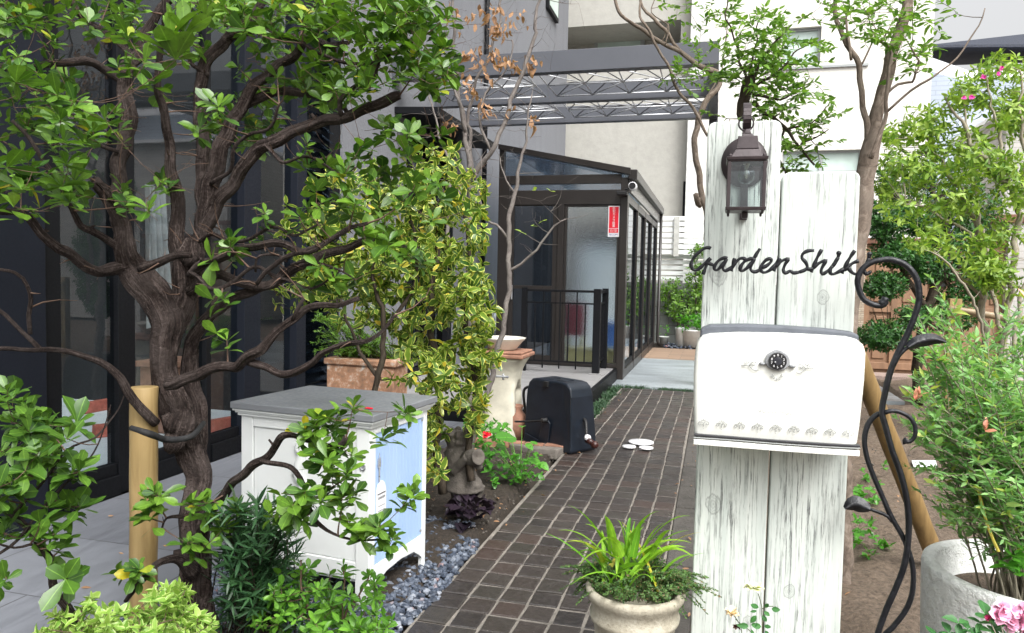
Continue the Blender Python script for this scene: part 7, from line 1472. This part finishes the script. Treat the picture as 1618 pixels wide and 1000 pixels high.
# body as a squarish flared column with arched niche cut in the +x face: front/back slabs plus side with arch
def rsq(w_, n=28, p_=5):
    out = []
    for i in range(n): a = 2*math.pi*i/n; c_, s_ = math.cos(a), math.sin(a); r_ = w_/((abs(c_)**p_+abs(s_)**p_)**(1/p_)); out.append((r_*c_, r_*s_))
    return out
rings = 28; zs = np.linspace(0, hz0, rings); pw = np.interp(zs, [p[1] for p in prof], [p[0] for p in prof]); n = 48
for z_, w_ in zip(zs, pw):
    for (a, b) in rsq(w_, n):
        # niche on the +x side
        zn = (z_-.12)/(hz0*.52); inn = abs(b) < w1*.42 and a > 0 and 0 <= zn and (b/(w1*.42))**2+max(0, (zn-.7)/.3)**2 < 1
        vs.append((cxf+(a-.10 if inn else a), fy+b, z_))
fs = [(i*n+j, i*n+(j+1) % n, (i+1)*n+(j+1) % n, (i+1)*n+j) for i in range(rings-1) for j in range(n)]+[tuple(range(n-1, -1, -1)), tuple((rings-1)*n+j for j in range(n))]
finish(MB().add(vs, fs), 'column', 'fountain', ft, smooth=True)
finish(MB().box((cxf-w1*1.08, fy-w1*1.08, hz0+.001), (cxf+w1*1.08, fy+w1*1.08, hz0+.035)).box((cxf-w1*1.0, fy-w1*1.0, hz0+.0355), (cxf+w1*1.0, fy+w1*1.0, hz0+.055)), 'tray', 'orange_tile', ft, bevel=.012)
bz = hz0+.056; m = MB().lathe([(0, 0), (.10, 0), (.115, .012), (.16, .07), (.185, .095), (.19, .105), (.178, .102), (.145, .07), (.1, .025), (0, .02)], (cxf-.02, fy, bz), 40, wob=.03)
tag(finish(m, 'bird_bath_bowl', 'bowl', loc=(cxf-.02, fy, bz), smooth=True), 'cream wavy-rimmed bowl standing on the terracotta tray of the water pillar', 'bowl')
tp = PY(800, 593, fy-w1*.75); m = MB().tube([(tp[0]-.13, fy-w1*.7, tp[2]), (tp[0]-.13, fy-w1*.7-.12, tp[2])], .014, 10).tube([(tp[0]-.13, fy-w1*.7-.10, tp[2]), (tp[0]+.03, fy-w1*.7-.10, tp[2])], .009, 8).tube([(tp[0], fy-w1*.7-.10, tp[2]-.025), (tp[0], fy-w1*.7-.10, tp[2]+.025)], .009, 8).lathe([(0, -.014), (.014, 0), (0, .014)], (tp[0]+.035, fy-w1*.7-.1, tp[2]), 10)
finish(m, 'tap', 'pewter', ft, smooth=True)
m = MB()
for i in range(6): m.box((cxf-.35+i*.16, fy-.42+(i % 2)*.02, -.05), (cxf-.2+i*.16, fy-.34+(i % 2)*.02, .055))
tag(finish(m, 'brick_edging', 'orange_tile', loc=(cxf, fy-.4, 0), bevel=.006), 'low row of terracotta bricks at the foot of the cream water pillar', 'edging')
# hose reel
hr = thing('hose_reel', 'navy blue plastic hose reel box with crank at the edge of the brick path', 'hose reel', G(865, 712))
bl_, br_ = G(830, 700), G(902, 719); v = br_-bl_; wv = np.linalg.norm(v[:2]); ax_ = v/np.linalg.norm(v); nr_ = np.array([-ax_[1], ax_[0], 0]); hh = PY(880, 600, bl_[1])[2]*1.02
wv *= 1.04; bl_ = bl_-ax_*.03
def hx(a, b, c): p = bl_+ax_*a*wv+nr_*b+np.array([0, 0, c*hh]); return tuple(p)
dp = .30
outl = [(.0, .04), (.02, .0), (1., .0), (1.02, .05), (.985, .80), (.95, .93), (.88, .985), (.78, 1.), (.22, 1.), (.14, .985), (.08, .93), (.055, .80)]
n = len(outl); vs = [hx(a, .0 if c < .85 else .02*(c-.85)/.15, c) for a, c in outl]+[hx(a, dp-(.05*c), c) for a, c in outl]
fs = [tuple(range(n)), tuple(range(2*n-1, n-1, -1))]+[(i, i+n, (i+1) % n+n, (i+1) % n) for i in range(n)]
finish(MB().add(vs, fs), 'housing', 'navy_plastic', hr, smooth=False, bevel=.016, seg=3)
m = MB()
for a in (.30, .58): m.add([hx(a, .06, 1.004), hx(a+.17, .06, 1.004), hx(a+.19, .16, 1.004), hx(a+.02, .16, 1.004), hx(a+.02, .07, .97), hx(a+.15, .07, .97), hx(a+.17, .15, .97), hx(a+.04, .15, .97)], [(0,1,5,4),(1,2,6,5),(2,3,7,6),(3,0,4,7),(4,5,6,7)])
finish(m, 'top_recess', 'rubber', hr)
finish(MB().add([hx(.43, -.006, .90), hx(.51, -.006, .90), hx(.51, -.006, .98), hx(.43, -.006, .98), hx(.43, .02, .90), hx(.51, .02, .90), hx(.51, .02, .98), hx(.43, .02, .98)], [(0,1,2,3),(0,4,5,1),(1,5,6,2),(2,6,7,3),(3,7,4,0)]), 'latch', 'rubber', hr, bevel=.003)
# raised side foot plate
fp = [(.02, .0), (.55, .0), (.60, .38), (.52, .45), (.44, .40), (.36, .10), (.05, .16)]; n = len(fp); vs = [hx(a, -.012, c) for a, c in fp]+[hx(a, .001, c) for a, c in fp]
finish(MB().add(vs, [tuple(range(n)), tuple(range(2*n-1, n-1, -1))]+[(i, i+n, (i+1) % n+n, (i+1) % n) for i in range(n)]), 'side_rib', 'navy_plastic', hr, bevel=.004)
Q = crom([(*hx(.52, -.005, .42), .022), (*hx(.50, -.05, .42), .02)], .02); m = MB().tube(Q[:, :3], Q[:, 3], 14); Q = crom([(*hx(.50, -.04, .42), .008), (*hx(.25, -.06, .37), .008), (*hx(-.02, -.08, .33), .008)], .02); m.tube(Q[:, :3], Q[:, 3], 8); finish(m, 'hose_outlet', 'rubber', hr, smooth=True)
Q = crom([(*hx(.98, dp*.5, .48), .013), (*hx(1.06, dp*.45, .44), .013), (*hx(1.16, dp*.3, .22), .012)], .02); m = MB().tube(Q[:, :3], Q[:, 3], 8); cr_ = finish(m, 'crank', 'rubber', hr, smooth=True)
h0_ = np.array(hx(1.16, dp*.3, .22)); m = MB().tube([h0_, h0_+ax_*.035+np.array([.02, -.02, -.01])], .022, 12).lathe([(0, -.03), (.024, -.022), (.032, 0), (.024, .022), (0, .03)], tuple(h0_+ax_*.05+np.array([.03, -.03, -.02])), 14); finish(m, 'crank_knob', simple('brown_knob', (.05, .015, .012), .3), cr_, smooth=True)
m = MB().tube([h0_+[0, 0, .02], h0_+ax_*.02+[0, -.01, .02]], .024, 12); finish(m, 'knob_ring', 'white_plastic', cr_, smooth=True)
g_ = G(838, 702); Q = crom([(*(g_+[-.05, .2, .45]), .012), (*(g_+[-.12, .22, .4]), .012), (*(g_+[-.10, .25, .2]), .012), (*(g_+[-.02, .25, .05]), .012)], .02); tag(finish(MB().tube(Q[:, :3], Q[:, 3], 8), 'garden_hose', 'rubber', loc=g_, smooth=True), 'black hose loop behind the navy hose reel', 'hose')
p = PY(816, 645, 6.0); zj = p[2]+.03; tag(finish(MB().lathe([(0, 0), (.06, 0), (.085, zj*.35), (.08, zj*.7), (.045, zj*.86), (.058, zj*.95), (.055, zj), (.04, zj), (.03, zj*.85), (0, zj*.8)], (p[0], 6.0, 0), 28, wob=.01), 'clay_jar', 'orange_tile', loc=(p[0], 6.0, 0), smooth=True), 'terracotta jar squeezed between the cream water pillar and the navy hose reel', 'jar')
m = MB(); c_ = G(852, 712); P_ = [(-.24, -.03), (-.05, -.10), (.16, -.10), (.20, .0), (.1, .09), (-.2, .08)]; m.prism([(c_[0]+a, c_[1]+b) for a, b in P_], -.04, .045, axis='z'); tag(finish(m, 'flagstone', 'flag', loc=(c_[0], c_[1], 0), bevel=.012), 'rough tan flagstone in front of the navy hose reel', 'stone')
# white discs on the path
wd_ = thing('path_marker', 'three white discs in a clover shape standing just above the brick path', 'ornament', G(1012, 712)); yq = 5.95; g0 = G(1012, 712)
for px, py, rpx in [(1013, 696, 19.5), (994, 703, 10.5), (1021, 705, 11)]:
    c_ = G(px, py+2, .02); r_ = rpx*np.linalg.norm(c_-O)/F; m = MB().lathe([(0, 0), (r_*.95, 0), (r_, .006), (r_*.97, .012), (0, .014)], (c_[0], c_[1], .012), 32); finish(m, 'disc', 'white_plastic', wd_, smooth=True)
finish(MB().box((g0[0]-.01, g0[1]+.02, .0), (g0[0]+.01, g0[1]+.04, .03)), 'stem', 'white_plastic', wd_)
# stone figurine with jug
fg = thing('stone_figurine', 'weathered stone child figurine in a tunic holding a jug on its shoulder', 'statue', G(735, 815)); g0 = G(735, 815); dpt = g0[1]
q3 = lambda px, py, dy=0: PY(px, py, dpt+dy)
me_ = MB()
def ell(m, c, rx, ry, rz_, seg=20):
    pr = [(math.cos(t), math.sin(t)) for t in np.linspace(-math.pi/2, math.pi/2, 11)]; k0 = len(m.v); m.lathe([(max(1e-4, a), b) for a, b in pr], (0, 0, 0), seg); m.v[k0:] = [(c[0]+a*rx, c[1]+b*ry, c[2]+d*rz_) for a, b, d in m.v[k0:]]
c_ = q3(735, 790); 
def lim(a, b, r0, r1): Q = crom([(*a, r0), (*((a+b)/2), (r0+r1)/2), (*b, r1)], .015); me_.tube(Q[:, :3], Q[:, 3], 14)
lim(q3(728, 765), q3(724, 815), .058, .04); lim(q3(752, 765, .03), q3(742, 815, .02), .055, .035)
ell(me_, q3(738, 765), .09, .08, .06)
sk_ = q3(733, 775); k0 = len(me_.v); me_.lathe([(.0, .0), (.108, .0), (.112, .012), (.098, .05), (.083, .09), (.080, .10), (.086, .13), (.085, .17), (.07, .21), (.045, .235), (0, .25)], (0, 0, 0), 24, wob=.03); top_ = q3(722, 700)-q3(733, 775)
me_.v[k0:] = [(sk_[0]+a+top_[0]*(d/.25)*1.0, sk_[1]+b*.85, sk_[2]+d*1.12) for a, b, d in me_.v[k0:]]
ell(me_, q3(722, 697), .062, .058, .062); ell(me_, q3(712, 690), .035, .05, .04)
lim(q3(710, 712), q3(716, 745, -.06), .032, .028); lim(q3(716, 745, -.06), q3(738, 722, -.10), .028, .022); lim(q3(742, 712, .02), q3(755, 735, -.04), .03, .024); ell(me_, q3(757, 737, -.05), .022, .022, .02)
for i in range(26): a = rng.random()*6.28; ell(me_, q3(722, 694)+np.array([.055*math.cos(a), .05*math.sin(a), rng.uniform(-.01, .05)]), .02, .02, .018, 10)
o = finish(me_, 'body', 'stone_fig', fg, smooth=True); rm = o.modifiers.new('remesh', 'REMESH'); rm.mode = 'VOXEL'; rm.voxel_size = .006; rm.use_smooth_shade = True; sm = o.modifiers.new('smooth', 'SMOOTH'); sm.factor = .5; sm.iterations = 3
m = MB(); prf = [(0, -.07), (.035, -.07), (.045, -.04), (.048, .0), (.04, .03), (.032, .04), (.040, .05), (.045, .058), (.040, .062), (.026, .055), (0, .04)]; m.lathe(prf, (0, 0, 0), 24); R3 = Matrix.Rotation(math.radians(75), 3, 'Y') @ Matrix.Identity(3); R3 = Matrix.Rotation(math.radians(-35), 3, 'Z') @ R3; jc = q3(746, 723, -.07)
m.v = [tuple(np.array(R3 @ Vector(v_))+jc) for v_ in m.v]; finish(m, 'jug', 'stone_fig', fg, smooth=True)
# terracotta trough with ferny plant, behind the cabinet
ty = 5.35; a, b = PY(514, 600, ty), PY(624, 575, ty); tr = thing('terracotta_trough', 'limewashed terracotta trough behind the white cabinet', 'planter', ((a[0]+b[0])/2, ty, 0))
z1 = PY(570, 568, ty)[2]; m = MB().box((a[0]+.01, ty, .02), (b[0]-.01, ty+.28, z1-.05)); finish(m, 'body', 'terra', tr, bevel=.01); finish(MB().box((a[0]-.01, ty-.015, z1-.05), (b[0]+.01, ty+.295, z1)), 'rim', 'terra', tr, bevel=.01)
fe = thing('feathery_conifer', 'feathery yellow green conifer growing in the limewashed terracotta trough', 'plant', ((a[0]+b[0])/2, ty+.14, z1)); LV = Leaves(); m = MB()
for _ in range(75):
    b_ = np.array([rng.uniform(a[0]+.05, b[0]-.05), ty+.14, z1-.01]); e = PY(rng.uniform(478, 625), rng.uniform(470, 560), ty+rng.uniform(-.15, .3)); e = b_+(e-b_)*rng.uniform(.6, 1); Q = crom([(*b_, .003), (*((b_+e)/2+[0, 0, .05]), .0025), (*e, .0012)], .03, .003); m.tube(Q[:, :3], Q[:, 3], 4, 0, False); LV.sprig(Q, .04, 160, .9); LV.rosette(e, Q[-1][:3]-Q[-2][:3], 6, .04, 10, 60)
finish(m, 'stems', 'bark_dark', fe); LV.mesh('foliage', tmpl4(.22), LM['mid'], fe)
# potted plants by the far fence
def whitepot(lab, px, py, w_, h_, y=15.6, plant=None):
    c_ = PY(px, py, y); pt_ = thing('white_pot', lab, 'pot', (c_[0], y, 0), group='white pots by the slatted fence'); R_ = w_/2*y*1.04/F; hh_ = h_*y*1.04/F; c0 = (c_[0], y, max(.0, PY(px, py, y)[2]))
    finish(MB().lathe([(0, 0), (R_*.72, 0), (R_*.95, hh_*.9), (R_, hh_*.92), (R_, hh_), (R_*.88, hh_), (R_*.84, hh_*.9), (0, hh_*.88)], c0, 32), 'body', 'pot_white', pt_, smooth=True); return c0, R_, hh_
c1 = whitepot('large white textured pot beside the white planks at the far end', 1093, 548, 34, 26); c2 = whitepot('pale grey tall pot left of the large white pot', 1075, 547, 17, 28); c3 = whitepot('small white pot near the corner of the brown porch', 1049, 543, 15, 11, 15.9)
for (c0, R_, hh_), lab, n, s_, hgt_ in [(c1, 'mounded green leaves in the large white pot', 60, .10, .28), (c3, 'small seedling in the small white pot', 10, .06, .22)]:
    o = thing('potted_plant', lab, 'plant', (c0[0], c0[1], c0[2]+hh_)); LV = Leaves()
    for _ in range(n): a = rng.random()*6.28; r_ = R_*1.15*math.sqrt(rng.random()); LV.rosette(np.array([c0[0]+r_*math.cos(a), c0[1]+r_*math.sin(a), c0[2]+hh_+rng.uniform(0, hgt_)]), UPV, 5, s_, 30, 100)
    LV.mesh('foliage', tmpl4(.6), LM['hosta'], o)
o = thing('fence_shrub', 'round yellow green shrub in front of the grey block wall', 'shrub', (c2[0][0], 15.9, 0)); LV = Leaves(); T = Tree(MT['bark_dark'])
for i in range(5): T.limb([(1073+i*2, 545, 15.9, .02), (1070+i*5, 510, 15.9, .015), (1055+i*11, 460, 15.9, .008)], 6, 0, .1, .01)
pads([(1075, 480, 33, 32, 15.9, 150), (1060, 450, 20, 15, 15.9, 30)], LV, T, .10, 6, .1, .4); T.build(o, 'stems'); LV.mesh('foliage', tmpl4(.4), LM['mid'], o)
o = thing('climbing_shrub', 'tall loose green shrub climbing the slatted fence beside the white planks', 'shrub', (PY(1100, 500, 15.7)[0], 15.7, 0)); LV = Leaves(); T = Tree(MT['bark_dark']); T.limb([(1102, 545, 15.7, .02), (1100, 480, 15.7, .015), (1098, 390, 15.7, .008)], 6, 0, .1, .01)
pads([(1100, 400, 12, 18, 15.7, 14), (1096, 440, 12, 20, 15.7, 26), (1104, 470, 15, 25, 15.7, 40), (1112, 420, 12, 40, 15.7, 40)], LV, T, .10, 6, .1, .4); T.build(o, 'stems'); LV.mesh('foliage', tmpl4(.5), LM['mid'], o)
